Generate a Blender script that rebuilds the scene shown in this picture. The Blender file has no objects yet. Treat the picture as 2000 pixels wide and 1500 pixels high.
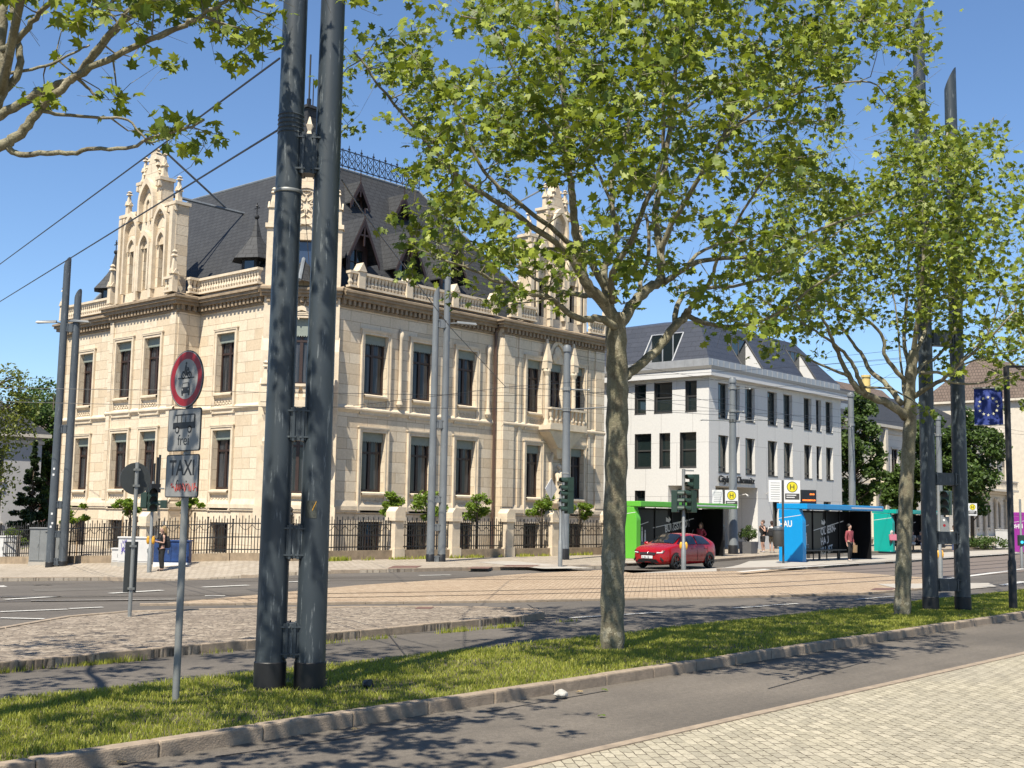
import bpy, bmesh, math, random
import numpy as np
from mathutils import Vector, Matrix
R_ = math.radians
scene = bpy.context.scene
COL = scene.collection
random.seed(7); NR = np.random.default_rng(11)
# ------------------------------------------------------------------ camera, sky, sun, exposure
# world axes: +X runs along the street (away, to the right), +Y across it (away, to the left)
FPX = 2311.0; EYE = 2.1
_yaw, _roll = R_(41.4), R_(.968)
_pitch = math.atan(254.96 / FPX)
_Fh = np.array([math.cos(_yaw), math.sin(_yaw), 0]); _R0 = np.array([math.sin(_yaw), -math.cos(_yaw), 0]); _Z = np.array([0, 0, 1.])
CF = _Fh * math.cos(_pitch) + _Z * math.sin(_pitch); _U0 = -_Fh * math.sin(_pitch) + _Z * math.cos(_pitch)
CR = _R0 * math.cos(_roll) + _U0 * math.sin(_roll); CU = _U0 * math.cos(_roll) - _R0 * math.sin(_roll)
CE = np.array([0, 0, EYE])
cam_d = bpy.data.cameras.new('camera'); cam = bpy.data.objects.new('camera', cam_d); COL.objects.link(cam)
cam_d.sensor_width = 36; cam_d.lens = FPX / 2000 * 36; cam_d.clip_end = 6000; cam_d.clip_start = .1
m = Matrix.Identity(4)
for i in range(3):
    m[i][0], m[i][1], m[i][2], m[i][3] = CR[i], CU[i], -CF[i], CE[i]
cam.matrix_world = m
scene.camera = cam
SUN_EL = R_(57); SUN_H = (-.943, -.333)
w = bpy.data.worlds.new('World'); scene.world = w; w.use_nodes = True
nt = w.node_tree; bg = nt.nodes['Background']; sky = nt.nodes.new('ShaderNodeTexSky')
sky.sky_type = 'NISHITA'; sky.sun_disc = False; sky.sun_elevation = SUN_EL; sky.sun_rotation = math.atan2(SUN_H[0], SUN_H[1])
sky.air_density = 1.0; sky.dust_density = .1; sky.ozone_density = 7.0; sky.altitude = 200
nt.links.new(sky.outputs[0], bg.inputs[0]); bg.inputs[1].default_value = .09
sl = bpy.data.lights.new('sun', 'SUN'); sl.energy = 5.0; sl.angle = R_(.53); sl.color = (1, .93, .80)
so = bpy.data.objects.new('sun', sl); COL.objects.link(so)
so.rotation_euler = Vector((SUN_H[0] * math.cos(SUN_EL), SUN_H[1] * math.cos(SUN_EL), math.sin(SUN_EL))).to_track_quat('Z', 'Y').to_euler()
so.location = (0, 0, 60)
vs = scene.view_settings; vs.view_transform = 'Standard'; vs.look = 'None'; vs.exposure = 0.88; vs.gamma = 1
scene.render.engine = 'CYCLES'; scene.cycles.use_denoising = True
scene.cycles.max_bounces = 6; scene.cycles.transparent_max_bounces = 8

# ------------------------------------------------------------------ helpers: where a sight line meets the place
def ray(px, py):
    return CF * FPX + CR * (px - 1000) - CU * (py - 750)
def G(px, py, z=0.):
    d = ray(px, py); return CE + d * ((z - EYE) / d[2])
def PX(px, py, X):
    d = ray(px, py); return CE + d * (X / d[0])
def PY(px, py, Y):
    d = ray(px, py); return CE + d * (Y / d[1])
def D(px, py, d):
    return CE + ray(px, py) * (d / FPX)
def proj(p):
    q = np.array(p) - CE; k = q @ CF
    return 1000 + FPX * (q @ CR) / k, 750 - FPX * (q @ CU) / k, k
def sst(a):
    a = max(0., min(1., a)); return a * a * (3 - 2 * a)
def terr(x, y):                      # the side street falls away to the left of the villa
    return -.1 * min(max(29.3 - x, 0), 5) * sst((y - 30) / 8) - .015 * max(0, min(y, 75) - 40) * sst((33 - x) / 5)
def TG(px, py):
    z = 0
    for i in range(40):
        g = G(px, py, z); z = .5 * z + .5 * terr(g[0], g[1])
    return g
def HZ(x, y, py):                    # height above (x, y) seen at picture row py
    lo, hi = -2., 60.
    for i in range(50):
        mid = (lo + hi) / 2
        if proj((x, y, mid))[1] > py: lo = mid
        else: hi = mid
    return lo

# ------------------------------------------------------------------ helpers: objects
def tag(o, label=None, cat=None, group=None, kind=None):
    if label: o['label'] = label
    if cat: o['category'] = cat
    if group: o['group'] = group
    if kind: o['kind'] = kind
    return o
def thing(name, loc, label, cat, group=None, rz=0):
    o = bpy.data.objects.new(name, None); COL.objects.link(o); o.location = loc; o.rotation_euler = (0, 0, rz)
    o.empty_display_size = .2
    return tag(o, label, cat, group)
def copy_tree(o, parent=None):
    c = o.copy(); COL.objects.link(c); c.parent = parent
    for ch in list(o.children): copy_tree(ch, c)
    return c
class Fr:                            # a wall's own frame: s along it, o outwards, z up
    def __init__(s, x, y, dx, dy, z=0, side=1):
        l = math.hypot(dx, dy); s.x, s.y, s.z = x, y, z; s.dx, s.dy = dx / l, dy / l; s.nx, s.ny = s.dy * side, -s.dx * side
    def __call__(s, a, o, z):
        return (s.x + a * s.dx + o * s.nx, s.y + a * s.dy + o * s.ny, s.z + z)
    def off(s, a, o=0, z=0):
        r = Fr(0, 0, 1, 0); r.x, r.y, r.z = s(a, o, z); r.dx, r.dy, r.nx, r.ny = s.dx, s.dy, s.nx, s.ny; return r
ID = lambda a, o, z: (a, o, z)
class MB:
    def __init__(s, T=None): s.v = []; s.f = []; s.mi = []; s.T = T or ID; s.m = 0
    def add(s, vs, fs):
        b = len(s.v); s.v += [s.T(*p) for p in vs]; s.f += [tuple(b + i for i in f) for f in fs]; s.mi += [s.m] * len(fs); return s
    def poly(s, pts): return s.add(pts, [tuple(range(len(pts)))])
    def box(s, x0, y0, z0, x1, y1, z1):
        return s.add([(x0, y0, z0), (x1, y0, z0), (x1, y1, z0), (x0, y1, z0), (x0, y0, z1), (x1, y0, z1), (x1, y1, z1), (x0, y1, z1)],
                     [(3, 2, 1, 0), (4, 5, 6, 7), (0, 1, 5, 4), (1, 2, 6, 5), (2, 3, 7, 6), (3, 0, 4, 7)])
    def frus(s, cx, cy, z0, a0, b0, z1, a1, b1, dx=0, dy=0):    # box that changes size from bottom to top
        return s.add([(cx - a0, cy - b0, z0), (cx + a0, cy - b0, z0), (cx + a0, cy + b0, z0), (cx - a0, cy + b0, z0),
                      (cx + dx - a1, cy + dy - b1, z1), (cx + dx + a1, cy + dy - b1, z1), (cx + dx + a1, cy + dy + b1, z1), (cx + dx - a1, cy + dy + b1, z1)],
                     [(3, 2, 1, 0), (4, 5, 6, 7), (0, 1, 5, 4), (1, 2, 6, 5), (2, 3, 7, 6), (3, 0, 4, 7)])
    def prism(s, pts, vec):          # closed solid: polygon swept along vec
        n = len(pts); q = [tuple(p[i] + vec[i] for i in range(3)) for p in pts]
        return s.add(list(pts) + q, [tuple(range(n))[::-1], tuple(range(n, 2 * n))] + [(i, (i + 1) % n, n + (i + 1) % n, n + i) for i in range(n)])
    def tube(s, pts, rad, n=8, cap=True):
        pts = [Vector(p) for p in pts]; k = len(pts)
        if not hasattr(rad, '__len__'): rad = [rad] * k
        vs = []; prev = None
        for i in range(k):
            t = (pts[min(i + 1, k - 1)] - pts[max(i - 1, 0)]).normalized()
            if prev is None: a = t.orthogonal().normalized() if abs(t.z) < .95 else Vector((1, 0, 0))
            else: a = prev
            a = (a - t * a.dot(t)).normalized(); prev = a; b = t.cross(a)
            for j in range(n):
                an = 2 * math.pi * j / n; vs.append(tuple(pts[i] + (a * math.cos(an) + b * math.sin(an)) * rad[i]))
        fs = [(i * n + j, i * n + (j + 1) % n, (i + 1) * n + (j + 1) % n, (i + 1) * n + j) for i in range(k - 1) for j in range(n)]
        if cap: fs += [tuple(range(n))[::-1], tuple(range((k - 1) * n, k * n))]
        return s.add(vs, fs)
    def lathe(s, cx, cy, prof, n=12, z=0):
        vs = [(cx + r * math.cos(2 * math.pi * j / n), cy + r * math.sin(2 * math.pi * j / n), z + h) for r, h in prof for j in range(n)]
        k = len(prof)
        return s.add(vs, [(i * n + j, i * n + (j + 1) % n, (i + 1) * n + (j + 1) % n, (i + 1) * n + j) for i in range(k - 1) for j in range(n)] + [tuple(range(n))[::-1], tuple(range((k - 1) * n, k * n))])
    def ball(s, c, r, n=10, k=6, sc=(1, 1, 1)):
        vs = [(c[0] + r * sc[0] * math.sin(math.pi * i / k) * math.cos(2 * math.pi * j / n), c[1] + r * sc[1] * math.sin(math.pi * i / k) * math.sin(2 * math.pi * j / n), c[2] + r * sc[2] * math.cos(math.pi * i / k)) for i in range(k + 1) for j in range(n)]
        return s.add(vs, [(i * n + j, i * n + (j + 1) % n, (i + 1) * n + (j + 1) % n, (i + 1) * n + j) for i in range(k) for j in range(n)])
    def build(s, name, mats, parent=None, smooth=False, bevel=0, fix=True, drop=None, uv=True):
        if not isinstance(mats, (list, tuple)): mats = [mats]
        loc = Vector((0, 0, 0))
        if parent is not None:
            p = parent
            while p is not None: loc += p.location; p = p.parent
        V = [(p[0] - loc.x, p[1] - loc.y, p[2] - loc.z) for p in s.v]
        me = bpy.data.meshes.new(name); me.from_pydata(V, [], s.f)
        for mt in mats: me.materials.append(mt)
        if len(mats) > 1: me.polygons.foreach_set('material_index', s.mi)
        if fix or bevel:
            bm = bmesh.new(); bm.from_mesh(me)
            bmesh.ops.remove_doubles(bm, verts=bm.verts, dist=1e-5) if smooth else None
            if bevel:
                bmesh.ops.bevel(bm, geom=[e for e in bm.edges if len(e.link_faces) == 2 and e.calc_face_angle(0) > .6], offset=bevel, segments=2, affect='EDGES', profile=.6)
            bmesh.ops.recalc_face_normals(bm, faces=bm.faces); bm.to_mesh(me); bm.free()
        if uv: metric_uv(me)
        if smooth:
            me.polygons.foreach_set('use_smooth', [True] * len(me.polygons))
            if smooth != 2:
                try: me.set_sharp_from_angle(angle=R_(35))
                except Exception: pass
        o = bpy.data.objects.new(name, me); COL.objects.link(o)
        if parent is not None: o.parent = parent
        return o
def metric_uv(me):                   # texture coordinates in metres, upright on walls
    n = len(me.polygons)
    if not n: return
    nl = len(me.loops); nor = np.empty(n * 3); me.polygons.foreach_get('normal', nor); nor = nor.reshape(-1, 3)
    tot = np.empty(n, int); me.polygons.foreach_get('loop_total', tot)
    co = np.empty(len(me.vertices) * 3); me.vertices.foreach_get('co', co); co = co.reshape(-1, 3)
    vi = np.empty(nl, int); me.loops.foreach_get('vertex_index', vi)
    flat = np.abs(nor[:, 2]) > .93
    u = np.stack([-nor[:, 1], nor[:, 0], np.zeros(n)], 1); l = np.linalg.norm(u, axis=1); u[l > 1e-6] /= l[l > 1e-6][:, None]
    u[flat] = (1, 0, 0)
    sw = (u[:, 0] + u[:, 1] * .9) < 0; u[sw] *= -1
    v = np.cross(nor, u); v[v[:, 2] < 0] *= -1; v[flat] = (0, 1, 0)
    pi = np.repeat(np.arange(n), tot); c = co[vi]
    uvl = me.uv_layers.new(name='UVMap')
    uvl.data.foreach_set('uv', np.stack([(c * u[pi]).sum(1), (c * v[pi]).sum(1)], 1).ravel())
def arr_mesh(name, V, F, mats, parent=None, smooth=False):     # big meshes straight from arrays (triangles)
    me = bpy.data.meshes.new(name); V = np.asarray(V, np.float32); F = np.asarray(F, np.int32)
    me.vertices.add(len(V)); me.vertices.foreach_set('co', V.ravel())
    me.loops.add(F.size); me.loops.foreach_set('vertex_index', F.ravel())
    me.polygons.add(len(F)); me.polygons.foreach_set('loop_start', np.arange(0, F.size, F.shape[1], dtype=np.int32))
    me.update(calc_edges=True)
    for mt in (mats if isinstance(mats, (list, tuple)) else [mats]): me.materials.append(mt)
    if smooth: me.polygons.foreach_set('use_smooth', [True] * len(F))
    o = bpy.data.objects.new(name, me); COL.objects.link(o)
    if parent is not None: o.parent = parent
    return o
def text_mesh(name, s, size, origin, xdir, up, mat, parent=None, ext=.004, align='LEFT', sx=1., shear=0, bold=0):
    cu = bpy.data.curves.new(name, 'FONT'); cu.body = s; cu.size = size; cu.extrude = ext; cu.align_x = align; cu.shear = shear; cu.offset = bold
    cu.resolution_u = 3
    t = bpy.data.objects.new('t', cu); COL.objects.link(t)
    dg = bpy.context.evaluated_depsgraph_get(); me = bpy.data.meshes.new_from_object(t.evaluated_get(dg))
    bpy.data.objects.remove(t); bpy.data.curves.remove(cu)
    x = Vector(xdir).normalized(); u = Vector(up); u = (u - x * u.dot(x)).normalized(); n = x.cross(u)
    M = Matrix((( x.x * sx, u.x, n.x, origin[0]), (x.y * sx, u.y, n.y, origin[1]), (x.z * sx, u.z, n.z, origin[2]), (0, 0, 0, 1)))
    me.transform(M)
    loc = Vector((0, 0, 0)); p = parent
    while p is not None: loc += p.location; p = p.parent
    me.transform(Matrix.Translation(-loc)); me.name = name; me.materials.clear(); me.materials.append(mat)
    o = bpy.data.objects.new(name, me); COL.objects.link(o); o.parent = parent
    return o

# ------------------------------------------------------------------ materials
def M_(name):
    m = bpy.data.materials.new(name); m.use_nodes = True; return m, m.node_tree, m.node_tree.nodes['Principled BSDF']
def N(nt, t, **k):
    n = nt.nodes.new('ShaderNode' + t)
    for a, b in k.items():
        if a in n.inputs: n.inputs[a].default_value = b
        else: setattr(n, a, b)
    return n
def c4(c): return (c[0], c[1], c[2], 1)
def ramp(nt, src, stops):
    r = nt.nodes.new('ShaderNodeValToRGB'); nt.links.new(src, r.inputs[0]); e = r.color_ramp.elements
    while len(e) < len(stops): e.new(.5)
    for i, (p, c) in enumerate(stops): e[i].position = p; e[i].color = c4(c) if hasattr(c, '__len__') else (c, c, c, 1)
    return r
def mix(nt, a, b, f, mode='MIX'):
    x = nt.nodes.new('ShaderNodeMix'); x.data_type = 'RGBA'; x.blend_type = mode
    for s, v in ((0, f), (6, a), (7, b)):
        if hasattr(v, 'is_output') or hasattr(v, 'node'): nt.links.new(v, x.inputs[s])
        else: x.inputs[s].default_value = v if s == 0 else c4(v)
    return x.outputs[2]
def bump(nt, p, h, strength=.3, dist=.02):
    b = nt.nodes.new('ShaderNodeBump'); b.inputs['Strength'].default_value = strength; b.inputs['Distance'].default_value = dist
    nt.links.new(h, b.inputs['Height']); nt.links.new(b.outputs[0], p.inputs['Normal'])
ALB = .77                                      # overall scale of the base colours below
def dk(c): return tuple(x * ALB for x in c)
def plain(name, col, rough=.6, var=.12, scale=3, metal=0, spec=.5, coat=0, bmp=0, sc2=None):
    col = dk(col); m, nt, p = M_(name); tc = N(nt, 'TexCoord'); n1 = N(nt, 'TexNoise', Scale=scale, Detail=6, Roughness=.65)
    nt.links.new(tc.outputs['Object'], n1.inputs['Vector'])
    d = tuple(max(0, c * (1 - var)) for c in col); l = tuple(min(1, c * (1 + var)) for c in col)
    r = ramp(nt, n1.outputs[0], [(.3, d), (.7, l)]); nt.links.new(r.outputs[0], p.inputs['Base Color'])
    p.inputs['Roughness'].default_value = rough; p.inputs['Metallic'].default_value = metal; p.inputs['Specular IOR Level'].default_value = spec
    p.inputs['Coat Weight'].default_value = coat
    if bmp:
        n2 = N(nt, 'TexNoise', Scale=sc2 or scale * 12, Detail=5); nt.links.new(tc.outputs['Object'], n2.inputs['Vector']); bump(nt, p, n2.outputs[0], bmp, .01)
    return m
def stone(name, ca, cb, cm, bw=1.15, bh=.5, dirt=(.2, .15, .1), dirt_amt=.5, mort=.012, rough=.85, speck=.16):
    ca, cb, cm, dirt = dk(ca), dk(cb), dk(cm), dk(dirt); m, nt, p = M_(name); uv = N(nt, 'UVMap'); b = N(nt, 'TexBrick', Scale=1.0)
    b.inputs['Brick Width'].default_value = bw; b.inputs['Row Height'].default_value = bh; b.inputs['Mortar Size'].default_value = mort; b.inputs['Mortar Smooth'].default_value = .2
    b.inputs['Bias'].default_value = -.25; b.offset = .5
    for k, c in (('Color1', ca), ('Color2', cb), ('Mortar', cm)): b.inputs[k].default_value = c4(c)
    nt.links.new(uv.outputs[0], b.inputs['Vector'])
    tc = N(nt, 'TexCoord'); n1 = N(nt, 'TexNoise', Scale=.9, Detail=8, Roughness=.7); nt.links.new(tc.outputs['Object'], n1.inputs['Vector'])
    n2 = N(nt, 'TexNoise', Scale=9, Detail=6); nt.links.new(tc.outputs['Object'], n2.inputs['Vector'])
    mp = N(nt, 'Mapping'); mp.inputs['Scale'].default_value = (2.2, 2.2, .16); nt.links.new(tc.outputs['Object'], mp.inputs[0])
    n3 = N(nt, 'TexNoise', Scale=1.6, Detail=6, Roughness=.7); nt.links.new(mp.outputs[0], n3.inputs['Vector'])
    c = b.outputs[0]
    r1 = ramp(nt, n1.outputs[0], [(.52, 0), (.75, 1)]); c = mix(nt, c, dirt, r1.outputs[0], 'MULTIPLY') if 0 else c
    f = N(nt, 'Math', operation='MULTIPLY'); nt.links.new(r1.outputs[0], f.inputs[0]); f.inputs[1].default_value = dirt_amt
    c = mix(nt, c, dirt, f.outputs[0])
    r3 = ramp(nt, n3.outputs[0], [(.55, 0), (.8, 1)]); f3 = N(nt, 'Math', operation='MULTIPLY'); nt.links.new(r3.outputs[0], f3.inputs[0]); f3.inputs[1].default_value = dirt_amt * .9
    c = mix(nt, c, dirt, f3.outputs[0])
    r2 = ramp(nt, n2.outputs[0], [(.3, 1 - speck), (.7, 1 + speck * .6)]); c = mix(nt, c, r2.outputs[0], 1.0, 'MULTIPLY')
    nt.links.new(c, p.inputs['Base Color']); p.inputs['Roughness'].default_value = rough
    mm = N(nt, 'Math', operation='MULTIPLY_ADD'); nt.links.new(b.outputs['Fac'], mm.inputs[0]); mm.inputs[1].default_value = -1; nt.links.new(n2.outputs[0], mm.inputs[2])
    bump(nt, p, mm.outputs[0], .35, .02)
    return m
def paving(name, cols, gap, sx, sy, kind='voronoi', rot=0, wob=.0, rough=.85, dirt=(.1, .09, .07), big=.35, bstr=.6, gapw=.06):
    cols = [dk(c) for c in cols]; gap, dirt = dk(gap), dk(dirt); m, nt, p = M_(name); tc = N(nt, 'TexCoord'); m0 = N(nt, 'Mapping'); m0.inputs['Rotation'].default_value = (0, 0, rot); mp = N(nt, 'Mapping'); mp.inputs['Scale'].default_value = (1 / sx, 1 / sy, 1)
    nt.links.new(tc.outputs['Object'], m0.inputs[0]); nt.links.new(m0.outputs[0], mp.inputs[0]); v = mp.outputs[0]
    if wob:
        nz = N(nt, 'TexNoise', Scale=1.1, Detail=2); nt.links.new(v, nz.inputs['Vector'])
        sc = N(nt, 'VectorMath', operation='MULTIPLY_ADD'); nt.links.new(nz.outputs['Color'], sc.inputs[0]); sc.inputs[1].default_value = (wob, wob, 0); nt.links.new(v, sc.inputs[2]); v = sc.outputs[0]
    if kind == 'voronoi':
        e = N(nt, 'TexVoronoi', feature='DISTANCE_TO_EDGE', Scale=1, Randomness=.72); cnode = N(nt, 'TexVoronoi', Scale=1, Randomness=.72)
        nt.links.new(v, e.inputs['Vector']); nt.links.new(v, cnode.inputs['Vector'])
        g = ramp(nt, e.outputs['Distance'], [(gapw * .4, 1), (gapw * 1.6, 0)]).outputs[0]; hgt = ramp(nt, e.outputs['Distance'], [(0, 0), (.28, 1)]).outputs[0]
        sp = N(nt, 'SeparateColor'); nt.links.new(cnode.outputs['Color'], sp.inputs[0]); rnd = sp.outputs[0]
    else:
        b = N(nt, 'TexBrick', Scale=1.0); b.inputs['Brick Width'].default_value = 1; b.inputs['Row Height'].default_value = 1; b.inputs['Mortar Size'].default_value = gapw; b.inputs['Mortar Smooth'].default_value = .3
        b.inputs['Color1'].default_value = (0, 0, 0, 1); b.inputs['Color2'].default_value = (1, 1, 1, 1); b.inputs['Mortar'].default_value = (.5, .5, .5, 1)
        nt.links.new(v, b.inputs['Vector']); g = b.outputs['Fac']; rnd = b.outputs[0]
        inv = N(nt, 'Math', operation='SUBTRACT'); inv.inputs[0].default_value = 1; nt.links.new(g, inv.inputs[1]); hgt = inv.outputs[0]
    c = ramp(nt, rnd, [(i / (len(cols) - 1), q) for i, q in enumerate(cols)]).outputs[0]
    nb = N(nt, 'TexNoise', Scale=.5, Detail=7, Roughness=.65); nt.links.new(tc.outputs['Object'], nb.inputs['Vector'])
    rb = ramp(nt, nb.outputs[0], [(.42, 0), (.72, 1)]); fb = N(nt, 'Math', operation='MULTIPLY'); nt.links.new(rb.outputs[0], fb.inputs[0]); fb.inputs[1].default_value = big
    c = mix(nt, c, dirt, fb.outputs[0])
    nf = N(nt, 'TexNoise', Scale=34, Detail=6, Roughness=.75); nt.links.new(tc.outputs['Object'], nf.inputs['Vector'])
    c = mix(nt, c, ramp(nt, nf.outputs[0], [(.32, .62), (.68, 1.16)]).outputs[0], 1.0, 'MULTIPLY')
    ng = N(nt, 'TexNoise', Scale=4.5, Detail=3); nt.links.new(tc.outputs['Object'], ng.inputs['Vector']); gm_ = N(nt, 'Math', operation='MULTIPLY'); nt.links.new(g, gm_.inputs[0]); nt.links.new(ramp(nt, ng.outputs[0], [(.36, .3), (.55, 1)]).outputs[0], gm_.inputs[1])
    c = mix(nt, c, gap, gm_.outputs[0])
    nt.links.new(c, p.inputs['Base Color']); p.inputs['Roughness'].default_value = rough
    ad = N(nt, 'Math', operation='MULTIPLY_ADD'); nt.links.new(nf.outputs[0], ad.inputs[0]); ad.inputs[1].default_value = .25; nt.links.new(hgt, ad.inputs[2])
    bump(nt, p, ad.outputs[0], bstr, .02)
    return m
def asphalt(name, col, stain=(.1, .085, .07), crack=.5):
    col = dk(col); m, nt, p = M_(name); tc = N(nt, 'TexCoord'); nb = N(nt, 'TexNoise', Scale=.35, Detail=8, Roughness=.6); nf = N(nt, 'TexNoise', Scale=90, Detail=3); nm = N(nt, 'TexNoise', Scale=14, Detail=5)
    for q in (nb, nf, nm): nt.links.new(tc.outputs['Object'], q.inputs['Vector'])
    c = ramp(nt, nb.outputs[0], [(.3, tuple(x * .74 for x in col)), (.7, tuple(x * 1.2 for x in col))]).outputs[0]
    c = mix(nt, c, ramp(nt, nf.outputs[0], [(.32, .6), (.5, 1), (.72, 1.55)]).outputs[0], .7, 'MULTIPLY')
    c = mix(nt, c, ramp(nt, nm.outputs[0], [(.3, .85), (.7, 1.12)]).outputs[0], 1.0, 'MULTIPLY')
    mp = N(nt, 'Mapping'); mp.inputs['Scale'].default_value = (.03, .9, 1); nt.links.new(tc.outputs['Object'], mp.inputs[0]); ns = N(nt, 'TexNoise', Scale=2, Detail=3); nt.links.new(mp.outputs[0], ns.inputs['Vector'])
    c = mix(nt, c, ramp(nt, ns.outputs[0], [(.35, .88), (.65, 1.1)]).outputs[0], 1.0, 'MULTIPLY')
    wv = N(nt, 'TexVoronoi', feature='DISTANCE_TO_EDGE', Scale=.33); w2 = N(nt, 'VectorMath', operation='MULTIPLY_ADD'); nt.links.new(nb.outputs['Color'], w2.inputs[0]); w2.inputs[1].default_value = (2.4, 2.4, 0); nt.links.new(tc.outputs['Object'], w2.inputs[2]); nt.links.new(w2.outputs[0], wv.inputs['Vector'])
    cr = ramp(nt, wv.outputs['Distance'], [(.0, 1), (.006, 0)]); fm = N(nt, 'Math', operation='MULTIPLY'); nt.links.new(cr.outputs[0], fm.inputs[0]); fm.inputs[1].default_value = crack
    c = mix(nt, c, tuple(x * .45 for x in col), fm.outputs[0])
    nt.links.new(c, p.inputs['Base Color']); p.inputs['Roughness'].default_value = .9; bump(nt, p, nf.outputs[0], .35, .006)
    return m
def glass_mat(name, col=(.02, .026, .032), rough=.04, curtain=None, spec=.6):
    m, nt, p = M_(name); p.inputs['Roughness'].default_value = rough; p.inputs['Specular IOR Level'].default_value = spec if not curtain else .38; p.inputs['IOR'].default_value = 1.5
    if curtain:
        uv = N(nt, 'UVMap'); mp = N(nt, 'Mapping'); mp.inputs['Scale'].default_value = (6, .3, 1); nt.links.new(uv.outputs[0], mp.inputs[0])
        n = N(nt, 'TexNoise', Scale=1.3, Detail=3); nt.links.new(mp.outputs[0], n.inputs['Vector'])
        r = ramp(nt, n.outputs[0], [(.42, col), (.6, curtain)]); nt.links.new(r.outputs[0], p.inputs['Base Color'])
    else: p.inputs['Base Color'].default_value = c4(col)
    p.inputs['Coat Weight'].default_value = .5 if not curtain else 0.; p.inputs['Coat Roughness'].default_value = .02
    return m
def leaf_mat(name, dark, light, tr, trans=.42):
    dark, light, tr = dk(dark), dk(light), dk(tr); m, nt, p = M_(name); g = N(nt, 'NewGeometry'); r = ramp(nt, g.outputs['Random Per Island'], [(0, dark), (.55, tuple((a + b) / 2 for a, b in zip(dark, light))), (1, light)])
    nt.links.new(r.outputs[0], p.inputs['Base Color']); p.inputs['Roughness'].default_value = .5; p.inputs['Specular IOR Level'].default_value = .3
    t = N(nt, 'BsdfTranslucent'); t2 = mix(nt, r.outputs[0], tr, .6); nt.links.new(t2, t.inputs[0])
    mx = N(nt, 'MixShader'); mx.inputs[0].default_value = trans; nt.links.new(p.outputs[0], mx.inputs[1]); nt.links.new(t.outputs[0], mx.inputs[2])
    nt.links.new(mx.outputs[0], nt.nodes['Material Output'].inputs[0])
    return m
def emit(name, col, st):
    m, nt, p = M_(name); p.inputs['Base Color'].default_value = (0, 0, 0, 1); p.inputs['Emission Color'].default_value = c4(col); p.inputs['Emission Strength'].default_value = st; return m
def worn_paint(name, col, chip, amt=.3):
    col, chip = dk(col), dk(chip); m, nt, p = M_(name); tc = N(nt, 'TexCoord'); mp = N(nt, 'Mapping'); mp.inputs['Scale'].default_value = (9, 9, 1.1); nt.links.new(tc.outputs['Object'], mp.inputs[0])
    n = N(nt, 'TexNoise', Scale=2.2, Detail=7, Roughness=.7); nt.links.new(mp.outputs[0], n.inputs['Vector']); r = ramp(nt, n.outputs[0], [(.58, 0), (.67, 1)])
    n2 = N(nt, 'TexNoise', Scale=.8, Detail=4); nt.links.new(tc.outputs['Object'], n2.inputs['Vector'])
    c = ramp(nt, n2.outputs[0], [(.3, tuple(x * .82 for x in col)), (.7, tuple(x * 1.15 for x in col))]).outputs[0]
    f = N(nt, 'Math', operation='MULTIPLY'); nt.links.new(r.outputs[0], f.inputs[0]); f.inputs[1].default_value = amt
    c = mix(nt, c, chip, f.outputs[0]); nt.links.new(c, p.inputs['Base Color']); p.inputs['Roughness'].default_value = .45
    return m
K = {}
K['sandstone'] = stone('sandstone', (.77, .655, .49), (.63, .49, .325), (.40, .31, .215), bw=1.25, bh=.5, dirt=(.34, .25, .16), dirt_amt=.42, mort=.013, speck=.09)
K['trim'] = plain('carved sandstone', (.70, .585, .43), .85, .16, 2.5, bmp=.25)
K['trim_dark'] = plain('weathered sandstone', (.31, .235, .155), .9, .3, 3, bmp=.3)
K['slate'] = stone('slate', (.036, .038, .041), (.023, .0245, .027), (.008, .008, .009), bw=.42, bh=.3, dirt=(.052, .054, .057), dirt_amt=.28, mort=.02, rough=.7)
K['lead'] = plain('lead flashing', (.2, .22, .24), .5, .2, 2)
K['wood'] = plain('dark brown wood', (.035, .017, .012), .5, .3, 8)
K['red_wood'] = plain('dark red wood', (.032, .016, .014), .55, .3, 8)
K['pane'] = glass_mat('window glass', (.012, .015, .018), curtain=(.05, .052, .058))
K['dark_glass'] = glass_mat('dark glass', (.012, .018, .02))
K['blind'] = plain('grey green blind', (.24, .275, .24), .7, .1, 6)
K['iron'] = plain('black iron', (.018, .017, .016), .5, .3, 8)
K['copper'] = plain('brown drainpipe', (.09, .05, .035), .5, .25, 4)
K['white_wall'] = stone('pale stone cladding', (.70, .685, .65), (.68, .665, .63), (.44, .42, .40), bw=2.4, bh=3.42, dirt=(.60, .585, .55), dirt_amt=.3, mort=.016, speck=.06)
K['white_trim'] = plain('pale cornice stone', (.68, .67, .65), .7, .05, 1)
K['grey_frame'] = plain('dark grey window frame', (.06, .058, .055), .45, .1, 5)
K['reveal'] = plain('grey metal reveal', (.20, .19, .17), .5, .1, 4)
K['tiles_modern'] = stone('modern slate', (.055, .06, .075), (.045, .05, .063), (.02, .022, .028), bw=.9, bh=.42, dirt=(.07, .075, .09), dirt_amt=.3, mort=.018, rough=.45)
K['zinc'] = plain('zinc sheet', (.42, .43, .44), .4, .12, 2, metal=.3)
K['asphalt'] = asphalt('asphalt', (.118, .102, .084))
K['asphalt_path'] = asphalt('smooth asphalt', (.142, .121, .098), crack=.1)
K['asphalt_far'] = asphalt('old asphalt', (.13, .12, .105))
K['granite'] = plain('granite kerb', (.33, .26, .19), .85, .25, 7, bmp=.6, sc2=60)
K['concrete'] = plain('pale concrete', (.42, .385, .33), .85, .12, 2, bmp=.2)
K['paint'] = plain('road paint', (.62, .60, .55), .7, .16, 6)
K['setts'] = paving('grey setts', [(.24, .19, .14), (.37, .30, .225), (.52, .435, .335)], (.07, .055, .04), .12, .085, wob=.3, big=.55, dirt=(.17, .13, .10))
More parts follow.
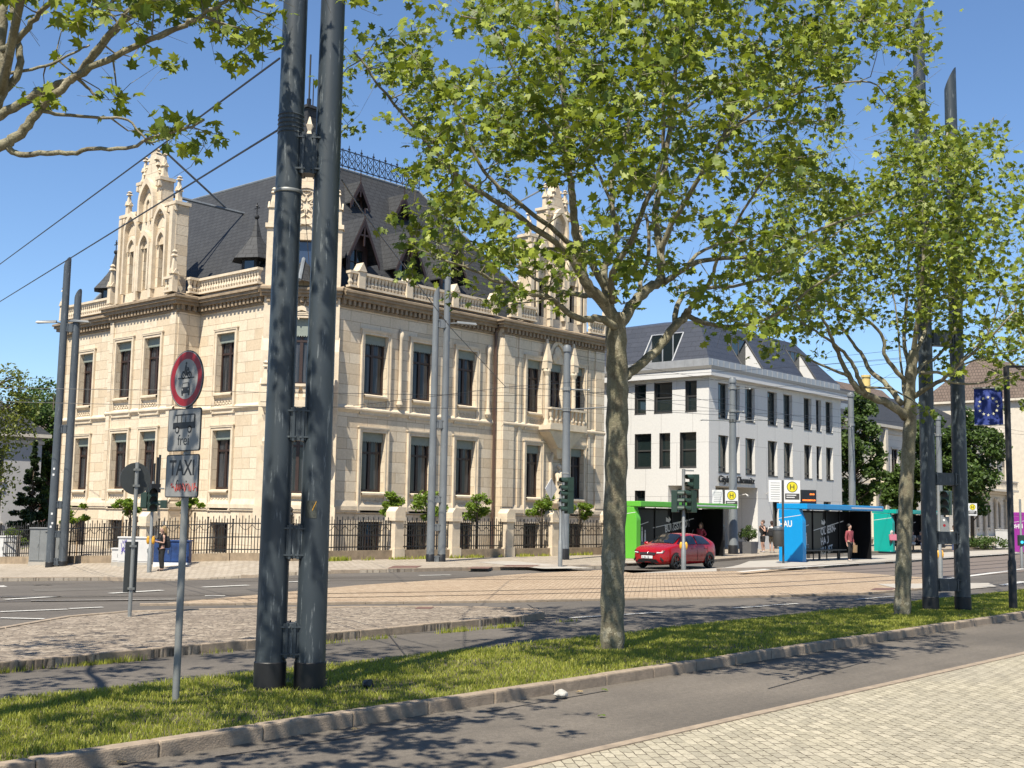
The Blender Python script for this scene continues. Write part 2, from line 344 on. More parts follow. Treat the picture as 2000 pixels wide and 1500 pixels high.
K['setts_orange'] = paving('orange setts', [(.42, .31, .20), (.49, .37, .245), (.55, .425, .295)], (.17, .11, .065), .17, .12, kind='brick', wob=.25, big=.45, dirt=(.34, .22, .13), rot=-.6)
K['setts_pale'] = paving('pale pavement stones', [(.40, .335, .25), (.47, .40, .31), (.53, .455, .36)], (.2, .16, .12), .3, .2, kind='brick', wob=.12, big=.35, dirt=(.26, .21, .16))
K['pavers'] = paving('yellowish pavers', [(.38, .34, .25), (.46, .41, .30), (.55, .49, .365)], (.075, .055, .03), .22, .102, kind='brick', rot=R_(-49.5), wob=.32, big=.42, dirt=(.32, .29, .235), gapw=.055, bstr=.35)
K['red_tile'] = plain('reddish cover', (.16, .085, .065), .8, .2, 6)
K['steel'] = plain('galvanised steel', (.27, .28, .275), .5, .12, 5, metal=.35)
K['pole_dark'] = worn_paint('dark grey green paint', (.040, .052, .062), (.30, .33, .34), .6)
K['pole_mid'] = worn_paint('slate grey paint', (.075, .088, .10), (.30, .32, .33), .5)
K['pole_light'] = worn_paint('weathered grey paint', (.17, .185, .195), (.35, .36, .36), .5)
K['black'] = plain('black', (.012, .012, .013), .5, .2, 5)
K['rubber'] = plain('rubber', (.012, .012, .012), .8, .2, 8)
K['sig_green'] = plain('signal green', (.017, .042, .03), .5, .15, 6)
K['white'] = plain('white sheet', (.75, .75, .73), .5, .03, 3)
K['sign_grey'] = plain('sign face', (.27, .27, .262), .5, .08, 2)
K['sign_red'] = plain('sign red', (.30, .008, .014), .5, .12, 3)
K['sign_back'] = plain('sign back', (.055, .062, .064), .6, .15, 4)
K['yellow'] = plain('yellow', (.75, .62, .02), .5, .03, 3)
K['amber'] = plain('amber box', (.72, .36, .02), .5, .08, 5)
K['scribble'] = plain('red scribble', (.52, .10, .09), .5, .1, 5)
for k, c in (('green', (.13, .48, .045)), ('blue', (.0, .29, .66)), ('teal', (.0, .36, .30)), ('purple', (.30, .03, .28))):
    K['sh_' + k] = plain('shelter ' + k, c, .35, .05, 1.5)
K['sh_black'] = plain('printed black glass', (.006, .006, .007), .5, .1, 5, spec=.2)
K['sh_glass'] = plain('tinted shelter glass', (.017, .017, .018), .3, .2, .8, spec=.35)
K['print'] = plain('white print', (.72, .72, .72), .6, .05, 3)
K['eu_blue'] = plain('blue cloth', (.012, .035, .22), .75, .15, 1.5)
K['star'] = plain('cream star', (.72, .70, .52), .7, .05, 5)
def bark():
    m, nt, p = M_('plane bark'); tc = N(nt, 'TexCoord'); n = N(nt, 'TexNoise', Scale=7, Detail=4, Roughness=.6); v = N(nt, 'TexVoronoi', Scale=9); n3 = N(nt, 'TexNoise', Scale=45, Detail=5)
    for q in (n, n3): nt.links.new(tc.outputs['Object'], q.inputs['Vector'])
    mp = N(nt, 'Mapping'); mp.inputs['Scale'].default_value = (1, 1, .45); nt.links.new(tc.outputs['Object'], mp.inputs[0])
    d = N(nt, 'VectorMath', operation='MULTIPLY_ADD'); nt.links.new(n.outputs['Color'], d.inputs[0]); d.inputs[1].default_value = (.35, .35, .35); nt.links.new(mp.outputs[0], d.inputs[2]); nt.links.new(d.outputs[0], v.inputs['Vector'])
    sp = N(nt, 'SeparateColor'); nt.links.new(v.outputs['Color'], sp.inputs[0])
    c = ramp(nt, sp.outputs[0], [(0, (.14, .125, .08)), (.35, (.18, .165, .105)), (.6, (.23, .21, .14)), (.85, (.165, .14, .09)), (1, (.33, .30, .215))]).outputs[0]
    c = mix(nt, c, ramp(nt, n3.outputs[0], [(.3, .68), (.7, 1.15)]).outputs[0], 1.0, 'MULTIPLY')
    n4 = N(nt, 'TexNoise', Scale=3.2, Detail=8, Roughness=.75); nt.links.new(tc.outputs['Object'], n4.inputs['Vector'])
    c = mix(nt, c, (.085, .065, .042), ramp(nt, n4.outputs[0], [(.56, 0), (.66, .75)]).outputs[0])
    nt.links.new(c, p.inputs['Base Color']); p.inputs['Roughness'].default_value = .85; bump(nt, p, n3.outputs[0], .5, .02)
    return m
K['bark'] = bark()
K['leaf'] = leaf_mat('plane leaf', (.062, .112, .010), (.33, .385, .05), (.40, .50, .02), .26)
K['leaf_dark'] = leaf_mat('dark leaf', (.035, .07, .014), (.10, .16, .03), (.14, .22, .02), .25)
K['leaf_bright'] = leaf_mat('young leaf', (.09, .16, .012), (.20, .29, .03), (.32, .42, .03), .35)
K['needle'] = leaf_mat('conifer', (.018, .04, .014), (.05, .085, .025), (.05, .08, .02), .15)
K['willow'] = leaf_mat('willow leaf', (.13, .17, .03), (.24, .27, .05), (.3, .34, .05), .35)
K['grass'] = leaf_mat('grass blade', (.18, .235, .02), (.54, .53, .11), (.58, .60, .06), .4)
K['trunk_brown'] = plain('brown bark', (.10, .075, .05), .9, .3, 8, bmp=.4)
K['soil'] = plain('soil', (.10, .085, .045), .95, .3, 6, bmp=.4)
K['skin'] = plain('skin', (.50, .30, .22), .6, .06, 8)
# ================================================================== SETTING: ground, roads, kerbs, grass
def sheet(name, poly, z, mat, skirt=0, kind='structure', step=1.5):
    bm = bmesh.new(); f = bm.faces.new([bm.verts.new((x, y, 0)) for x, y in poly])
    if skirt:
        r = bmesh.ops.extrude_face_region(bm, geom=[f]); nv = [e for e in r['geom'] if isinstance(e, bmesh.types.BMVert)]
        for v in nv: v.co.z = 1
    if any(x < 34 and y > 29 for x, y in poly):
        for ax, a, b in ((0, 14, 34), (1, 29, 76)):
            t = a
            while t < b:
                co = [0, 0, 0]; no = [0, 0, 0]; co[ax] = t; no[ax] = 1
                bmesh.ops.bisect_plane(bm, geom=bm.verts[:] + bm.edges[:] + bm.faces[:], plane_co=co, plane_no=no); t += step
    bmesh.ops.triangulate(bm, faces=[q for q in bm.faces if len(q.verts) > 4])
    for v in bm.verts:
        top = v.co.z > .5 or not skirt
        v.co.z = (z if top else z - skirt) + terr(v.co.x, v.co.y)
    bmesh.ops.recalc_face_normals(bm, faces=bm.faces)
    me = bpy.data.meshes.new(name); bm.to_mesh(me); bm.free(); me.materials.append(mat); metric_uv(me)
    if not skirt and len(me.polygons) and sum(p.normal.z for p in me.polygons) < 0: me.flip_normals()
    o = bpy.data.objects.new(name, me); COL.objects.link(o); return tag(o, kind=kind)
xs = [-3000, -400, -60, 0, 12] + [14 + 1.5 * i for i in range(14)] + [40, 80, 200, 800, 4000]
ys = [-3000, -300, -40, 0, 20] + [28 + 1.5 * i for i in range(34)] + [90, 200, 800, 4000]
gm = MB(); gm.v = [(x, y, -.03 + terr(x, y)) for y in ys for x in xs]; k = len(xs)
gm.f = [(j * k + i, j * k + i + 1, (j + 1) * k + i + 1, (j + 1) * k + i) for j in range(len(ys) - 1) for i in range(k - 1)]; gm.mi = [0] * len(gm.f)
tag(gm.build('ground', K['asphalt_far'], fix=False), kind='structure')
KERB = [tuple(TG(0, 1135)[:2]), tuple(TG(200, 1133)[:2]), (24.3, 35.2), (26.2, 32.6), (29, 31.25), (32.3, 30.8), (36, 29.9), (38.6, 29.1), (40.2, 29.4), (42, 30.2), (49.3, 30.6), (60.4, 33.1), (90, 34.2), (160, 38)]
road_poly = [(-60, 12.25), (200, 12.25), (260, 38)] + KERB[::-1] + [(5, 60), (-60, 60)]
sheet('road', road_poly, -.012, K['asphalt'])
sheet('plaza', [(-60, -60), (200, -60), (200, 6.58), (-60, 6.58)], .0, K['pavers'])
sheet('path_edging', [(-60, 6.58), (200, 6.58), (200, 6.7), (-60, 6.7)], .012, K['granite'], skirt=.06)
sheet('footpath', [(-60, 6.7), (200, 6.7), (200, 9.06), (-60, 9.06)], -.004, K['asphalt_path'])
def kerb_line(name, pts, width, height, stone_len=1.0, z0=0., mat=None, side=1, gap=.008, bev=.014):
    mb = MB(); pts = [Vector(p) for p in pts]
    for a, b in zip(pts, pts[1:]):
        L = (b - a).length; n = max(1, round(L / stone_len)); d = (b - a) / L; q = Vector((d.y, -d.x)) * side
        for i in range(n):
            p0 = a + d * (L * i / n + gap / 2); p1 = a + d * (L * (i + 1) / n - gap / 2)
            z = z0 + terr(p0.x, p0.y); h = height + random.uniform(-.006, .006); o = random.uniform(-.006, .006)
            e0 = p0 + q * o; e1 = p1 + q * o; i0 = p0 - q * width; i1 = p1 - q * width
            mb.add([(e0.x, e0.y, z - .1), (e1.x, e1.y, z - .1), (i1.x, i1.y, z - .1), (i0.x, i0.y, z - .1), (e0.x, e0.y, z + h), (e1.x, e1.y, z + h), (i1.x, i1.y, z + h), (i0.x, i0.y, z + h)],
                   [(3, 2, 1, 0), (4, 5, 6, 7), (0, 1, 5, 4), (1, 2, 6, 5), (2, 3, 7, 6), (3, 0, 4, 7)])
    return tag(mb.build(name, mat or K['granite'], bevel=bev), kind='structure')
kerb_line('kerb', [(-4, 9.06), (8, 9.06), (60, 9.06)], .17, .13, 1.05, side=1, bev=.02)
sheet('verge', [(-60, 9.22), (200, 9.22), (200, 12.24), (-60, 12.24)], .085, K['soil'], skirt=.1)
ISL = [(-20, 15.0), (7, 15.03), (12, 15.18), (18.2, 15.5), (19.0, 15.75), (19.45, 16.3), (19.4, 17.0), (18.9, 17.8), (17, 19.2), (14.1, 20.6), (12.6, 21.0), (11.1, 20.6), (9.3, 19.35), (5, 16.9), (-20, 15.9)]
sheet('traffic_island', [(x, y) for x, y in ISL], .105, K['setts'], skirt=.12)
kerb_line('kerb', ISL[:-1], .13, .125, .8, z0=0, side=1)
TRF = [(14.3, 23.3), (17.8, 21.2), (21.8, 19.1), (29, 16.2), (32.8, 15.05), (38, 14.9), (44, 17.3)]
TRB = [(46.5, 24.4), (41, 25.0), (40, 26.2), (36.6, 26.1), (38, 28.3), (33, 28.0), (28.2, 27.0), (23, 26.1), (18.3, 24.5)]
sheet('track_paving', TRF + TRB, .004, K['setts_orange'])
kerb_line('kerb', TRF[:6], .1, .045, 1.0)
sheet('track_bed', [(44.0, 17.3), (90, 19), (160, 26), (160, 31), (88, 28.0), (54, 24.7), (46.5, 24.4)], .003, plain('brown asphalt', (.17, .135, .11), .9, .15, 2, bmp=.2))
K['rail'] = plain('rail steel', (.10, .075, .06), .4, .2, 6, metal=.6)
def smooth2(pts, n=8):
    P = [Vector(p) for p in pts]; P = [P[0] * 2 - P[1]] + P + [P[-1] * 2 - P[-2]]; out = []
    for i in range(1, len(P) - 2):
        for j in range(n):
            t = j / n; a, b, c, d = P[i - 1:i + 3]
            out.append(.5 * ((2 * b) + (c - a) * t + (2 * a - 5 * b + 4 * c - d) * t * t + (3 * b - a - 3 * c + d) * t ** 3))
    return out + [P[-2]]
for base in ([(4, 32), (12, 27.8), (20.8, 23.5), (30.4, 20.4), (38, 19.5), (48, 19.5), (80, 21.5), (160, 29)], [(14, 36), (22, 31.0), (28.9, 27.4), (36, 24.3), (44, 23.2), (52, 22.7), (80, 24.6), (160, 32)]):
    cl = smooth2(base)
    for off in (0, -1.435):
        mb = MB()
        pr = []
        for i, p in enumerate(cl):
            t = (cl[min(i + 1, len(cl) - 1)] - cl[max(i - 1, 0)]).normalized(); q = Vector((-t.y, t.x)); z = .012 + terr(p.x, p.y)
            pr.append((p + q * (off + .05), p + q * (off - .05), z))
        for a, b in zip(pr, pr[1:]): mb.poly([(a[1].x, a[1].y, a[2]), (b[1].x, b[1].y, b[2]), (b[0].x, b[0].y, b[2]), (a[0].x, a[0].y, a[2])])
        tag(mb.build('tram_rail', K['rail'], fix=False), kind='structure')
PAVE = KERB + [(160, 60), (40, 60), (18, 62), (8, 58)]
sheet('pavement', PAVE, .10, K['setts_pale'], skirt=.25)
kerb_line('kerb', KERB, .14, .125, 1.0, z0=0)
sheet('platform', [(41, 25.0), (46, 24.35), (54, 24.8), (88, 28.1), (150, 33), (150, 34.4), (88, 31.2), (60, 29.6), (50, 28.9), (45.5, 26.8)], .10, K['concrete'], skirt=.2)
kerb_line('kerb', [(41, 25.0), (46, 24.35), (54, 24.8), (88, 28.1), (150, 33)], .2, .118, 1.2, mat=plain('brown kerb', (.20, .155, .12), .85, .2, 4))
sheet('pale_paving', [(36.4, 26.0), (45.5, 26.9), (44.6, 26.0), (41, 25.1)], .008, K['concrete'])
sheet('pale_paving', [tuple(G(*p)[:2]) for p in ((1713, 1141), (1930, 1139), (1947, 1146), (1881, 1152), (1748, 1149))], .012, K['concrete'])
for pts in (((930, 1098), (1000, 1096), (1160, 1110), (1060, 1111)), ((1200, 1098), (1330, 1094), (1350, 1097), (1210, 1101))):
    sheet('pale_paving', [tuple(G(*p, .1)[:2]) for p in pts], .108, K['concrete'])
for px, py, a, b in ((790, 1108, 34, 2.5), (938, 1109, 26, 2), (1015, 1106, 40, 2.2), (830, 1187, 20, 2.2), (1725, 1151, 26, 2)):
    sheet('cover_plate', [tuple(G(px + dx, py + dy, .1 if py < 1115 else (.105 if px < 900 else 0))[:2]) for dx, dy in ((-a, b), (a * .6, b), (a, -b), (-a * .6, -b))], .112 if py < 1115 else (.11 if px < 900 else .012), K['red_tile'])
def mark(p, q, w_=.13):
    a = Vector(TG(*p)[:2]); b = Vector(TG(*q)[:2]); d = (b - a).normalized(); n = Vector((-d.y, d.x)) * w_ / 2
    mb = MB(); k = 6
    for i in range(k):
        s, t = a.lerp(b, i / k), a.lerp(b, (i + 1) / k)
        mb.poly([(v.x, v.y, .006 + terr(v.x, v.y)) for v in (s - n, t - n, t + n, s + n)])
    tag(mb.build('lane_marking', K['paint'], fix=False), kind='structure')
for p, q, ww in (((10, 1171), (115, 1165), .2), ((0, 1166), (245, 1164), .2), ((60, 1174), (343, 1171), .2), ((0, 1195), (131, 1190), .14), ((135, 1189), (201, 1186), .14), ((0, 1207), (86, 1209), .14), ((215, 1159), (317, 1153), .22),
                 ((397, 1147), (485, 1143), .22), ((0, 1144), (98, 1142), .22), ((1114, 1207), (1290, 1196), .13), ((1432, 1188), (1505, 1183), .13), ((1510, 1182), (1560, 1179), .13), ((1672, 1171), (1745, 1165), .13), ((1818, 1135), (2000, 1111), .3),
                 ((818, 1124), (880, 1123), .2), ((560, 1137), (640, 1133), .2), ((1385, 1115), (1486, 1098), .2), ((1960, 1143), (2000, 1136), .3), ((400, 1164), (440, 1164), .15)):
    mark(p, q, ww)
for p, q in (((1445, 1117), (1590, 1104)), ((1500, 1112), (1990, 1080))):
    a = G(*p, .1); b = G(*q, .1); d = (b - a)[:2]; d /= np.linalg.norm(d); n = np.array([-d[1], d[0]]) * .14
    mb = MB(); mb.poly([(v[0], v[1], .109) for v in (a[:2] - n, b[:2] - n, b[:2] + n, a[:2] + n)]); tag(mb.build('lane_marking', K['paint'], fix=False), kind='structure')

def blades(name, n, xr, yr, hmin, hmax, wid, z, dens=None, parent=None, mat=None, seed=1, bow=.45):
    g = np.random.default_rng(seed); u = g.random(n) ** 1.5; x = xr[0] + (xr[1] - xr[0]) * u; y = yr[0] + (yr[1] - yr[0]) * g.random(n)
    if dens is not None:
        keep = g.random(n) < dens(x, y); x, y = x[keep], y[keep]
    n = len(x); h = (hmin + (hmax - hmin) * g.random(n)) * (.75 + .5 * (np.sin(x * 2.1) * np.sin(y * 3.3 + x) * .5 + .5)); a = g.random(n) * 6.283; wd = wid * (1 + np.clip(x - 10, 0, 60) * .045)
    ca, sa = np.cos(a), np.sin(a); b = g.random(n) * bow * h; ba = g.random(n) * 6.283; bx, by = np.cos(ba) * b, np.sin(ba) * b; zz = z if np.isscalar(z) else z(x, y)
    V = np.empty((n, 5, 3)); ww = wd[:, None] * np.array([1, 1, .7, .7, 0]) * np.array([-.5, .5, -.5, .5, 0]); hh = h[:, None] * np.array([0, 0, .55, .55, 1]); cc = np.array([0, 0, .35, .35, 1])
    V[:, :, 0] = x[:, None] + ww * ca[:, None] + cc * bx[:, None]; V[:, :, 1] = y[:, None] + ww * sa[:, None] + cc * by[:, None]; V[:, :, 2] = np.reshape(zz, (-1, 1)) + hh
    F = (np.arange(n)[:, None, None] * 5 + np.array([[0, 1, 3], [0, 3, 2], [2, 3, 4]])[None]).reshape(-1, 3)
    o = arr_mesh(name, V.reshape(-1, 3), F, mat or K['grass'], parent); return o
def gd(x, y):
    d = np.ones_like(x)
    for cx, cy in ((8.9, 11.6), (9.25, 11.29), (14.89, 11.0), (25.2, 10.83)): d *= np.clip(((x - cx) ** 2 + (y - cy) ** 2) / .12, 0, 1)
    return d * (.55 + .45 * (np.sin(x * 1.3 + 2) * np.sin(y * 2.2 + x * .7) > -.55))
tag(blades('grass', 220000, (3.2, 60), (9.2, 12.34), .02, .058, .010, .085, gd, bow=.9), kind='stuff')
def wd(x, y): return np.clip(np.sin(x * 2.7) * np.sin(x * 1.1 + 1) + .25, 0, 1)
tag(blades('weeds', 5000, (5, 19), (14.9, 15.06), .02, .10, .012, -.01, wd, seed=4), kind='stuff')
tag(blades('weeds', 3000, (31, 50), (37.3, 37.6), .03, .2, .02, lambda x, y: np.array([.1 + terr(a, b) for a, b in zip(x, y)]), wd, seed=5), kind='stuff')

for i, q in enumerate((((330, 1186), (640, 1183), (620, 1189), (300, 1191)), ((1080, 1214), (1175, 1208), (1250, 1216), (1120, 1224)), ((700, 1232), (860, 1224), (900, 1231), (730, 1241)), ((60, 1150), (240, 1146), (260, 1150), (70, 1155)), ((480, 1150), (620, 1146), (640, 1150), (500, 1155)))):
    sheet('road_patch', [tuple(TG(*p)[:2]) for p in q], -.0075 if i not in (3, 4) else -.007, asphalt('patched asphalt', ((.085, .076, .066), (.135, .12, .10))[i % 2], crack=.2))
K['tar'] = plain('tar seam', (.035, .032, .03), .7, .2, 4)
for line in (((760, 1240), (800, 1290)), ((395, 1192), (440, 1186), (470, 1196)), ((1030, 1180), (1060, 1198)), ((560, 1300), (640, 1276), (760, 1262)), ((950, 1390), (1180, 1350)), ((1500, 1345), (1700, 1290)), ((420, 1478), (700, 1437), (900, 1400))):
    P = smooth2([tuple(G(*p)[:2]) for p in line], 5); mb = MB()
    for i in range(len(P) - 1):
        d = (P[i + 1] - P[i]).normalized(); n_ = Vector((-d.y, d.x)) * (.008 + .006 * random.random())
        mb.poly([(v.x, v.y, .002) for v in (P[i] - n_, P[i + 1] - n_, P[i + 1] + n_, P[i] + n_)])
    tag(mb.build('tar_seam', K['tar'], fix=False), kind='structure')
# ================================================================== THE SANDSTONE VILLA
VX, VY = 33.0, 42.0
villa = thing('villa', (VX, VY, 0), 'large neo-gothic sandstone villa with slate roof, stone balustrades and stepped pinnacled gables', 'building')
TR = Fr(35.4, 42, 1, 0)                      # street front (faces the camera's right)
TRB_ = Fr(46.3, 41.5, 1, 0)                  # its projecting bay
TL = Fr(33, 63, 0, -1)                       # side front, s runs from the far end to the corner
TLB = Fr(31.7, 55.6, 0, -1)                  # its projecting bay
TC = Fr(33, 44.4, 1, -1)                     # canted corner
Z0, ZP, ZS, ZC, ZT = -.9, 2.2, 6.85, 11.95, 12.55
def wall(mb, s0, s1, z0, z1, holes=(), depth=.34):
    S = sorted(set([s0, s1] + [h[i] for h in holes for i in (0, 1)])); Zs = sorted(set([z0, z1] + [h[i] for h in holes for i in (2, 3)]))
    for a, b in zip(S, S[1:]):
        for c, d in zip(Zs, Zs[1:]):
            if not any(h[0] - 1e-6 <= a and b <= h[1] + 1e-6 and h[2] - 1e-6 <= c and d <= h[3] + 1e-6 for h in holes):
                mb.poly([(a, 0, c), (b, 0, c), (b, 0, d), (a, 0, d)])
    for a, b, c, d in holes:
        for q in ([(a, 0, c), (b, 0, c), (b, -depth, c), (a, -depth, c)], [(a, 0, d), (b, 0, d), (b, -depth, d), (a, -depth, d)],
                  [(a, 0, c), (a, 0, d), (a, -depth, d), (a, -depth, c)], [(b, 0, c), (b, 0, d), (b, -depth, d), (b, -depth, c)]): mb.poly(q)
def arch(a, b, z0, zs, n=7, k=1.0):           # pointed arch outline from springing zs
    wv = b - a; r = wv * k; out = [(a, z0), (a, zs)]; cx = a + r; th = math.acos(max(-1, min(1, (r - wv / 2) / r)))
    for i in range(1, n + 1):
        t = th * i / n; out.append((cx - r * math.cos(t), zs + r * math.sin(t)))
    right = [(a + b - x, z) for x, z in out[:-1]]
    return out + right[::-1]
def frame_ring(mb, o0, o1, outer, inner):     # moulding between two outlines of equal length
    n = len(outer)
    for i in range(n - 1):
        a, b, c, d = outer[i], outer[i + 1], inner[i + 1], inner[i]
        mb.poly([(a[0], o1, a[1]), (b[0], o1, b[1]), (c[0], o1, c[1]), (d[0], o1, d[1])])
        mb.poly([(a[0], o0, a[1]), (b[0], o0, b[1]), (b[0], o1, b[1]), (a[0], o1, a[1])])
        mb.poly([(d[0], o0, d[1]), (c[0], o0, c[1]), (c[0], o1, c[1]), (d[0], o1, d[1])])
def villa_window(T, a, b, c, d, parent, blind=.40, panel=True, dep=.3, sur=True):
    mb = MB(T); f = .11; o = -dep
    for q in ((a, o - .05, c, a + f, o + .05, d), (b - f, o - .05, c, b, o + .05, d), (a + f, o - .05, c, b - f, o + .05, c + .12), (a + f, o - .05, d - f, b - f, o + .05, d),
              ((a + b) / 2 - .075, o - .05, c + .12, (a + b) / 2 + .075, o + .06, d - f)): mb.box(*q)
    zt = c + (d - c) * .66; mb.box(a + f, o - .05, zt - .05, b - f, o + .07, zt + .05)
    for u0, u1 in ((a + f, (a + b) / 2 - .075), ((a + b) / 2 + .075, b - f)):      # pointed heads of the top lights
        pts = arch(u0, u1, zt + .05, zt + .28, 5); zz = d - f
        for p, q in zip(pts[1:-1], pts[2:-1]): mb.poly([(p[0], o + .04, p[1]), (q[0], o + .04, q[1]), (q[0], o + .04, max(zz, q[1])), (p[0], o + .04, max(zz, p[1]))])
    win = mb.build('window', K['wood'], parent)
    MB(T).poly([(a, o, c), (b, o, c), (b, o, d), (a, o, d)]).build('pane', K['pane'], win, fix=False)
    if blind:
        mb = MB(T); mb.box(a + .02, o + .07, d - blind, b - .02, o + .16, d - .005); n = max(5, int((b - a) / .11)); sw = (b - a - .04) / n
        for i in range(n):
            x = a + .02 + i * sw; mb.poly([(x, o + .161, d - blind), (x + sw / 2, o + .161, d - blind - .07), (x + sw, o + .161, d - blind)])
        mb.build('blind', K['blind'], win)
    if sur:
        mb = MB(T); g = .2; t = .075
        for q in ((a - g, .002, c - (1.0 if panel else .1), a, t, d + g), (b, .002, c - (1.0 if panel else .1), b + g, t, d + g), (a, .002, d, b, t, d + g), (a - g - .05, .002, d + g, b + g + .05, t + .05, d + g + .06),
                  (a - g - .0, t, c - .92, a - g + .07, t + .035, d + g), (b + g - .07, t, c - .92, b + g, t + .035, d + g), (a - g + .07, t, d + g - .07, b + g - .07, t + .035, d + g)): mb.box(*q)
        mb.add([(a, .0, c), (b, .0, c), (b, .17, c - .06), (a, .17, c - .06), (b, .17, c - .14), (a, .17, c - .14), (b, .0, c - .26), (a, .0, c - .26)], [(0, 1, 2, 3), (3, 2, 4, 5), (5, 4, 6, 7)])
        if panel:
            n = 6; sw = (b - a) / n
            mb.box(a, .002, c - 1.0, b, .06, c - .86)
            for i in range(n):
                for r in (0, 1):
                    cx, cz = a + (i + .5) * sw, c - .48 - r * .22; q = .09
                    for s1, s2 in ((1, 1), (-1, 1)):
                        mb.prism([(cx - q * s1, .002, cz - q), (cx - q * s1 + .04, .002, cz - q), (cx + q * s1 + .02, .002, cz + q), (cx + q * s1 - .02, .002, cz + q)], (0, .03, 0) if 0 else (0, .035, 0))
        mb.build('window_surround', K['trim'], win)
    return win
def basement_window(T, a, b, c, d, parent):
    mb = MB(T); o = -.35
    for q in ((a, o - .04, c, a + .07, o + .04, d), (b - .07, o - .04, c, b, o + .04, d), (a, o - .04, d - .07, b, o + .04, d), ((a + b) / 2 - .03, o - .04, c, (a + b) / 2 + .03, o + .04, d)): mb.box(*q)
    for i in range(1, 6): mb.box(a + (b - a) * i / 6 - .012, -.12, c, a + (b - a) * i / 6 + .012, -.096, d)
    for z in (c + .35, c + .8): mb.box(a, -.13, z, b, -.10, z + .025)
    w_ = mb.build('basement_window', K['wood'], parent); MB(T).poly([(a, o, c), (b, o, c), (b, o, d), (a, o, d)]).build('pane', K['dark_glass'], w_, fix=False)
def bands(mb, s0, s1, e0=0, e1=0):            # plinth ledge and string course
    mb.box(s0 - e0, .002, ZP - .02, s1 + e1, .10, ZP + .16); mb.add([(s0 - e0, .10, ZP + .16), (s1 + e1, .10, ZP + .16), (s1 + e1, .004, ZP + .42), (s0 - e0, .004, ZP + .42)], [(0, 1, 2, 3)])
    mb.box(s0 - e0, .003, ZP - .12, s1 + e1, .06, ZP - .02)
    mb.add([(s0 - e0, .0, ZS - .16), (s1 + e1, .0, ZS - .16), (s1 + e1, .13, ZS), (s0 - e0, .13, ZS), (s1 + e1, .13, ZS + .07), (s0 - e0, .13, ZS + .07), (s1 + e1, .0, ZS + .2), (s0 - e0, .0, ZS + .2)], [(0, 1, 2, 3), (3, 2, 4, 5), (5, 4, 6, 7)])
def cornice(mb, s0, s1, e0=.0, e1=.0):
    for z, h, o in ((ZC - .35, .1, .08), (ZC, .16, .32), (ZC + .16, .14, .42), (ZC + .3, .1, .5)): mb.box(s0 - e0 * o / .5, .0, z, s1 + e1 * o / .5, o, z + h)
    mb.add([(s0 - e0, .5, ZC + .4), (s1 + e1, .5, ZC + .4), (s1 + e1, -.1, ZC + .62), (s0 - e0, -.1, ZC + .62)], [(0, 1, 2, 3)])
    n = int((s1 - s0) / .3); sw = (s1 - s0) / n
    for i in range(n):
        x = s0 + (i + .5) * sw; mb.box(x - .075, .0, ZC - .24, x + .075, .24, ZC); 
def baluster_run(T, s0, s1, parent, name='balustrade', o=.22, z=None, h=.78, step=.21):
    z = ZT if z is None else z; mb = MB(T); mb.box(s0, o - .15, z, s1, o + .15, z + .1); mb.box(s0, o - .16, z + h - .12, s1, o + .16, z + h); n = max(2, int((s1 - s0) / step)); sw = (s1 - s0) / n
    for i in range(n):
        x = s0 + (i + .5) * sw
        prof = [(.05, .1), (.085, .25), (.045, .4), (.07, .5), (.1, h - .12)]
        for (r0, a), (r1, b) in zip(prof, prof[1:]): mb.add([(x - r0, o - r0, z + a), (x + r0, o - r0, z + a), (x + r0, o + r0, z + a), (x - r0, o + r0, z + a), (x - r1, o - r1, z + b), (x + r1, o - r1, z + b), (x + r1, o + r1, z + b), (x - r1, o + r1, z + b)], [(0, 1, 5, 4), (1, 2, 6, 5), (2, 3, 7, 6), (3, 0, 4, 7)])
    return mb.build(name, K['trim'], parent)
def pedestal(T, s, parent, o=.22, z=None, h=.95):
    z = ZT if z is None else z; mb = MB(T); mb.box(s - .2, o - .2, z, s + .2, o + .2, z + h - .15)
    mb.prism([(s - .25, o - .25, z + h - .15), (s + .25, o - .25, z + h - .15), (s, o - .25, z + h + .28)], (0, .5, 0)); return mb.build('pedestal', K['trim'], parent)
def pinnacle(T, s, o, z, hgt, parent, w_=.2):
    mb = MB(T); b = hgt * .42; mb.frus(s, o, z, w_, w_, z + b, w_ * .92, w_ * .92)
    for sx in (-1, 1):
        mb.prism([(s - w_ * 1.05, o + sx * w_ * .9, z + b), (s + w_ * 1.05, o + sx * w_ * .9, z + b), (s, o + sx * w_ * .9, z + b + w_ * 1.7)], (0, sx * .07, 0))
        mb.prism([(s + sx * w_ * .9, o - w_ * 1.05, z + b), (s + sx * w_ * .9, o + w_ * 1.05, z + b), (s + sx * w_ * .9, o, z + b + w_ * 1.7)], (sx * .07, 0, 0))
    mb.frus(s, o, z + b, w_ * .85, w_ * .85, z + hgt * .86, .045, .045); mb.frus(s, o, z + hgt * .84, .13, .13, z + hgt * .89, .09, .09); mb.frus(s, o, z + hgt * .89, .05, .05, z + hgt * .94, .12, .12); mb.frus(s, o, z + hgt * .94, .1, .1, z + hgt, .03, .03)
    return mb.build('pinnacle', K['trim'], parent)

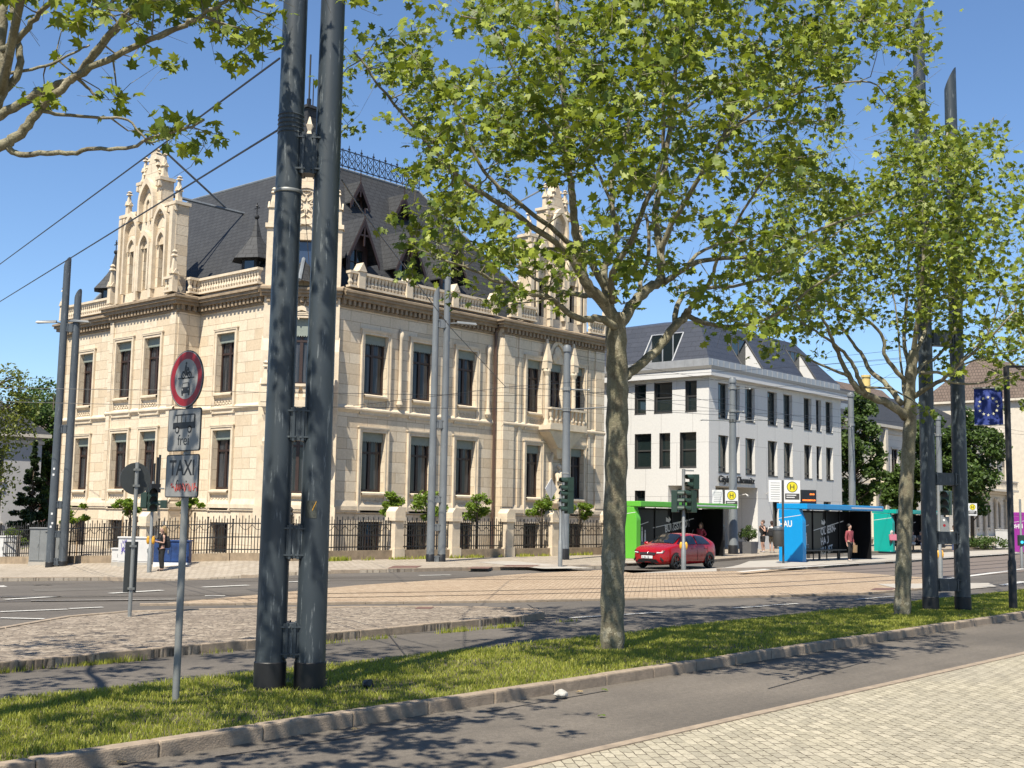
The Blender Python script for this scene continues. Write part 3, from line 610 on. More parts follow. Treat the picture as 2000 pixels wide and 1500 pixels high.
# ---- walls with window openings
wR = [(1.6, 3.1), (4.75, 6.25), (7.95, 9.4)]; wRB = [(1.97, 3.2), (4.0, 5.05), (5.8, 7.0)]
wL1 = [(2.05, 3.45)]; wL4 = [(14.95, 16.4)]; wLB = [(.65, 2.1), (3.3, 4.7)]
UP, LO, BA = (7.65, 10.5), (3.05, 5.85), (.15, 1.65)
mb = MB(TR); hs = [(a, b) + UP for a, b in wR] + [(a, b) + LO for a, b in wR] + [(a, b) + BA for a, b in wR]
wall(mb, 0, 10.9, Z0, ZC, hs)
mb.T = TRB_; hsB = [(a, b) + UP for a, b in wRB] + [(a, b) + LO for a, b in (wRB[0], wRB[2])] + [(a, b) + BA for a, b in (wRB[0], wRB[2])]
wall(mb, 0, 8.85, Z0, ZC, hsB); mb.poly([(0, 0, Z0), (0, -.5, Z0), (0, -.5, ZC), (0, 0, ZC)]); mb.poly([(8.85, 0, Z0), (8.85, -9, Z0), (8.85, -9, ZC), (8.85, 0, ZC)])
mb.T = TL; hsL = [q + r for q in wL1 + wL4 for r in (UP, LO, (.0, 1.5))]
wall(mb, 0, 7.4, Z0, ZC, [h for h in hsL if h[0] < 7]); wall(mb, 13.1, 18.6, Z0, ZC, [h for h in hsL if h[0] > 13])
mb.T = TLB; wall(mb, 0, 6.0, Z0, ZC, [q + r for q in wLB for r in (UP, LO, (.0, 1.5))])
for s in (0, 6.0): mb.poly([(s, 0, Z0), (s, -1.35, Z0), (s, -1.35, ZC), (s, 0, ZC)])
mb.T = TC; CW = math.hypot(2.4, 2.4); cm = CW / 2
wall(mb, 0, CW, Z0, ZC, [(cm - .62, cm + .62, 7.9, 11.0), (cm - .6, cm + .6, 2.9, 6.2)])
mb.T = ID; mb.poly([(33, 63, Z0), (48, 63, Z0), (48, 63, ZC), (33, 63, ZC)])
mb.build('wall', K['sandstone'], villa)
for T, ws, rows in ((TR, wR, 1), (TRB_, [wRB[0], wRB[2]], 1), (TL, wL1 + wL4, 1), (TLB, wLB, 1)):
    for a, b in ws:
        villa_window(T, a, b, *UP, villa); villa_window(T, a, b, *LO, villa); basement_window(T, a, b, *(BA if T in (TR, TRB_) else (0., 1.5)), villa)
villa_window(TRB_, *wRB[1], *UP, villa, panel=False, sur=False)
villa_window(TC, cm - .62, cm + .62, 7.9, 11.0, villa, panel=False, blind=.8); villa_window(TC, cm - .6, cm + .6, 2.9, 6.2, villa, panel=False, blind=.6)
# ---- ledges, cornice, piers
mb = MB(TR); bands(mb, 0, 10.9); mb.T = TRB_; bands(mb, 0, 8.85, .0, .1); mb.T = TL; bands(mb, 0, 7.4, .1); bands(mb, 13.1, 18.6); mb.T = TLB; bands(mb, 0, 6.0, .1, .1); mb.T = TC; bands(mb, 0, CW)
mb.T = Fr(31.7, 49.6, 1, 0); bands(mb, 0, 1.3)
mb.build('string_course', K['trim'], villa)
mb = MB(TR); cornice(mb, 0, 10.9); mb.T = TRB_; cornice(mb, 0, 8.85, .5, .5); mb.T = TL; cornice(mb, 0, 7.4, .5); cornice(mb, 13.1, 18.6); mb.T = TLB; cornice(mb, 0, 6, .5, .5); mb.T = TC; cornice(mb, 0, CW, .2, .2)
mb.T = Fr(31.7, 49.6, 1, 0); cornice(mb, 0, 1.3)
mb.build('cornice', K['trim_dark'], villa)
for T, a, b, o in ((TRB_, .02, .88, .1), (TRB_, 8.02, 8.83, .1), (TRB_, 1.25, 1.45, .07), (TRB_, 7.35, 7.55, .07), (TLB, .01, .34, .08), (TLB, 5.51, 5.99, .08), (TL, .02, .5, .08), (Fr(31.7, 49.6, 1, 0), .05, .5, .08)):
    mb = MB(T); mb.box(a, .002, ZP + .3, b, o, ZC - .36); mb.build('pilaster', K['sandstone'], villa)
for s in (3.9, 7.1, 10.25):
    mb = MB(TR); mb.lathe(s, .1, [(.1, 7.15), (.17, 7.3), (.11, 7.5), (.09, 7.7), (.085, 10.4), (.12, 10.5), (.16, 10.75), (.05, 11.0)], 10)
    mb.build('wall_shaft', K['trim'], villa, smooth=True)
mb = MB(TR); mb.tube([(10.7, .16, Z0), (10.7, .16, ZC - .2), (10.7, .4, ZC + .1)], .075, 8)
mb.build('drainpipe', K['copper'], villa, smooth=True)
mb = MB(TL); mb.tube([(13.25, .14, 2.2), (13.25, .14, ZC - .2), (13.25, .35, ZC + .1)], .075, 8); mb.build('drainpipe', K['copper'], villa, smooth=True)
# ---- balustrades
for T, s0, s1, ps in ((TR, 0.3, 10.7, (1.0, 4.1, 7.35, 10.35)), (TRB_, .2, 2.35, ()), (TRB_, 7.1, 8.75, ()), (TL, .2, 7.4, ()), (TL, 13.1, 18.4, ()), (TLB, .1, .55, ()), (TLB, 5.2, 5.95, ()), (Fr(31.9, 49.65, 1, 0), .2, 1.1, ())):
    e = [s0] + sorted(ps) + [s1]
    for a, b in zip(e, e[1:]):
        if b - a > .5: baluster_run(T, a + (.2 if a in ps else 0), b - (.2 if b in ps else 0), villa)
    for s in ps: pedestal(T, s, villa)
for T, s in ((TRB_, .9), (TRB_, 8.6), (TLB, .15), (TLB, 5.85), (TL, .15)): pinnacle(T, s, .22, ZT, 2.1 if T is not TL else 2.0, villa, .15)
# ---- roofs
def frustum_roof(name, e, t, ze, zt, mat, parent, top=True):
    mb = MB(); a = [(e[0], e[2], ze), (e[1], e[2], ze), (e[1], e[3], ze), (e[0], e[3], ze)]; b = [(t[0], t[2], zt), (t[1], t[2], zt), (t[1], t[3], zt), (t[0], t[3], zt)]
    for i in range(4): mb.poly([a[i], a[(i + 1) % 4], b[(i + 1) % 4], b[i]])
    if top: mb.poly(b)
    return mb, a, b
mb, ea, tb = frustum_roof('roof', (33.5, 52.6, 42.6, 62.8), (39.1, 46.2, 48.1, 60.5), 12.62, 20.45, K['slate'], villa)
roof = mb.build('roof', K['slate'], villa)
# roofs behind the three gables
def gable_roof(mb, T, s0, s1, ze, zr, o0, o1):
    c = (s0 + s1) / 2
    mb.poly([(s0, o0, ze), (s0, o1, ze), (c, o1, zr), (c, o0, zr)]); mb.poly([(s1, o0, ze), (s1, o1, ze), (c, o1, zr), (c, o0, zr)])
mb = MB(); gable_roof(mb, TLB, .4, 5.6, 12.7, 18.05, -.6, -7.6); mb.build('gable_roof', K['slate'], villa); mb = MB(); gable_roof(mb, TRB_, 1.85, 7.05, 12.7, 18.05, -.6, -9); mb.build('gable_roof', K['slate'], villa); mb = MB(); gable_roof(mb, TC, .15, CW - .15, 13.6, 17.2, -.2, -5)
mb.build('gable_roof', K['slate'], villa)
mb = MB()
for i in range(4): mb.tube([ea[i], tb[i]], .09, 6); mb.tube([tb[i], tb[(i + 1) % 4]], .08, 6)
mb.T = TLB; mb.tube([(3, -.6, 18.1), (3, -5.9, 18.1)], .09, 6); mb.T = TRB_; mb.tube([(4.45, -.6, 18.1), (4.45, -5.5, 18.1)], .09, 6)
mb.build('roof_ridge', K['lead'], roof)
mb = MB(); zt = 20.5                        # iron cresting along the flat top
def crest(mb, p, q):
    L = math.dist(p, q); n = int(L / .42); 
    T = Fr(p[0], p[1], q[0] - p[0], q[1] - p[1])
    mb.T = T
    for z in (.12, 1.0): mb.box(0, -.02, zt + z, L, .02, zt + z + .05)
    for i in range(n + 1):
        x = i * L / n; mb.box(x - .018, -.018, zt, x + .018, .018, zt + 1.12)
        if i % 2 == 0: mb.frus(x, 0, zt + 1.1, .07, .02, zt + 1.18, .07, .02); mb.frus(x, 0, zt + 1.12, .02, .02, zt + 1.36, .01, .01)
        if i < n:
            m_ = x + L / n / 2
            for s_ in (1, -1): mb.tube([(m_ - s_ * .17, 0, zt + .17), (m_, .0, zt + .4), (m_ + s_ * .17, 0, zt + .62), (m_, 0, zt + .8), (m_ - s_ * .16, 0, zt + .98)], .02, 4)
            mb.tube([(m_ + .11 * math.cos(k), 0, zt + .5 + .11 * math.sin(k)) for k in [j * .785 for j in range(9)]], .016, 4)
for p, q in (((39.1, 48.1), (46.2, 48.1)),): crest(mb, p, q)
mb.build('roof_cresting', K['iron'], roof)
mb = MB(); mb.box(37.4, 47.4, 18, 38.4, 48.4, 22.9); mb.box(37.3, 47.3, 22.9, 38.5, 48.5, 23.05); ch = mb.build('chimney', K['slate'], roof)
mb = MB(); mb.tube([(37.7, 47.7, 23.0), (37.7, 47.7, 25.9)], .05, 6); mb.tube([(38.2, 48.0, 23.0), (38.2, 48.0, 24.8)], .035, 6); mb.box(37.62, 47.62, 23.0, 37.78, 47.78, 23.5); mb.build('chimney_rod', K['iron'], ch)
mb = MB(); mb.lathe(34.6, 56.9, [(.28, 15.2), (.24, 16.6), (.3, 16.7), (.16, 16.8), (.14, 17.8), (.22, 17.9), (.1, 18.2), (.16, 18.4), (.04, 18.8)], 8); mb.build('roof_finial', K['trim'], roof)
# ---- dormers
def dormer(T, c, w_, zb, ze, zr, parent, depth=3.6, big=True):
    mb = MB(T); h = w_ / 2
    mb.poly([(c - h, 0, zb), (c - h, -depth, zb), (c - h, -depth, ze), (c - h, 0, ze)]); mb.poly([(c + h, 0, zb), (c + h, -depth, zb), (c + h, -depth, ze), (c + h, 0, ze)])
    wall(mb, c - h, c + h, zb, ze, [(c - h * .62, c + h * .62, zb + .15, ze - .12)], .12); mb.poly([(c - h, -.02, ze), (c + h, -.02, ze), (c, -.02, zr - .1)])
    d = mb.build('dormer', K['red_wood'] if big else K['wood'], parent)
    mb = MB(T); e = .36 if big else .24; ov = .5 if big else .3; k = (zr - ze) / (h + .02)
    for s in (-1, 1):
        mb.prism([(c, ov, zr), (c, -depth - .8, zr), (c + s * (h + e), -depth - .8, ze - k * e), (c + s * (h + e), ov, ze - k * e)], (0, 0, .07))
    mb.build('dormer_roof', K['slate'], d)
    mb = MB(T)
    for s in (-1, 1): mb.prism([(c, ov - .01, zr), (c, ov - .01, zr - .32), (c + s * (h + e), ov - .01, ze - k * e - .3), (c + s * (h + e + .02), ov - .01, ze - k * e)], (0, .05, 0))
    mb.box(c - h * .5, ov - .03, ze + (zr - ze) * .35, c + h * .5, ov + .02, ze + (zr - ze) * .35 + .09); mb.box(c - .04, ov - .03, ze, c + .04, ov + .03, zr)
    mb.tube([(c, ov, zr), (c, ov, zr + .5)], .03, 5); mb.build('bargeboard', K['red_wood'], d)
    mb = MB(T); a, b, z0, z1 = c - h * .62, c + h * .62, zb + .15, ze - .12
    mb.poly([(a, -.1, z0), (b, -.1, z0), (b, -.1, z1), (a, -.1, z1)]); mb.build('pane', K['dark_glass'], d, fix=False)
    mb = MB(T)
    for x in ([c] if not big else [c, a, b]): mb.box(x - .035, -.1, z0, x + .035, -.03, z1)
    for z in (z0 + (z1 - z0) * .35, z0 + (z1 - z0) * .7): mb.box(a, -.1, z - .02, b, -.05, z + .02)
    mb.build('dormer_frame', K['red_wood'], d)
TD = Fr(0, 43.35, 1, 0); TS = Fr(0, 46.3, 1, 0)
for x in (37.55, 40.75, 43.95): dormer(TD, x, 1.35, 12.7, 14.95, 16.35, villa)
for x in (39.95, 43.1): dormer(TS, x, .85, 17.5, 18.45, 19.25, villa, 2.4, False)
def turret(cx, cy, parent):
    mb = MB(); mb.lathe(cx, cy, [(.75, 12.6), (.75, 14.35)], 6); mb.lathe(cx, cy, [(1.22, 14.25), (.8, 14.75), (.46, 15.2), (.3, 15.45), (.04, 16.45)], 6); o = mb.build('turret_dormer', K['slate'], parent)
    mb = MB(); mb.tube([(cx, cy, 16.3), (cx, cy, 17.2)], .03, 5); mb.ball((cx, cy, 16.5), .13, 8, 5); mb.box(cx - .02, cy - .2, 16.92, cx + .02, cy + .2, 16.97); mb.ball((cx, cy, 17.05), .07, 6, 4); mb.build('finial', K['iron'], o)
    mb = MB()
    for k in range(6):
        a = k * math.pi / 3 + math.pi / 6; x, y = cx + .66 * math.cos(a), cy + .66 * math.sin(a); t = (-math.sin(a) * .24, math.cos(a) * .24)
        mb.poly([(x - t[0], y - t[1], 13.3), (x + t[0], y + t[1], 13.3), (x + t[0], y + t[1], 14.2), (x - t[0], y - t[1], 14.2)])
    mb.build('pane', K['dark_glass'], o, fix=False)
turret(34.5, 47.4, villa); turret(34.5, 60.5, villa)
# ---- stepped gables over the bays
def gable(T, c, parent, dz=0.):
    mb = MB(T)
    hz = [(c - 1.62, c - 1.07, 13.0, 15.15), (c - .28, c + .28, 13.0, 15.15), (c + 1.07, c + 1.62, 13.0, 15.15)]
    u1, u2 = 17.0 + dz * .5, 18.5 + dz
    wall(mb, c - 2.5, c + 2.5, 12.45, u1, hz, .3); wall(mb, c - 1.02, c + 1.02, u1, u2, [], .3)
    for a, b, z0, z1 in ((-2.5, 2.5, 12.45, u1), (-1.02, 1.02, u1, u2)):
        for s in (a, b): mb.poly([(c + s, 0, z0), (c + s, -.7, z0), (c + s, -.7, z1), (c + s, 0, z1)])
        mb.poly([(c + a, -.7, z0), (c + b, -.7, z0), (c + b, -.7, z1), (c + a, -.7, z1)])
    mb.poly([(c - 2.5, 0, u1), (c + 2.5, 0, u1), (c + 2.5, -.7, u1), (c - 2.5, -.7, u1)])
    mb.prism([(c - .78, -.02, u2), (c + .78, -.02, u2), (c + .32, -.02, u2 + 1.05), (c + .08, -.02, u2 + 1.65), (c - .08, -.02, u2 + 1.65), (c - .32, -.02, u2 + 1.05)], (0, -.6, 0))
    g = mb.build('gable', K['sandstone'], parent)
    mb = MB(T)
    for u in (-1.35, 0, 1.35):               # pointed blind arches over the windows
        w2 = .62 if u else .5; zs = 15.6 if u else 15.3; top = 12.95
        o1 = arch(c + u - w2, c + u + w2, top, zs + (.55 if u else -.1), 6, .95); i1 = arch(c + u - w2 + .13, c + u + w2 - .13, top, zs + (.5 if u else -.15), 6, .95); frame_ring(mb, .0, .24, o1, i1); mb.build('blind_arch', K['trim'], g); mb = MB(T)
        o2 = arch(c + u - .4, c + u + .4, 15.12, 15.3, 5, .9); i2 = arch(c + u - .29, c + u + .29, 15.12, 15.28, 5, .9); frame_ring(mb, .0, .13, o2, i2); mb.build('window_arch', K['trim'], g); mb = MB(T)
    o1 = arch(c - .72, c + .72, u1 - .45, u2 - 1.05, 7, 1.05); i1 = arch(c - .56, c + .56, u1 - .45, u2 - 1.08, 7, 1.05); frame_ring(mb, 0, .26, o1, i1); mb.build('blind_arch', K['trim'], g); mb = MB(T)
    o1 = arch(c - .24, c + .24, u1 - .5, u1 + .4, 5); i1 = arch(c - .15, c + .15, u1 - .5, u1 + .38, 5); frame_ring(mb, 0, .1, o1, i1); mb.build('blind_arch', K['trim'], g)
    for u in (-2.35, -.68, .68, 2.35): mb = MB(T); mb.box(c + u - .13, 0, 12.5, c + u + .13, .22, 15.3 if abs(u) < 1 else 16.9); mb.build('gable_pilaster', K['trim'], g)
    for a, b, z in ((-2.6, -1.0, u1), (1.0, 2.6, u1), (-1.12, -.62, u2), (.62, 1.12, u2)):
        mb = MB(T); mb.box(c + a, -.75, z, c + b, .16, z + .16); mb.box(c + a + .05, 0, z - .32, c + b - .05, .1, z)
        n = max(2, int((b - a) / .28))
        for i in range(n): x = c + a + (i + .5) * (b - a) / n; mb.box(x - .07, .0, z - .3, x + .07, .16, z - .06)
        mb.build('gable_cornice', K['trim'], g)
    mb = MB(T)
    for s in (-1, 1):
        for k in range(4): z = u2 + .2 + k * .33; x = c + s * (1.0 - .68 * (z - u2) / 1.05 if z < u2 + 1.05 else .32 - .24 * (z - u2 - 1.05) / .6); mb = MB(T); mb.frus(x + s * .04, -.1, z, .1, .12, z + .16, .04, .06); mb.build('crocket', K['trim'], g)
    mb = MB(T)
    w0 = u2 + 1.6; mb.frus(c, -.3, w0, .16, .16, w0 + .08, .1, .1); mb.frus(c, -.3, w0 + .08, .06, .06, w0 + .18, .14, .14); mb.frus(c, -.3, w0 + .18, .11, .11, w0 + .32, .03, .03)
    mb.build('gable_finial', K['trim'], g)
    for a, b, z0, z1 in hz:
        mb = MB(T); mb.poly([(a, -.28, z0), (b, -.28, z0), (b, -.28, z1), (a, -.28, z1)]); wn = mb.build('gable_window', K['dark_glass'], g, fix=False)
        mb = MB(T); mb.box(a, -.29, z0, a + .06, -.22, z1); mb.box(b - .06, -.29, z0, b, -.22, z1); mb.box(a, -.29, z0 + 1.4, b, -.2, z0 + 1.48); mb.build('frame', K['wood'], wn)
    for u, z, h in ((-2.3, u1 + .16, 1.35), (2.3, u1 + .16, 1.35), (-.88, u2 + .16, 1.4), (.88, u2 + .16, 1.4)): pinnacle(T, c + u, -.2, z, h, g, .125)
gable(TLB, 3.0, villa); gable(TRB_, 4.45, villa, .6)
# ---- canted corner: buttresses, oriel balcony, rose gable
mb = MB(TC); gz = 15.3
wall(mb, .1, CW - .1, 12.2, gz, [(cm - .5, cm + .5, 12.95, 14.7)], .3)
for s in (.1, CW - .1): mb.poly([(s, 0, 12.2), (s, -1.2, 12.2), (s, -1.2, gz), (s, 0, gz)])
mb.prism([(.1, .0, gz), (CW - .1, .0, gz), (CW - .5, .0, gz + .5), (cm + .32, .0, 18.4), (cm + .1, .0, 19.7), (cm - .1, .0, 19.7), (cm - .32, .0, 18.4), (.5, 0, gz + .5)], (0, -.6, 0))
g = mb.build('gable', K['sandstone'], villa)
mb = MB(TC); cz = 16.35
for r0, r1, o in ((.95, .8, .14), (.78, .68, .08)):
    for i in range(24):
        a, b = i * math.pi / 12, (i + 1) * math.pi / 12
        q = [(cm + r * math.cos(t), cz + r * math.sin(t)) for r in (r0, r1) for t in (a, b)]
        mb.poly([(q[0][0], o, q[0][1]), (q[1][0], o, q[1][1]), (q[3][0], o, q[3][1]), (q[2][0], o, q[2][1])]); mb.poly([(q[0][0], 0, q[0][1]), (q[1][0], 0, q[1][1]), (q[1][0], o, q[1][1]), (q[0][0], o, q[0][1])]); mb.poly([(q[2][0], 0, q[2][1]), (q[3][0], 0, q[3][1]), (q[3][0], o, q[3][1]), (q[2][0], o, q[2][1])])
for i in range(8):
    a = i * math.pi / 4 + .39; b = a + .39; c_ = a - .39
    mb.tube([(cm + .2 * math.cos(a), .04, cz + .2 * math.sin(a)), (cm + .45 * math.cos(b), .04, cz + .45 * math.sin(b)), (cm + .7 * math.cos(a), .04, cz + .7 * math.sin(a)), (cm + .45 * math.cos(c_), .04, cz + .45 * math.sin(c_)), (cm + .2 * math.cos(a), .04, cz + .2 * math.sin(a))], .04, 5)
o1 = arch(cm - .62, cm + .62, 12.95, 14.75, 6, .8); i1 = arch(cm - .5, cm + .5, 12.95, 14.75, 6, .8); frame_ring(mb, 0, .12, o1, i1)
for s in (.18, CW - .18):
    mb.box(s - .27, -.1, 2.3, s + .27, .34, 9.4); mb.add([(s - .27, .34, 9.4), (s + .27, .34, 9.4), (s + .27, .1, 10.1), (s - .27, .1, 10.1)], [(0, 1, 2, 3)]); mb.box(s - .22, -.1, 9.4, s + .22, .14, gz - .1); mb.box(s - .3, -.3, gz - .1, s + .3, .25, gz + .1)
    mb.box(s - .32, -.1, -.9, s + .32, .42, 2.3)
o1 = arch(cm - .95, cm + .95, 7.0, 10.4, 7, .62); i1 = arch(cm - .78, cm + .78, 7.0, 10.4, 7, .62); frame_ring(mb, 0, .15, o1, i1)
o1 = arch(cm - .9, cm + .9, 2.4, 5.6, 7, .62); i1 = arch(cm - .72, cm + .72, 2.4, 5.6, 7, .62); frame_ring(mb, 0, .2, o1, i1)
for i in range(6):
    a = i * math.pi / 3; mb.tube([(cm + .1 * math.cos(a), .05, 11.35 + .1 * math.sin(a)), (cm + .55 * math.cos(a + .25), .05, 11.35 + .45 * math.sin(a + .25))], .04, 5)
mb.build('corner_tracery', K['trim'], g)
for s in (.2, CW - .2): pinnacle(TC, s, .0, gz + .1, 1.75, g, .2)
mb = MB(TC); mb.poly([(cm - .5, -.28, 12.95), (cm + .5, -.28, 12.95), (cm + .5, -.28, 14.7), (cm - .5, -.28, 14.7)]); mb.build('gable_window', glass_mat('blue reflecting glass', (.03, .045, .08), .03), g, fix=False)
mb = MB(TC); mb.frus(cm, -.25, 19.65, .16, .16, 20.0, .08, .08); mb.frus(cm, -.25, 20.0, .07, .07, 20.3, .17, .17); mb.frus(cm, -.25, 20.3, .12, .12, 20.7, .03, .03); mb.build('finial', K['trim'], g)
# corner balcony
mb = MB(TC); mb.box(.1, .0, 6.75, CW - .1, 1.0, 6.98); mb.frus(cm, .45, 6.35, 1.3, .35, 6.75, 1.55, .52)
for s in (.35, CW - .35): mb.lathe(s, .75, [(.1, 5.0), (.16, 5.2), (.1, 5.4), (.1, 6.1), (.2, 6.4)], 10); mb.frus(s, .6, 4.3, .1, .2, 5.0, .2, .3)
bal = mb.build('balcony', K['trim'], villa)
baluster_run(TC, .2, CW - .2, bal, 'balcony_balustrade', .85, 6.98, .85, .3)
for s in (.25, CW - .25): pinnacle(TC, s, .85, 6.98, 1.9, bal, .17)
# balcony and niche on the street bay
c0 = 4.52
mb = MB(TRB_); mb.box(2.9, 0, 6.72, 6.15, .95, 6.98); mb.box(3.0, 0, 6.6, 6.05, .8, 6.72); mb.frus(c0, .3, 5.75, .5, .3, 6.6, 1.45, .5); mb.frus(c0, .15, 5.2, .15, .12, 5.75, .5, .3)
bal = mb.build('balcony', K['trim'], villa); baluster_run(TRB_, 2.95, 6.1, bal, 'balcony_balustrade', .8, 6.98, .95, .34)
mb = MB(TRB_)
for s in (3.35, 5.7):
    mb.lathe(s, .28, [(.2, 7.0), (.13, 7.3), (.12, 9.7), (.22, 9.95), (.2, 10.1)], 10); mb.frus(s, .26, 10.1, .2, .2, 10.5, .2, .2); mb.frus(s, .26, 10.5, .22, .22, 11.75, .04, .04)
o1 = arch(3.75, 5.3, 10.5, 10.7, 6, .8); i1 = arch(3.92, 5.13, 10.5, 10.7, 6, .8); frame_ring(mb, 0, .12, o1, i1); mb.ball((4.52, .06, 11.1), .3, 10, 6, (1, .3, 1.2)); mb.ball((4.3, .05, 10.8), .2, 8, 5, (1, .3, 1.3))
o1 = arch(3.95, 5.1, 2.9, 4.9, 6, .9); i1 = arch(4.08, 4.97, 2.9, 4.9, 6, .9); frame_ring(mb, 0, .16, o1, i1); mb.frus(c0, .25, 2.45, .25, .2, 2.75, .5, .32); mb.box(c0 - .5, 0, 2.75, c0 + .5, .55, 2.87)
mb.build('niche', K['trim'], villa)
# statue standing in the niche
st = MB(TRB_); q = 2.87
st.lathe(c0, .3, [(.27, 0), (.3, .1), (.27, .5), (.22, .95), (.21, 1.2), (.26, 1.45), (.2, 1.58), (.08, 1.64), (.08, 1.72)], 12, z=q); st.ball((c0, .3, q + 1.84), .13, 10, 7, (.9, 1, 1.15)); st.ball((c0, .27, q + 1.9), .14, 8, 5, (1, 1, .9))
st.tube([(c0 - .24, .32, q + 1.45), (c0 - .3, .42, q + 1.1), (c0 - .02, .58, q + 1.15)], [.09, .08, .06], 7); st.tube([(c0 + .24, .32, q + 1.45), (c0 + .3, .4, q + 1.12), (c0 + .1, .56, q + 1.3)], [.09, .08, .06], 7)
for k in range(7): a = k * .45 - 1.3; st.tube([(c0 + .27 * math.sin(a), .3 + .27 * math.cos(a), q), (c0 + .24 * math.sin(a + .1), .3 + .25 * math.cos(a + .1), q + .6), (c0 + .2 * math.sin(a), .3 + .2 * math.cos(a), q + 1.1)], [.05, .04, .02], 5)
o = st.build('statue', K['trim'], smooth=True); tag(o, 'pale stone statue of a robed figure standing in the villa wall niche', 'statue')
# ================================================================== THE WHITE OFFICE BUILDING
WX, WY = 63.8, 39.7
office = thing('office_building', (WX, WY, 0), 'modern white stone-clad office building with slate mansard roof and corner entrance', 'building')
OL = Fr(WX, 56, 0, -1); OR_ = Fr(WX, WY, 1, 0); HZT = 11.0
lo_u = [(10.6, 11.5), (12.15, 13.55), (14.55, 15.4)]; lo_m = [(10.62, 11.93), (12.57, 13.4), (14.14, 15.37)]
ro = [(1.1, 2.35), (2.55, 3.75), (4.45, 5.7), (7.4, 8.7), (9.6, 10.85), (12.55, 13.7), (14.4, 15.2), (15.9, 17.0)]
mb = MB(OL); hl = [q + (8.85, 10.8) for q in lo_u] + [q + (5.3, 7.5) for q in lo_m] + [(10.65, 11.46, .5, 3.8)]
mb_open = 13.25
wall(mb, 0, 16.3, 4.12, HZT, [h for h in hl if h[2] > 4], .4)
wall(mb, 0, mb_open, -.1, 4.12, [hl[-1]], .4)
mb.T = OR_; hr = [q + (8.45, 10.7) for q in ro] + [q + (5.0, 7.35) for q in ro] + [(8.0, 9.0, .2, 3.5), (15.4, 16.6, 1.2, 3.4)]
wall(mb, 0, 18.35, 4.12, HZT, [h for h in hr if h[2] > 4], .4); wall(mb, 6.0, 18.35, -.1, 4.12, [h for h in hr if h[2] < 4], .4)
mb.T = ID
mb.poly([(WX, 39.7, 4.12), (69.8, 39.7, 4.12), (69.8, 42.75, 4.12), (WX, 42.75, 4.12)]); mb.poly([(WX, 42.75, -.1), (69.8, 42.75, -.1), (69.8, 42.75, 4.12), (WX, 42.75, 4.12)]); mb.poly([(69.8, 39.7, -.1), (69.8, 42.75, -.1), (69.8, 42.75, 4.12), (69.8, 39.7, 4.12)])
mb.poly([(82.15, 39.7, -.1), (82.15, 56, -.1), (82.15, 56, HZT), (82.15, 39.7, HZT)])
mb.box(WX + .002, WY + .002, -.1, WX + .75, WY + .75, 4.12)
mb.build('wall', K['white_wall'], office)
mb = MB(); mb.box(WX - .45, WY - .45, HZT, 82.6, 56.4, 11.42); mb.build('cornice', K['white_trim'], office)
mb = MB(); mb.box(WX - .5, WY - .5, 11.42, 82.65, 56.45, 11.62); mb.build('eaves_gutter', K['reveal'], office)
def office_window(T, a, b, c, d, split=.48):
    mb = MB(T); o = -.33; f = .06
    for q in ((a, o, c, a + f, o + .1, d), (b - f, o, c, b, o + .1, d), (a + f, o, c, b - f, o + .1, c + f), (a + f, o, d - f, b - f, o + .1, d), (a + f, o, c + (d - c) * split, b - f, o + .08, c + (d - c) * split + .09)): mb.box(*q)
    mb.box(a - .01, -.33, c - .07, b + .01, .02, c)
    mb.box(a, -.22, c, a + .02, .012, d)
    w_ = mb.build('window', K['grey_frame'], office); MB(T).poly([(a, o + .02, c), (b, o + .02, c), (b, o + .02, d), (a, o + .02, d)]).build('pane', K['pane2'], w_, fix=False)
K['pane2'] = glass_mat('greenish glass', (.012, .02, .02), .03)
for h in hl: office_window(OL, *h)
for h in hr: office_window(OR_, *h, split=.12)
# mansard roof with sunk roof terraces
e = (WX + .05, 82.1, WY + .05, 55.9); t = (WX + 1.9, 78.6, WY + 1.9, 54); zb, ztp = 12.15, 15.0
def slope(mb, A, B, C_, D_, holes, ax):      # A-B bottom edge, C_-D_ top edge, holes as (u0, u1) on axis ax
    A, B, C_, D_ = map(Vector, (A, B, C_, D_)); f = lambda P, Q, u: P.lerp(Q, (u - P[ax]) / (Q[ax] - P[ax]))
    k = .72; cuts = [u for h in sorted(holes) for u in h]; prev_b, prev_t = A, C_
    for i, u in enumerate(cuts + [None]):
        nb, nt_ = (f(A, B, u), f(C_, D_, u)) if u is not None else (B, D_)
        if i % 2 == 0: mb.poly([tuple(q) for q in (prev_b, nb, nt_, prev_t)])
        else:
            q0, q1 = prev_b.lerp(prev_t, k), nb.lerp(nt_, k); mb.poly([tuple(q) for q in (q0, q1, nt_, prev_t)]); RO.append((prev_b.copy(), nb.copy(), q0, q1))
        prev_b, prev_t = nb, nt_
RO = []; mb = MB()
slope(mb, (e[0], e[2], zb), (e[1], e[2], zb), (t[0], t[2], ztp), (t[1], t[2], ztp), [(67.9, 70.7), (76.4, 78.4)], 0)
slope(mb, (e[0], e[2], zb), (e[0], e[3], zb), (t[0], t[2], ztp), (t[0], t[3], ztp), [(42.5, 45.0)], 1)
mb.poly([(e[1], e[2], zb), (e[1], e[3], zb), (t[1], t[3], ztp), (t[1], t[2], ztp)])
mb.poly([(t[0], t[2], ztp), (t[1], t[2], ztp), (t[1] - 4, 47, 15.9), (t[0] + 4, 47, 15.9)]); mb.poly([(t[0], t[2], ztp), (t[0], t[3], ztp), (t[0] + 4, 47, 15.9)]); mb.poly([(t[1], t[2], ztp), (t[1], t[3], ztp), (t[1] - 4, 47, 15.9)])
orf = mb.build('roof', K['tiles_modern'], office)
mb = MB(); e2 = .02
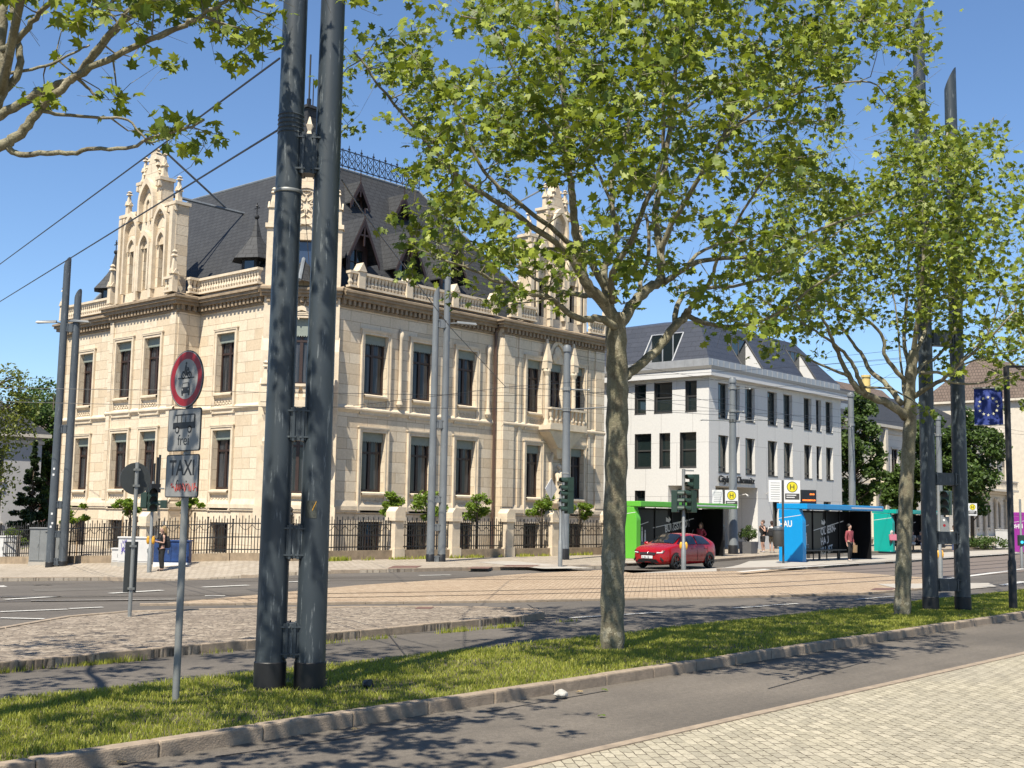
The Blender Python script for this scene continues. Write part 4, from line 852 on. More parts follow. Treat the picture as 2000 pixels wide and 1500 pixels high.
for x0, y0, x1, y1 in ((e[0] - e2, e[2] - e2, e[1] + e2, e[2] + .04), (e[0] - e2, e[2] + .04, e[0] + .04, e[3])): mb.box(x0, y0, 11.6, x1, y1, zb + .02)
for i in range(26): x = e[0] + .7 * i + .4; mb.box(x, e[2] - .05, 11.62, x + .03, e[2] - e2, zb)
for i in range(22): y = e[2] + .7 * i + .4; mb.box(e[0] - .05, y, 11.62, e[0] - e2, y + .03, zb)
mb.build('roof_upstand', K['zinc'], orf)
for b0, b1, q0, q1 in RO:
    inn = Vector((q0.x, q0.y, b0.z)), Vector((q1.x, q1.y, b1.z))
    mb = MB(); mb.poly([tuple(v) for v in (inn[0], inn[1], q1, q0)]); lg = mb.build('roof_window', K['dark_glass'], office, fix=False)
    for tri in ((b0, inn[0], q0), (b1, inn[1], q1)): mb = MB(); mb.poly([tuple(v) for v in tri]); mb.build('cheek_wall', K['white_trim'], lg, fix=False)
    mb = MB()
    for p, q in ((b0, q0), (b1, q1), (q0, q1)): mb.tube([p, q], .05, 5)
    for k in (.33, .66): mb.tube([inn[0].lerp(inn[1], k), q0.lerp(q1, k)], .05, 4)
    mb.build('roof_window_frame', K['grey_frame'] if b0.x > 66 else K['zinc'], lg)
mb = MB(); mb.box(64.9, 42.5, 0, 68.9, 42.73, 3.9); mb.build('entrance_glass', K['dark_glass'], office)
mb = MB()
for x in (67.0, 68.7): mb.box(x, 42.0, 0, x + .55, 42.5, 2.6); mb.box(x - .1, 41.9, 2.6, x + .65, 42.55, 2.85)
mb.box(66.8, 41.9, 2.85, 69.5, 42.55, 3.25); mb.box(66.7, 41.8, 3.25, 69.6, 42.6, 3.4); mb.build('portal', K['trim'], office)
text_mesh('lettering', 'Cityhaus Chemnitz', .62, (64.75, 39.60, 4.36), (1, 0, 0), (0, 0, 1), K['black'], office, .04, sx=.93, shear=.12, bold=.006)
for x, z in ((68.0, 3.55), (71.0, 3.75)):
    mb = MB(); mb.tube([(x, 39.72 if x > 69 else 40.3, z), (x - .15, 39.45, z + .12), (x - .3, 39.2, z)], [.03, .03, .06], 6); mb.build('wall_lamp', K['white_trim'], office)
# ================================================================== OTHER BUILDINGS
def block(name, T, L, H, dep, label, mat, wins, roof_h, roof_mat, base_z=-.5, sill=True, over=.5, hip=3., frame=None, glass=None, loc=None):
    p = T(0, 0, 0); b = thing(name, (p[0], p[1], base_z), label, 'building')
    mb = MB(T); wall(mb, 0, L, base_z, H, wins, .25)
    for s in (0, L): mb.poly([(s, 0, base_z), (s, -dep, base_z), (s, -dep, H), (s, 0, H)])
    mb.poly([(0, -dep, base_z), (L, -dep, base_z), (L, -dep, H), (0, -dep, H)]); mb.build('wall', mat, b)
    mb = MB(T); o = over
    mb.box(-o, -dep - o, H, L + o, o, H + .25); mb.box(-.12, 0, H - .5, L + .12, .12, H - .25); mb.build('cornice', K['cream_trim'], b)
    mb = MB(T); z = H + .25; q = [(-o, o, z), (L + o, o, z), (L + o, -dep - o, z), (-o, -dep - o, z)]; r = [(hip, -dep * .42, z + roof_h), (L - hip, -dep * .42, z + roof_h), (L - hip, -dep * .58, z + roof_h), (hip, -dep * .58, z + roof_h)]
    for i in range(4): mb.poly([q[i], q[(i + 1) % 4], r[(i + 1) % 4], r[i]])
    mb.poly(r); mb.build('roof', roof_mat, b)
    for a, c, z0, z1 in wins:
        mb = MB(T)
        for w_ in ((a, -.22, z0, a + .09, -.12, z1), (c - .09, -.22, z0, c, -.12, z1), (a, -.22, z1 - .09, c, -.12, z1), (a, -.22, z0, c, -.12, z0 + .09), ((a + c) / 2 - .05, -.22, z0, (a + c) / 2 + .05, -.12, z1), (a, -.22, z0 + (z1 - z0) * .65, c, -.13, z0 + (z1 - z0) * .65 + .08)): mb.box(*w_)
        w_ = mb.build('window', frame or K['white_trim'], b); MB(T).poly([(a, -.2, z0), (c, -.2, z0), (c, -.2, z1), (a, -.2, z1)]).build('pane', glass or K['dark_glass'], w_, fix=False)
        if sill: mb = MB(T); mb.box(a - .15, .002, z0 - .16, c + .15, .12, z0); mb.box(a - .15, .002, z1, c + .15, .08, z1 + .14); mb.build('window_surround', K['cream_trim'], w_)
    return b
K['cream'] = stone('cream render', (.78, .72, .62), (.76, .70, .60), (.58, .53, .45), bw=40, bh=.62, dirt=(.64, .58, .48), dirt_amt=.25, mort=.02, speck=.06)
K['cream_trim'] = plain('cream stucco trim', (.68, .61, .50), .8, .1, 2)
K['grey_render'] = plain('grey render', (.50, .48, .46), .9, .08, 1)
K['red_brick'] = stone('red brick', (.25, .07, .045), (.20, .055, .035), (.2, .13, .1), bw=.3, bh=.1)
K['brown_tile'] = stone('brown roof tiles', (.20, .145, .115), (.155, .11, .085), (.06, .045, .035), bw=.35, bh=.38, dirt=(.24, .19, .15), dirt_amt=.3, mort=.03)
# long cream building behind the round trees
TA = Fr(90, 45, 1, 0)
wa = [(a, a + 1.3, z0, z1) for a in (2.0, 5.4, 13.2, 17, 20.8, 24.6) for z0, z1 in ((1.2, 4.0), (6.0, 8.6))] + [(29.6 + 3.2 * i, 31.0 + 3.2 * i, z0, z1) for i in range(4) for z0, z1 in ((1.6, 4.6), (6.2, 8.8))]
ba = block('stucco_building', TA, 43, 10.4, 16, 'long cream stucco building with arched windows and grey roof behind the round trees', K['cream'], wa, 4.2, K['slate'], frame=K['wood'])
mb = MB(TA)
for s0, s1, o in ((0, 9.0, .0), (9.0, 11.2, .5), (11.2, 28.5, .0), (28.5, 43, .55)):
    mb.box(s0, .002, 5.1, s1, o + .2, 5.35); mb.box(s0, .002, .5, s1, o + .15, .7)
for s in (8.8, 11.0, 28.5, 42.4): mb.box(s, .002, -.4, s + .5, .45, 10.3)
for i in range(5): s = 29.2 + 3.2 * i; mb.lathe(s, .3, [(.22, 5.4), (.17, 5.7), (.15, 9.2), (.24, 9.5)], 10); mb.lathe(s, .3, [(.22, .7), (.17, 1.0), (.16, 4.3), (.24, 4.6)], 10)
for i in range(4): mb.prism([(29.3 + 3.2 * i, .003, 9.0), (31.3 + 3.2 * i, .003, 9.0), (30.3 + 3.2 * i, .003, 9.7)], (0, .3, 0))
for a in (2.0, 5.4, 13.2, 17, 20.8, 24.6, 29.6, 32.8, 36.0, 39.2):
    o1 = arch(a - .3, a + 1.6, 1.2, 3.7, 6, .52); i1 = arch(a - .02, a + 1.32, 1.2, 3.7, 6, .52); frame_ring(mb, 0, .14, o1, i1)
mb.build('stucco_ornament', K['cream_trim'], ba)
mb = MB(TA); mb.box(29.0, .02, 5.36, 42.3, 1.5, 5.6)
for i in range(34): mb.box(29.1 + .39 * i, 1.35, 5.6, 29.22 + .39 * i, 1.45, 6.4)
mb.box(29.0, 1.3, 6.4, 42.3, 1.5, 6.52); mb.build('balcony', K['cream_trim'], ba)
mb = MB(TA); mb.tube([(11.5, .15, 0), (11.5, .15, 10.3)], .09, 6); mb.build('drainpipe', K['iron'], ba)
mb = MB(TA)
for s in (6, 9.5): mb.box(s, -2.6, 11.3, s + 1.6, -1.5, 12.3)
mb.build('skylight', K['zinc'], ba)
T2 = Fr(112, 70, 1, 0); wb = [(a, a + 1.4, 12.4, 14.2) for a in [3 + 3.3 * i for i in range(16)]]
b2 = block('tiled_house', T2, 60, 15, 14, 'apartment house with brown tiled roof rising behind the cream stucco building', K['cream'], wb, 6.5, K['brown_tile'], hip=1)
mb = MB(T2)
for s in (14, 26, 33, 46): mb.box(s, -3.0, 17.2, s + 2, -1.6, 19); 
mb.build('roof_window', K['dark_glass'], b2)
T3 = Fr(139, 42.5, 1, 0); wc = [(a, a + 1.7, z, z + 2.0) for a in (1.2, 5.2, 9.2, 13) for z in (1.5, 5.2, 8.9, 12.4)]
block('apartment_house', T3, 30, 16, 14, 'cream apartment house with white windows at the right edge', K['cream_trim'], wc, 5, K['brown_tile'], hip=1)
# yellow chimney tower far behind
p = D(1692, 770, 170); o = MB(); zt_ = HZ(p[0], p[1], 733); o.lathe(p[0], p[1], [(.75, 0), (.6, zt_ - .3), (.7, zt_ - .3), (.7, zt_)], 12); o.box(p[0] - .9, p[1] - .9, 0, p[0] + .9, p[1] + .9, 4)
tag(o.build('chimney_stack', plain('yellow chimney', (.72, .55, .2), .8, .05, 1)), 'tall yellow chimney stack rising far behind the roofs', 'chimney')
# left: grey house, red brick house
TG3 = Fr(36.0, 92, .35, -1); wl = [(a, a + 1.5, z, z + 2.4) for a in (3.2, 9.5, 13.0) for z in (1.6, 5.0)]
p = D(74, 1000, 88); TGH = Fr(p[0] - 14, p[1] + 1.5, 14, -1.5)
block('grey_house', TGH, 14.1, 7.2, 10, 'grey rendered house with slate roof at the left edge', K['grey_render'], [(a, a + 1.5, z, z + 2.3) for a in (1.2, 5.2, 9.9) for z in (.9, 4.0)], 3.4, K['slate'], base_z=-1.5, frame=K['grey_frame'])
p = D(96, 1000, 115); TB = Fr(p[0] - 3.5, p[1] + .6, 8, -1)
block('brick_house', TB, 14, 7.6, 9, 'red brick house half hidden behind trees left of the villa', K['red_brick'], [(a, a + 1.2, z, z + 1.9) for a in (1.0, 4.4, 8) for z in (.5, 4.0)], 3.5, K['brown_tile'], base_z=-1.5)
# ================================================================== FENCES
def fence(name, label, pts, pillars, hgt=1.25, base=.38, pil_h=1.95):
    f = thing(name, (pts[0][0], pts[0][1], 0), label, 'fence'); 
    for a, b in zip(pts, pts[1:]):
        L = math.dist(a, b); T = Fr(a[0], a[1], b[0] - a[0], b[1] - a[1]); za, zb_ = terr(*a) + .1, terr(*b) + .1; zz = lambda s: za + (zb_ - za) * s / L
        mb = MB(T); n = max(1, int(L / 1.5))
        for i in range(n):
            s0, s1 = L * i / n + .006, L * (i + 1) / n - .006; mb.add([(s0, -.16, zz(s0) - .3), (s1, -.16, zz(s1) - .3), (s1, .16, zz(s1) - .3), (s0, .16, zz(s0) - .3), (s0, -.16, zz(s0) + base), (s1, -.16, zz(s1) + base), (s1, .16, zz(s1) + base), (s0, .16, zz(s0) + base)], [(3, 2, 1, 0), (4, 5, 6, 7), (0, 1, 5, 4), (1, 2, 6, 5), (2, 3, 7, 6), (3, 0, 4, 7)])
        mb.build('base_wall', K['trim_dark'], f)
        mb = MB(T); n = int(L / .135)
        for h in (.12, .62, hgt - .18): mb.add([(0, -.018, za + base + h), (L, -.018, zb_ + base + h), (L, .018, zb_ + base + h), (0, .018, za + base + h), (0, -.018, za + base + h + .045), (L, -.018, zb_ + base + h + .045), (L, .018, zb_ + base + h + .045), (0, .018, za + base + h + .045)], [(3, 2, 1, 0), (4, 5, 6, 7), (0, 1, 5, 4), (1, 2, 6, 5), (2, 3, 7, 6), (3, 0, 4, 7)])
        for i in range(n + 1):
            s = L * i / n; z = zz(s) + base; top = hgt + (.1 if i % 2 else -.02); wd = .024 if i % 9 == 0 else .013
            mb.box(s - wd, -wd, z, s + wd, wd, z + top); mb.frus(s, 0, z + top, .03, .03, z + top + .05, .035, .035) if i % 9 == 0 else mb.frus(s, 0, z + top, wd * 1.7, wd, z + top + .09, .003, .003)
            if i % 4 == 0 and i < n - 3:
                s2 = L * (i + 4) / n; mb.tube([(s + (s2 - s) * k / 6, 0, z + hgt - .2 - .22 * math.sin(math.pi * k / 6)) for k in range(7)], .014, 4)
        mb.build('railing', K['iron'], f)
    for x, y, h in pillars:
        z = terr(x, y) + .1; mb = MB(); mb.frus(x, y, z - .3, .31, .31, z + .45, .3, .3); mb.frus(x, y, z + .45, .25, .25, z + h - .5, .25, .25); mb.frus(x, y, z + h - .5, .33, .33, z + h - .35, .33, .33)
        mb.prism([(x - .3, y - .3, z + h - .35), (x + .3, y - .3, z + h - .35), (x + .3, y - .3, z + h - .1), (x + .12, y - .3, z + h + .1), (x - .12, y - .3, z + h + .1), (x - .3, y - .3, z + h - .1)], (0, .6, 0)); mb.build('pillar', K['trim'], f)
    return f
fence('iron_fence', 'black iron railing on low stone wall with pillars along the street front of the villa', [(30.2, 38.4), (35.7, 38.1), (39.1, 37.95), (42.65, 37.8), (46.0, 37.75), (50.6, 37.7)], [(35.7, 38.1, 2.15), (39.1, 37.95, 2.15), (42.65, 37.8, 2.15), (46.0, 37.75, 2.15), (50.6, 37.7, 2.15)])
fence('iron_fence', 'black iron railing running downhill along the side street left of the villa', [(30.2, 38.4), (29.0, 40.6), (27.6, 44.6), (26.2, 49.6), (25.2, 54)], [(27.6, 44.6, 2.0), (25.2, 54, 2.1)], hgt=1.35, base=.3)
mb = MB(); mb.lathe(30.2, 38.4, [(.09, 0), (.09, 1.9), (.12, 1.95), (.05, 2.05), (.1, 2.15), (.02, 2.25)], 8); o = mb.build('gate_post', K['iron'], smooth=True); tag(o, 'black iron gate post at the corner where both fences meet', 'post')
fence('iron_fence', 'short black iron railing with stone pillar between green shelter and office entrance', [(55.5, 37.7), (58.9, 37.6)], [(58.9, 37.6, 2.15)])
# ================================================================== BUS SHELTERS
def shelter(x0, y0, L, dep, key, label, words, endtxt=None, zb=.1, H=2.75):
    s = thing('bus_shelter', (x0, y0, zb), label, 'bus shelter', 'coloured bus shelters with black glass walls'); m_ = K['sh_' + key]; z = zb
    mb = MB(); prof = []                     # roof slab bent down into the end wall, rounded corner
    r = .45; t = .36
    mb.prism([(x0 - .0, y0 - .25, z + H - .26), (x0 + L + .9, y0 - .25, z + H - .26), (x0 + L + .9, y0 - .25, z + H), (x0, y0 - .25, z + H)], (0, dep + .35, 0)); mb.build('roof', m_, s, bevel=.03)
    mb = MB(); n = 6                         # end wall, its front upper corner cut in a curve
    pts = [(x0, y0 + dep, z), (x0, y0, z), (x0, y0, z + H - .9)] + [(x0, y0 - .25 * (1 - math.cos(k * math.pi / 2 / n)) * .0 + .28 * math.sin(k * math.pi / 2 / n) ** 2 * .6, z + H - .9 + .62 * k / n) for k in range(1, n + 1)] + [(x0, y0 + dep, z + H - .27)]
    mb.prism(pts, (t, 0, 0)); mb.build('end_wall', m_, s, bevel=.025)
    mb = MB(); mb.box(x0 + t, y0 + dep - .06, z + .3, x0 + L, y0 + dep, z + H - .3); mb.build('back_panel', K['sh_black'], s)
    mb = MB(); mb.box(x0 + t + .04, y0 + dep - .075, z + .5, x0 + L * .58, y0 + dep - .062, z + H - .4); mb.build('back_glass', K['sh_glass'], s)
    mb = MB(); mb.box(x0 + L - .08, y0 + .05, z + .02, x0 + L, y0 + dep - .07, z + H - .27); mb.build('side_panel', K['sh_black'], s)
    for k in range(5): x = x0 + t + (L - t) * (k + .02) / 5; mb = MB(); mb.box(x, y0 + dep - .12, z, x + .05, y0 + dep - .08, z + H - .27); mb.build('frame_post', K['black'], s)
    mb = MB(); mb.box(x0 + 1.1, y0 + dep - .55, z + .46, x0 + L * .8, y0 + dep - .15, z + .52)
    for k in range(3): x = x0 + 1.4 + (L * .8 - 2) * k / 2; mb.box(x, y0 + dep - .4, z, x + .06, y0 + dep - .3, z + .46)
    mb.build('bench', K['grey_frame'], s)
    mb = MB(); yy = y0 + dep - .082           # white print: route line, towers, slanted line
    def ln(p, q, w_=.02):
        d = Vector((q[0] - p[0], q[1] - p[1])).normalized(); n_ = Vector((-d.y, d.x)) * w_
        mb.poly([(x0 + a[0], yy, z + a[1]) for a in ((p[0] - n_.x, p[1] - n_.y), (q[0] - n_.x, q[1] - n_.y), (q[0] + n_.x, q[1] + n_.y), (p[0] + n_.x, p[1] + n_.y))])
    for p, q in (((.9, 2.2), (1.0, 1.65)), ((1.0, 1.65), (1.25, 1.45)), ((1.25, 1.45), (1.75, 1.55)), ((1.75, 1.55), (1.1, .55)), ((1.0, 1.75), (1.8, 1.8)), ((1.9, 2.3), (1.9, 1.45)), ((3.3, 1.45), (L - .9, 1.95)), ((2.2, 1.6), (2.9, 1.75))): ln(p, q)
    for cx, h in ((2.35, .75), (2.62, .6)): 
        for a, b, w_ in ((0, h * .75, .075), (h * .78, h, .05)): mb.poly([(x0 + cx - w_, yy, z + .75 + a), (x0 + cx + w_, yy, z + .75 + a), (x0 + cx + w_ * .7, yy, z + .75 + b), (x0 + cx - w_ * .7, yy, z + .75 + b)])
    for k in range(8): a, b = k * .785, (k + 1) * .785; mb.poly([(x0 + 1.1, yy, z + .5), (x0 + 1.1 + .1 * math.cos(a), yy, z + .5 + .1 * math.sin(a)), (x0 + 1.1 + .1 * math.cos(b), yy, z + .5 + .1 * math.sin(b))])
    q = L * .56; mb.poly([(x0 + q, yy, z + 2.0), (x0 + q + .25, yy, z + 1.9), (x0 + q + .25, yy, z + 1.75), (x0 + q, yy, z + 1.78)]); mb.poly([(x0 + q + .25, yy, z + 2.05), (x0 + q + .45, yy, z + 1.88), (x0 + q + .25, yy, z + 1.7)])
    mb.build('printed_motif', K['print'], s, fix=False)
    text_mesh('lettering', 'CHEMNITZ', .24, (x0 + 2.0, yy, z + .52), (1, 0, .12), (0, 0, 1), K['print'], s, .001, sx=.75)
    for k, w_ in enumerate(words): text_mesh('lettering', w_, .52, (x0 + L * .55, yy, z + 1.22 - .5 * k), (1, 0, .14), (0, 0, 1), K['print'], s, .001, sx=.8, bold=.012)
    if endtxt: text_mesh('lettering', endtxt, .42, (x0 - .003, y0 + dep + (-.02), z + 1.62), (0, -1, .05), (0, 0, 1), K['white'], s, .001, sx=.8, bold=.01)
    mb = MB(); mb.prism([(x0 - .004, y0 + dep, z + 2.02), (x0 - .004, y0 + .06, z + 2.2), (x0 - .004, y0 + .06, z + 2.225), (x0 - .004, y0 + dep, z + 2.045)], (.003, 0, 0)); mb.build('end_stripe', K['white'], s, fix=False)
    mb = MB(); mb.box(x0 + L * .62, y0 - .256, z + H - .17, x0 + L + .7, y0 - .252, z + H - .10); mb.build('roof_lettering', K['print'], s)
    return s
q = G(1568, 1098, .1); shelter(q[0], q[1], 7.6, 1.25, 'blue', 'bright blue bus shelter with black printed walls on the middle platform', ['OLBERN-', 'HAU', 'KUNST'], 'HAU')
q = G(1243, 1091, .1); gs = shelter(q[0] - .3, q[1] - .2, 8.0, 1.4, 'green', 'light green bus shelter behind the red car', ['BURGSTÄDT'], None)
mb = MB(); mb.box(q[0] + .1, q[1] - .05, .1 + .95, q[0] + .13, q[1] + .5, .1 + 1.95); mb.build('timetable_case', K['print'], gs)
q = G(1744, 1078, .1); shelter(q[0], q[1], 7.6, 1.3, 'teal', 'turquoise bus shelter right of the blue one', ['OELSNITZ'], None)
q = G(1982, 1078, .1); shelter(q[0], q[1] - 1.2, 7.6, 1.4, 'purple', 'purple bus shelter at the right edge of the view', [], 'OHN')
# ================================================================== TREES
def catmull(P, n):
    P = np.asarray(P, float)
    if len(P) < 3:
        return np.array([P[0] + (P[-1] - P[0]) * t for t in np.linspace(0, 1, n + 1)])
    Q = np.vstack([2 * P[0] - P[1], P, 2 * P[-1] - P[-2]]); out = []
    for i in range(1, len(Q) - 2):
        a, b, c, d = Q[i - 1:i + 3]
        for j in range(n):
            t = j / n; out.append(.5 * (2 * b + (c - a) * t + (2 * a - 5 * b + 4 * c - d) * t * t + (3 * b - a - 3 * c + d) * t ** 3))
    return np.array(out + [Q[-2]])
LEAF = [(0, 0), (.26, -.07), (.27, .14), (.58, .26), (.34, .40), (.43, .76), (.17, .66), (0, 1.02)]
LV = np.array([(0, .32, .0)] + [(x, y, 0) for x, y in LEAF] + [(-x, y, 0) for x, y in LEAF[-2:0:-1]], float); LV[:, 1] -= .32
LV[:, 2] = -.75 * LV[:, 0] ** 2 - .42 * (LV[:, 1]) ** 2 + .34 * np.abs(LV[:, 0])
LF = np.array([(0, i, i % (len(LV) - 1) + 1) for i in range(1, len(LV))])
SV = np.array([(0, -.45, 0), (.3, -.1, -.03), (.22, .3, -.02), (0, .55, -.08), (-.22, .3, -.02), (-.3, -.1, -.03)], float); SF = np.array([(0, 1, 2), (0, 2, 3), (0, 3, 4), (0, 4, 5)])
def leaves(P, size, g, up=.75, shape=0, var=.35):
    n = len(P); nr = g.normal(size=(n, 3)) * .75; nr[:, 2] += up; nr += np.array([-.35, -.15, .1]); nr /= np.linalg.norm(nr, axis=1)[:, None]
    a = g.normal(size=(n, 3)); a[:, 2] -= .55; t = a - nr * (a * nr).sum(1)[:, None]; t /= np.linalg.norm(t, axis=1)[:, None]; b = np.cross(nr, t)
    s = (size * (1 - var + 2 * var * g.random(n)))[:, None, None]; L, F = (LV, LF) if shape == 0 else (SV, SF)
    V = P[:, None, :] + s * (L[None, :, 0:1] * b[:, None, :] * (1 if shape == 0 else .9) + L[None, :, 1:2] * t[:, None, :] + L[None, :, 2:3] * nr[:, None, :])
    return V.reshape(-1, 3), (np.arange(n)[:, None, None] * len(L) + F[None]).reshape(-1, 3)
def plane_tree(base, label, limbs, clusters, lsize, per, spread, seed, group, twig_r=.009, mat='leaf'):
    g = np.random.default_rng(seed); t = thing('plane_tree', tuple(base), label, 'tree', group); mb = MB(); nodes = []
    for pts, r0, r1 in limbs:
        C_ = catmull(pts, 4); k = len(C_); r0, r1 = (r0, r1) if r0 > .15 else (r0 * .85, r1 * .85); rr = [r0 + (r1 - r0) * (i / (k - 1)) ** .8 for i in range(k)]
        if r0 > .15: rr = [r * (1 + .07 * math.sin(i * 2.1 + 1)) for i, r in enumerate(rr)]
        else:
            C_ = C_ + g.normal(size=C_.shape) * min(.012, r0 * .15); 
        mb.tube([tuple(p) for p in C_], rr, 12 if r0 > .1 else 7)
        m_ = 0 if r0 < .12 else k // 3
        nodes += [tuple(p) + (r,) for p, r in zip(C_[m_:], rr[m_:])]
    nodes = np.array(nodes); root = nodes[:, :3].mean(0)
    cl = np.asarray(clusters); d0 = np.array([np.min(((nodes[:, :3] - c) ** 2).sum(1)) for c in cl]); order = np.argsort(d0)
    buf = np.zeros((len(nodes) + len(cl) * 3, 4)); buf[:len(nodes)] = nodes; nb = len(nodes); LP = []
    for i in order:
        c = cl[i]; d = ((buf[:nb, :3] - c) ** 2).sum(1) ** .5; j = int(np.argmin(d + np.where(buf[:nb, 3] < .012, .12, 0))); p = buf[j, :3]; L = d[j]
        if L > 2.2: continue
        if L > .06:
            md = (p + c) / 2 + g.normal(size=3) * L * .09 + np.array([0, 0, -.07 * L]); r0 = min(buf[j, 3] * .7, twig_r * (1 + 1.3 * L)); m2 = p * .25 + md * .75 + g.normal(size=3) * L * .05
            mb.tube([tuple(p), tuple(m2), tuple(c * .55 + md * .45), tuple(c)], [r0, r0 * .75, r0 * .6, twig_r * .45], 4 if r0 < .02 else 5, cap=False)
            buf[nb] = [*m2, r0 * .8]; buf[nb + 1] = [*(c * .55 + md * .45), r0 * .6]; buf[nb + 2] = [*c, twig_r * .5]; nb += 3
        for _ in range(2):                        # bare twig ends
            e = g.normal(size=3) * .16 + np.array([0, 0, .03]); mb.tube([tuple(c), tuple(c + e * .55 + g.normal(size=3) * .02), tuple(c + e * 1.25)], [twig_r * .5, twig_r * .4, twig_r * .22], 3, cap=False)
        k = max(2, int(per * (.6 + .8 * g.random()))); LP.append(c + g.normal(size=(k, 3)) * np.array([spread, spread, spread * .7]))
    mb.build('trunk', K['bark'], t, smooth=2, fix=False, uv=False)
    V, F = leaves(np.vstack(LP), lsize, g); o = arr_mesh('crown', V - np.array(base), F, K[mat], t)
    return t
def px_limb(pts, r0, r1):
    return [D(*p) for p in pts], r0, r1
def grid_clusters(rows, x0, y0, cell, per_full, dep, g, thr=None):
    out = []
    for j, row in enumerate(rows):
        for i, ch in enumerate(row):
            if ch in ' .0': continue
            n = g.poisson(per_full * (int(ch) / 9) ** 1.6)
            for _ in range(n):
                px = x0 + (i + g.random()) * cell; py = y0 + (j + g.random()) * cell
                if thr is not None and g.random() > thr(px, py): continue
                q = dep(px, py, g)
                if q is not None: out.append(D(px, py, q))
    return out
# leaf density as seen, one figure per 50 x 50 block of the view
DEN = {  # starts at x = 650
 0: '210037999888898957698664', 50: '664402789876897769992' + '85', 100: '36893359979698779999' + '615' + '4', 150: '54477789999775678755' + '0372', 200: '12164799988884464544' + '01412', 250: '0046788889896457464516768' + '96',
 300: '0017866376465468' + '8887' + '1679' + '946', 350: '0002774321688812' + '7798' + '9989' + '877', 400: '0025686122676644' + '6999' + '9999' + '976', 450: '0027777544554415' + '8888' + '9899' + '954', 500: '0006647663262535' + '8888' + '8789' + '985', 550: '0000136641021436' + '8776' + '7657' + '878',
 600: '00000000000130367765' + '435546' + '79', 650: '0000000000010011222' + '1031456' + '9', 700: '000000000000000000000003337', 750: '00000000000000000000000' + '2215'}
ROWS = [DEN[k] for k in sorted(DEN)]
B1 = np.array([14.89, 11.0, .06]); d1 = proj(B1)[2]; B2 = np.array([25.2, 10.85, .06]); d2 = proj(B2)[2]; B3 = np.array([35.5, 10.7, .06]); d3 = proj(B3)[2]; B0 = np.array([4.55, 11.15, .06]); d0_ = proj(B0)[2]
def dep_for(d, cx, R, sc=1.0):
    def f(px, py, g):
        l = (px - cx) / FPX * d; m_ = R * R - l * l
        if m_ < 0: m_ = .25
        return d + g.uniform(-1, 1) * math.sqrt(m_) * .85 * sc
    return f
def share(px, py):                            # how much of what is seen here belongs to the nearest tree
    if py < 250: return 1. if px < 1840 else .15
    return max(0., min(1., (1640 - px) / 260 + .15 * (py < 380)))
g1 = np.random.default_rng(3)
T1 = [([(1197, 1285, d1), (1196, 1230, d1), (1197, 1120, d1), (1201, 1000, d1), (1204, 880, d1), (1206, 780, d1), (1205, 720, d1), (1203, 650, d1), (1204, 610, d1)], .19, .155)]
u = d1
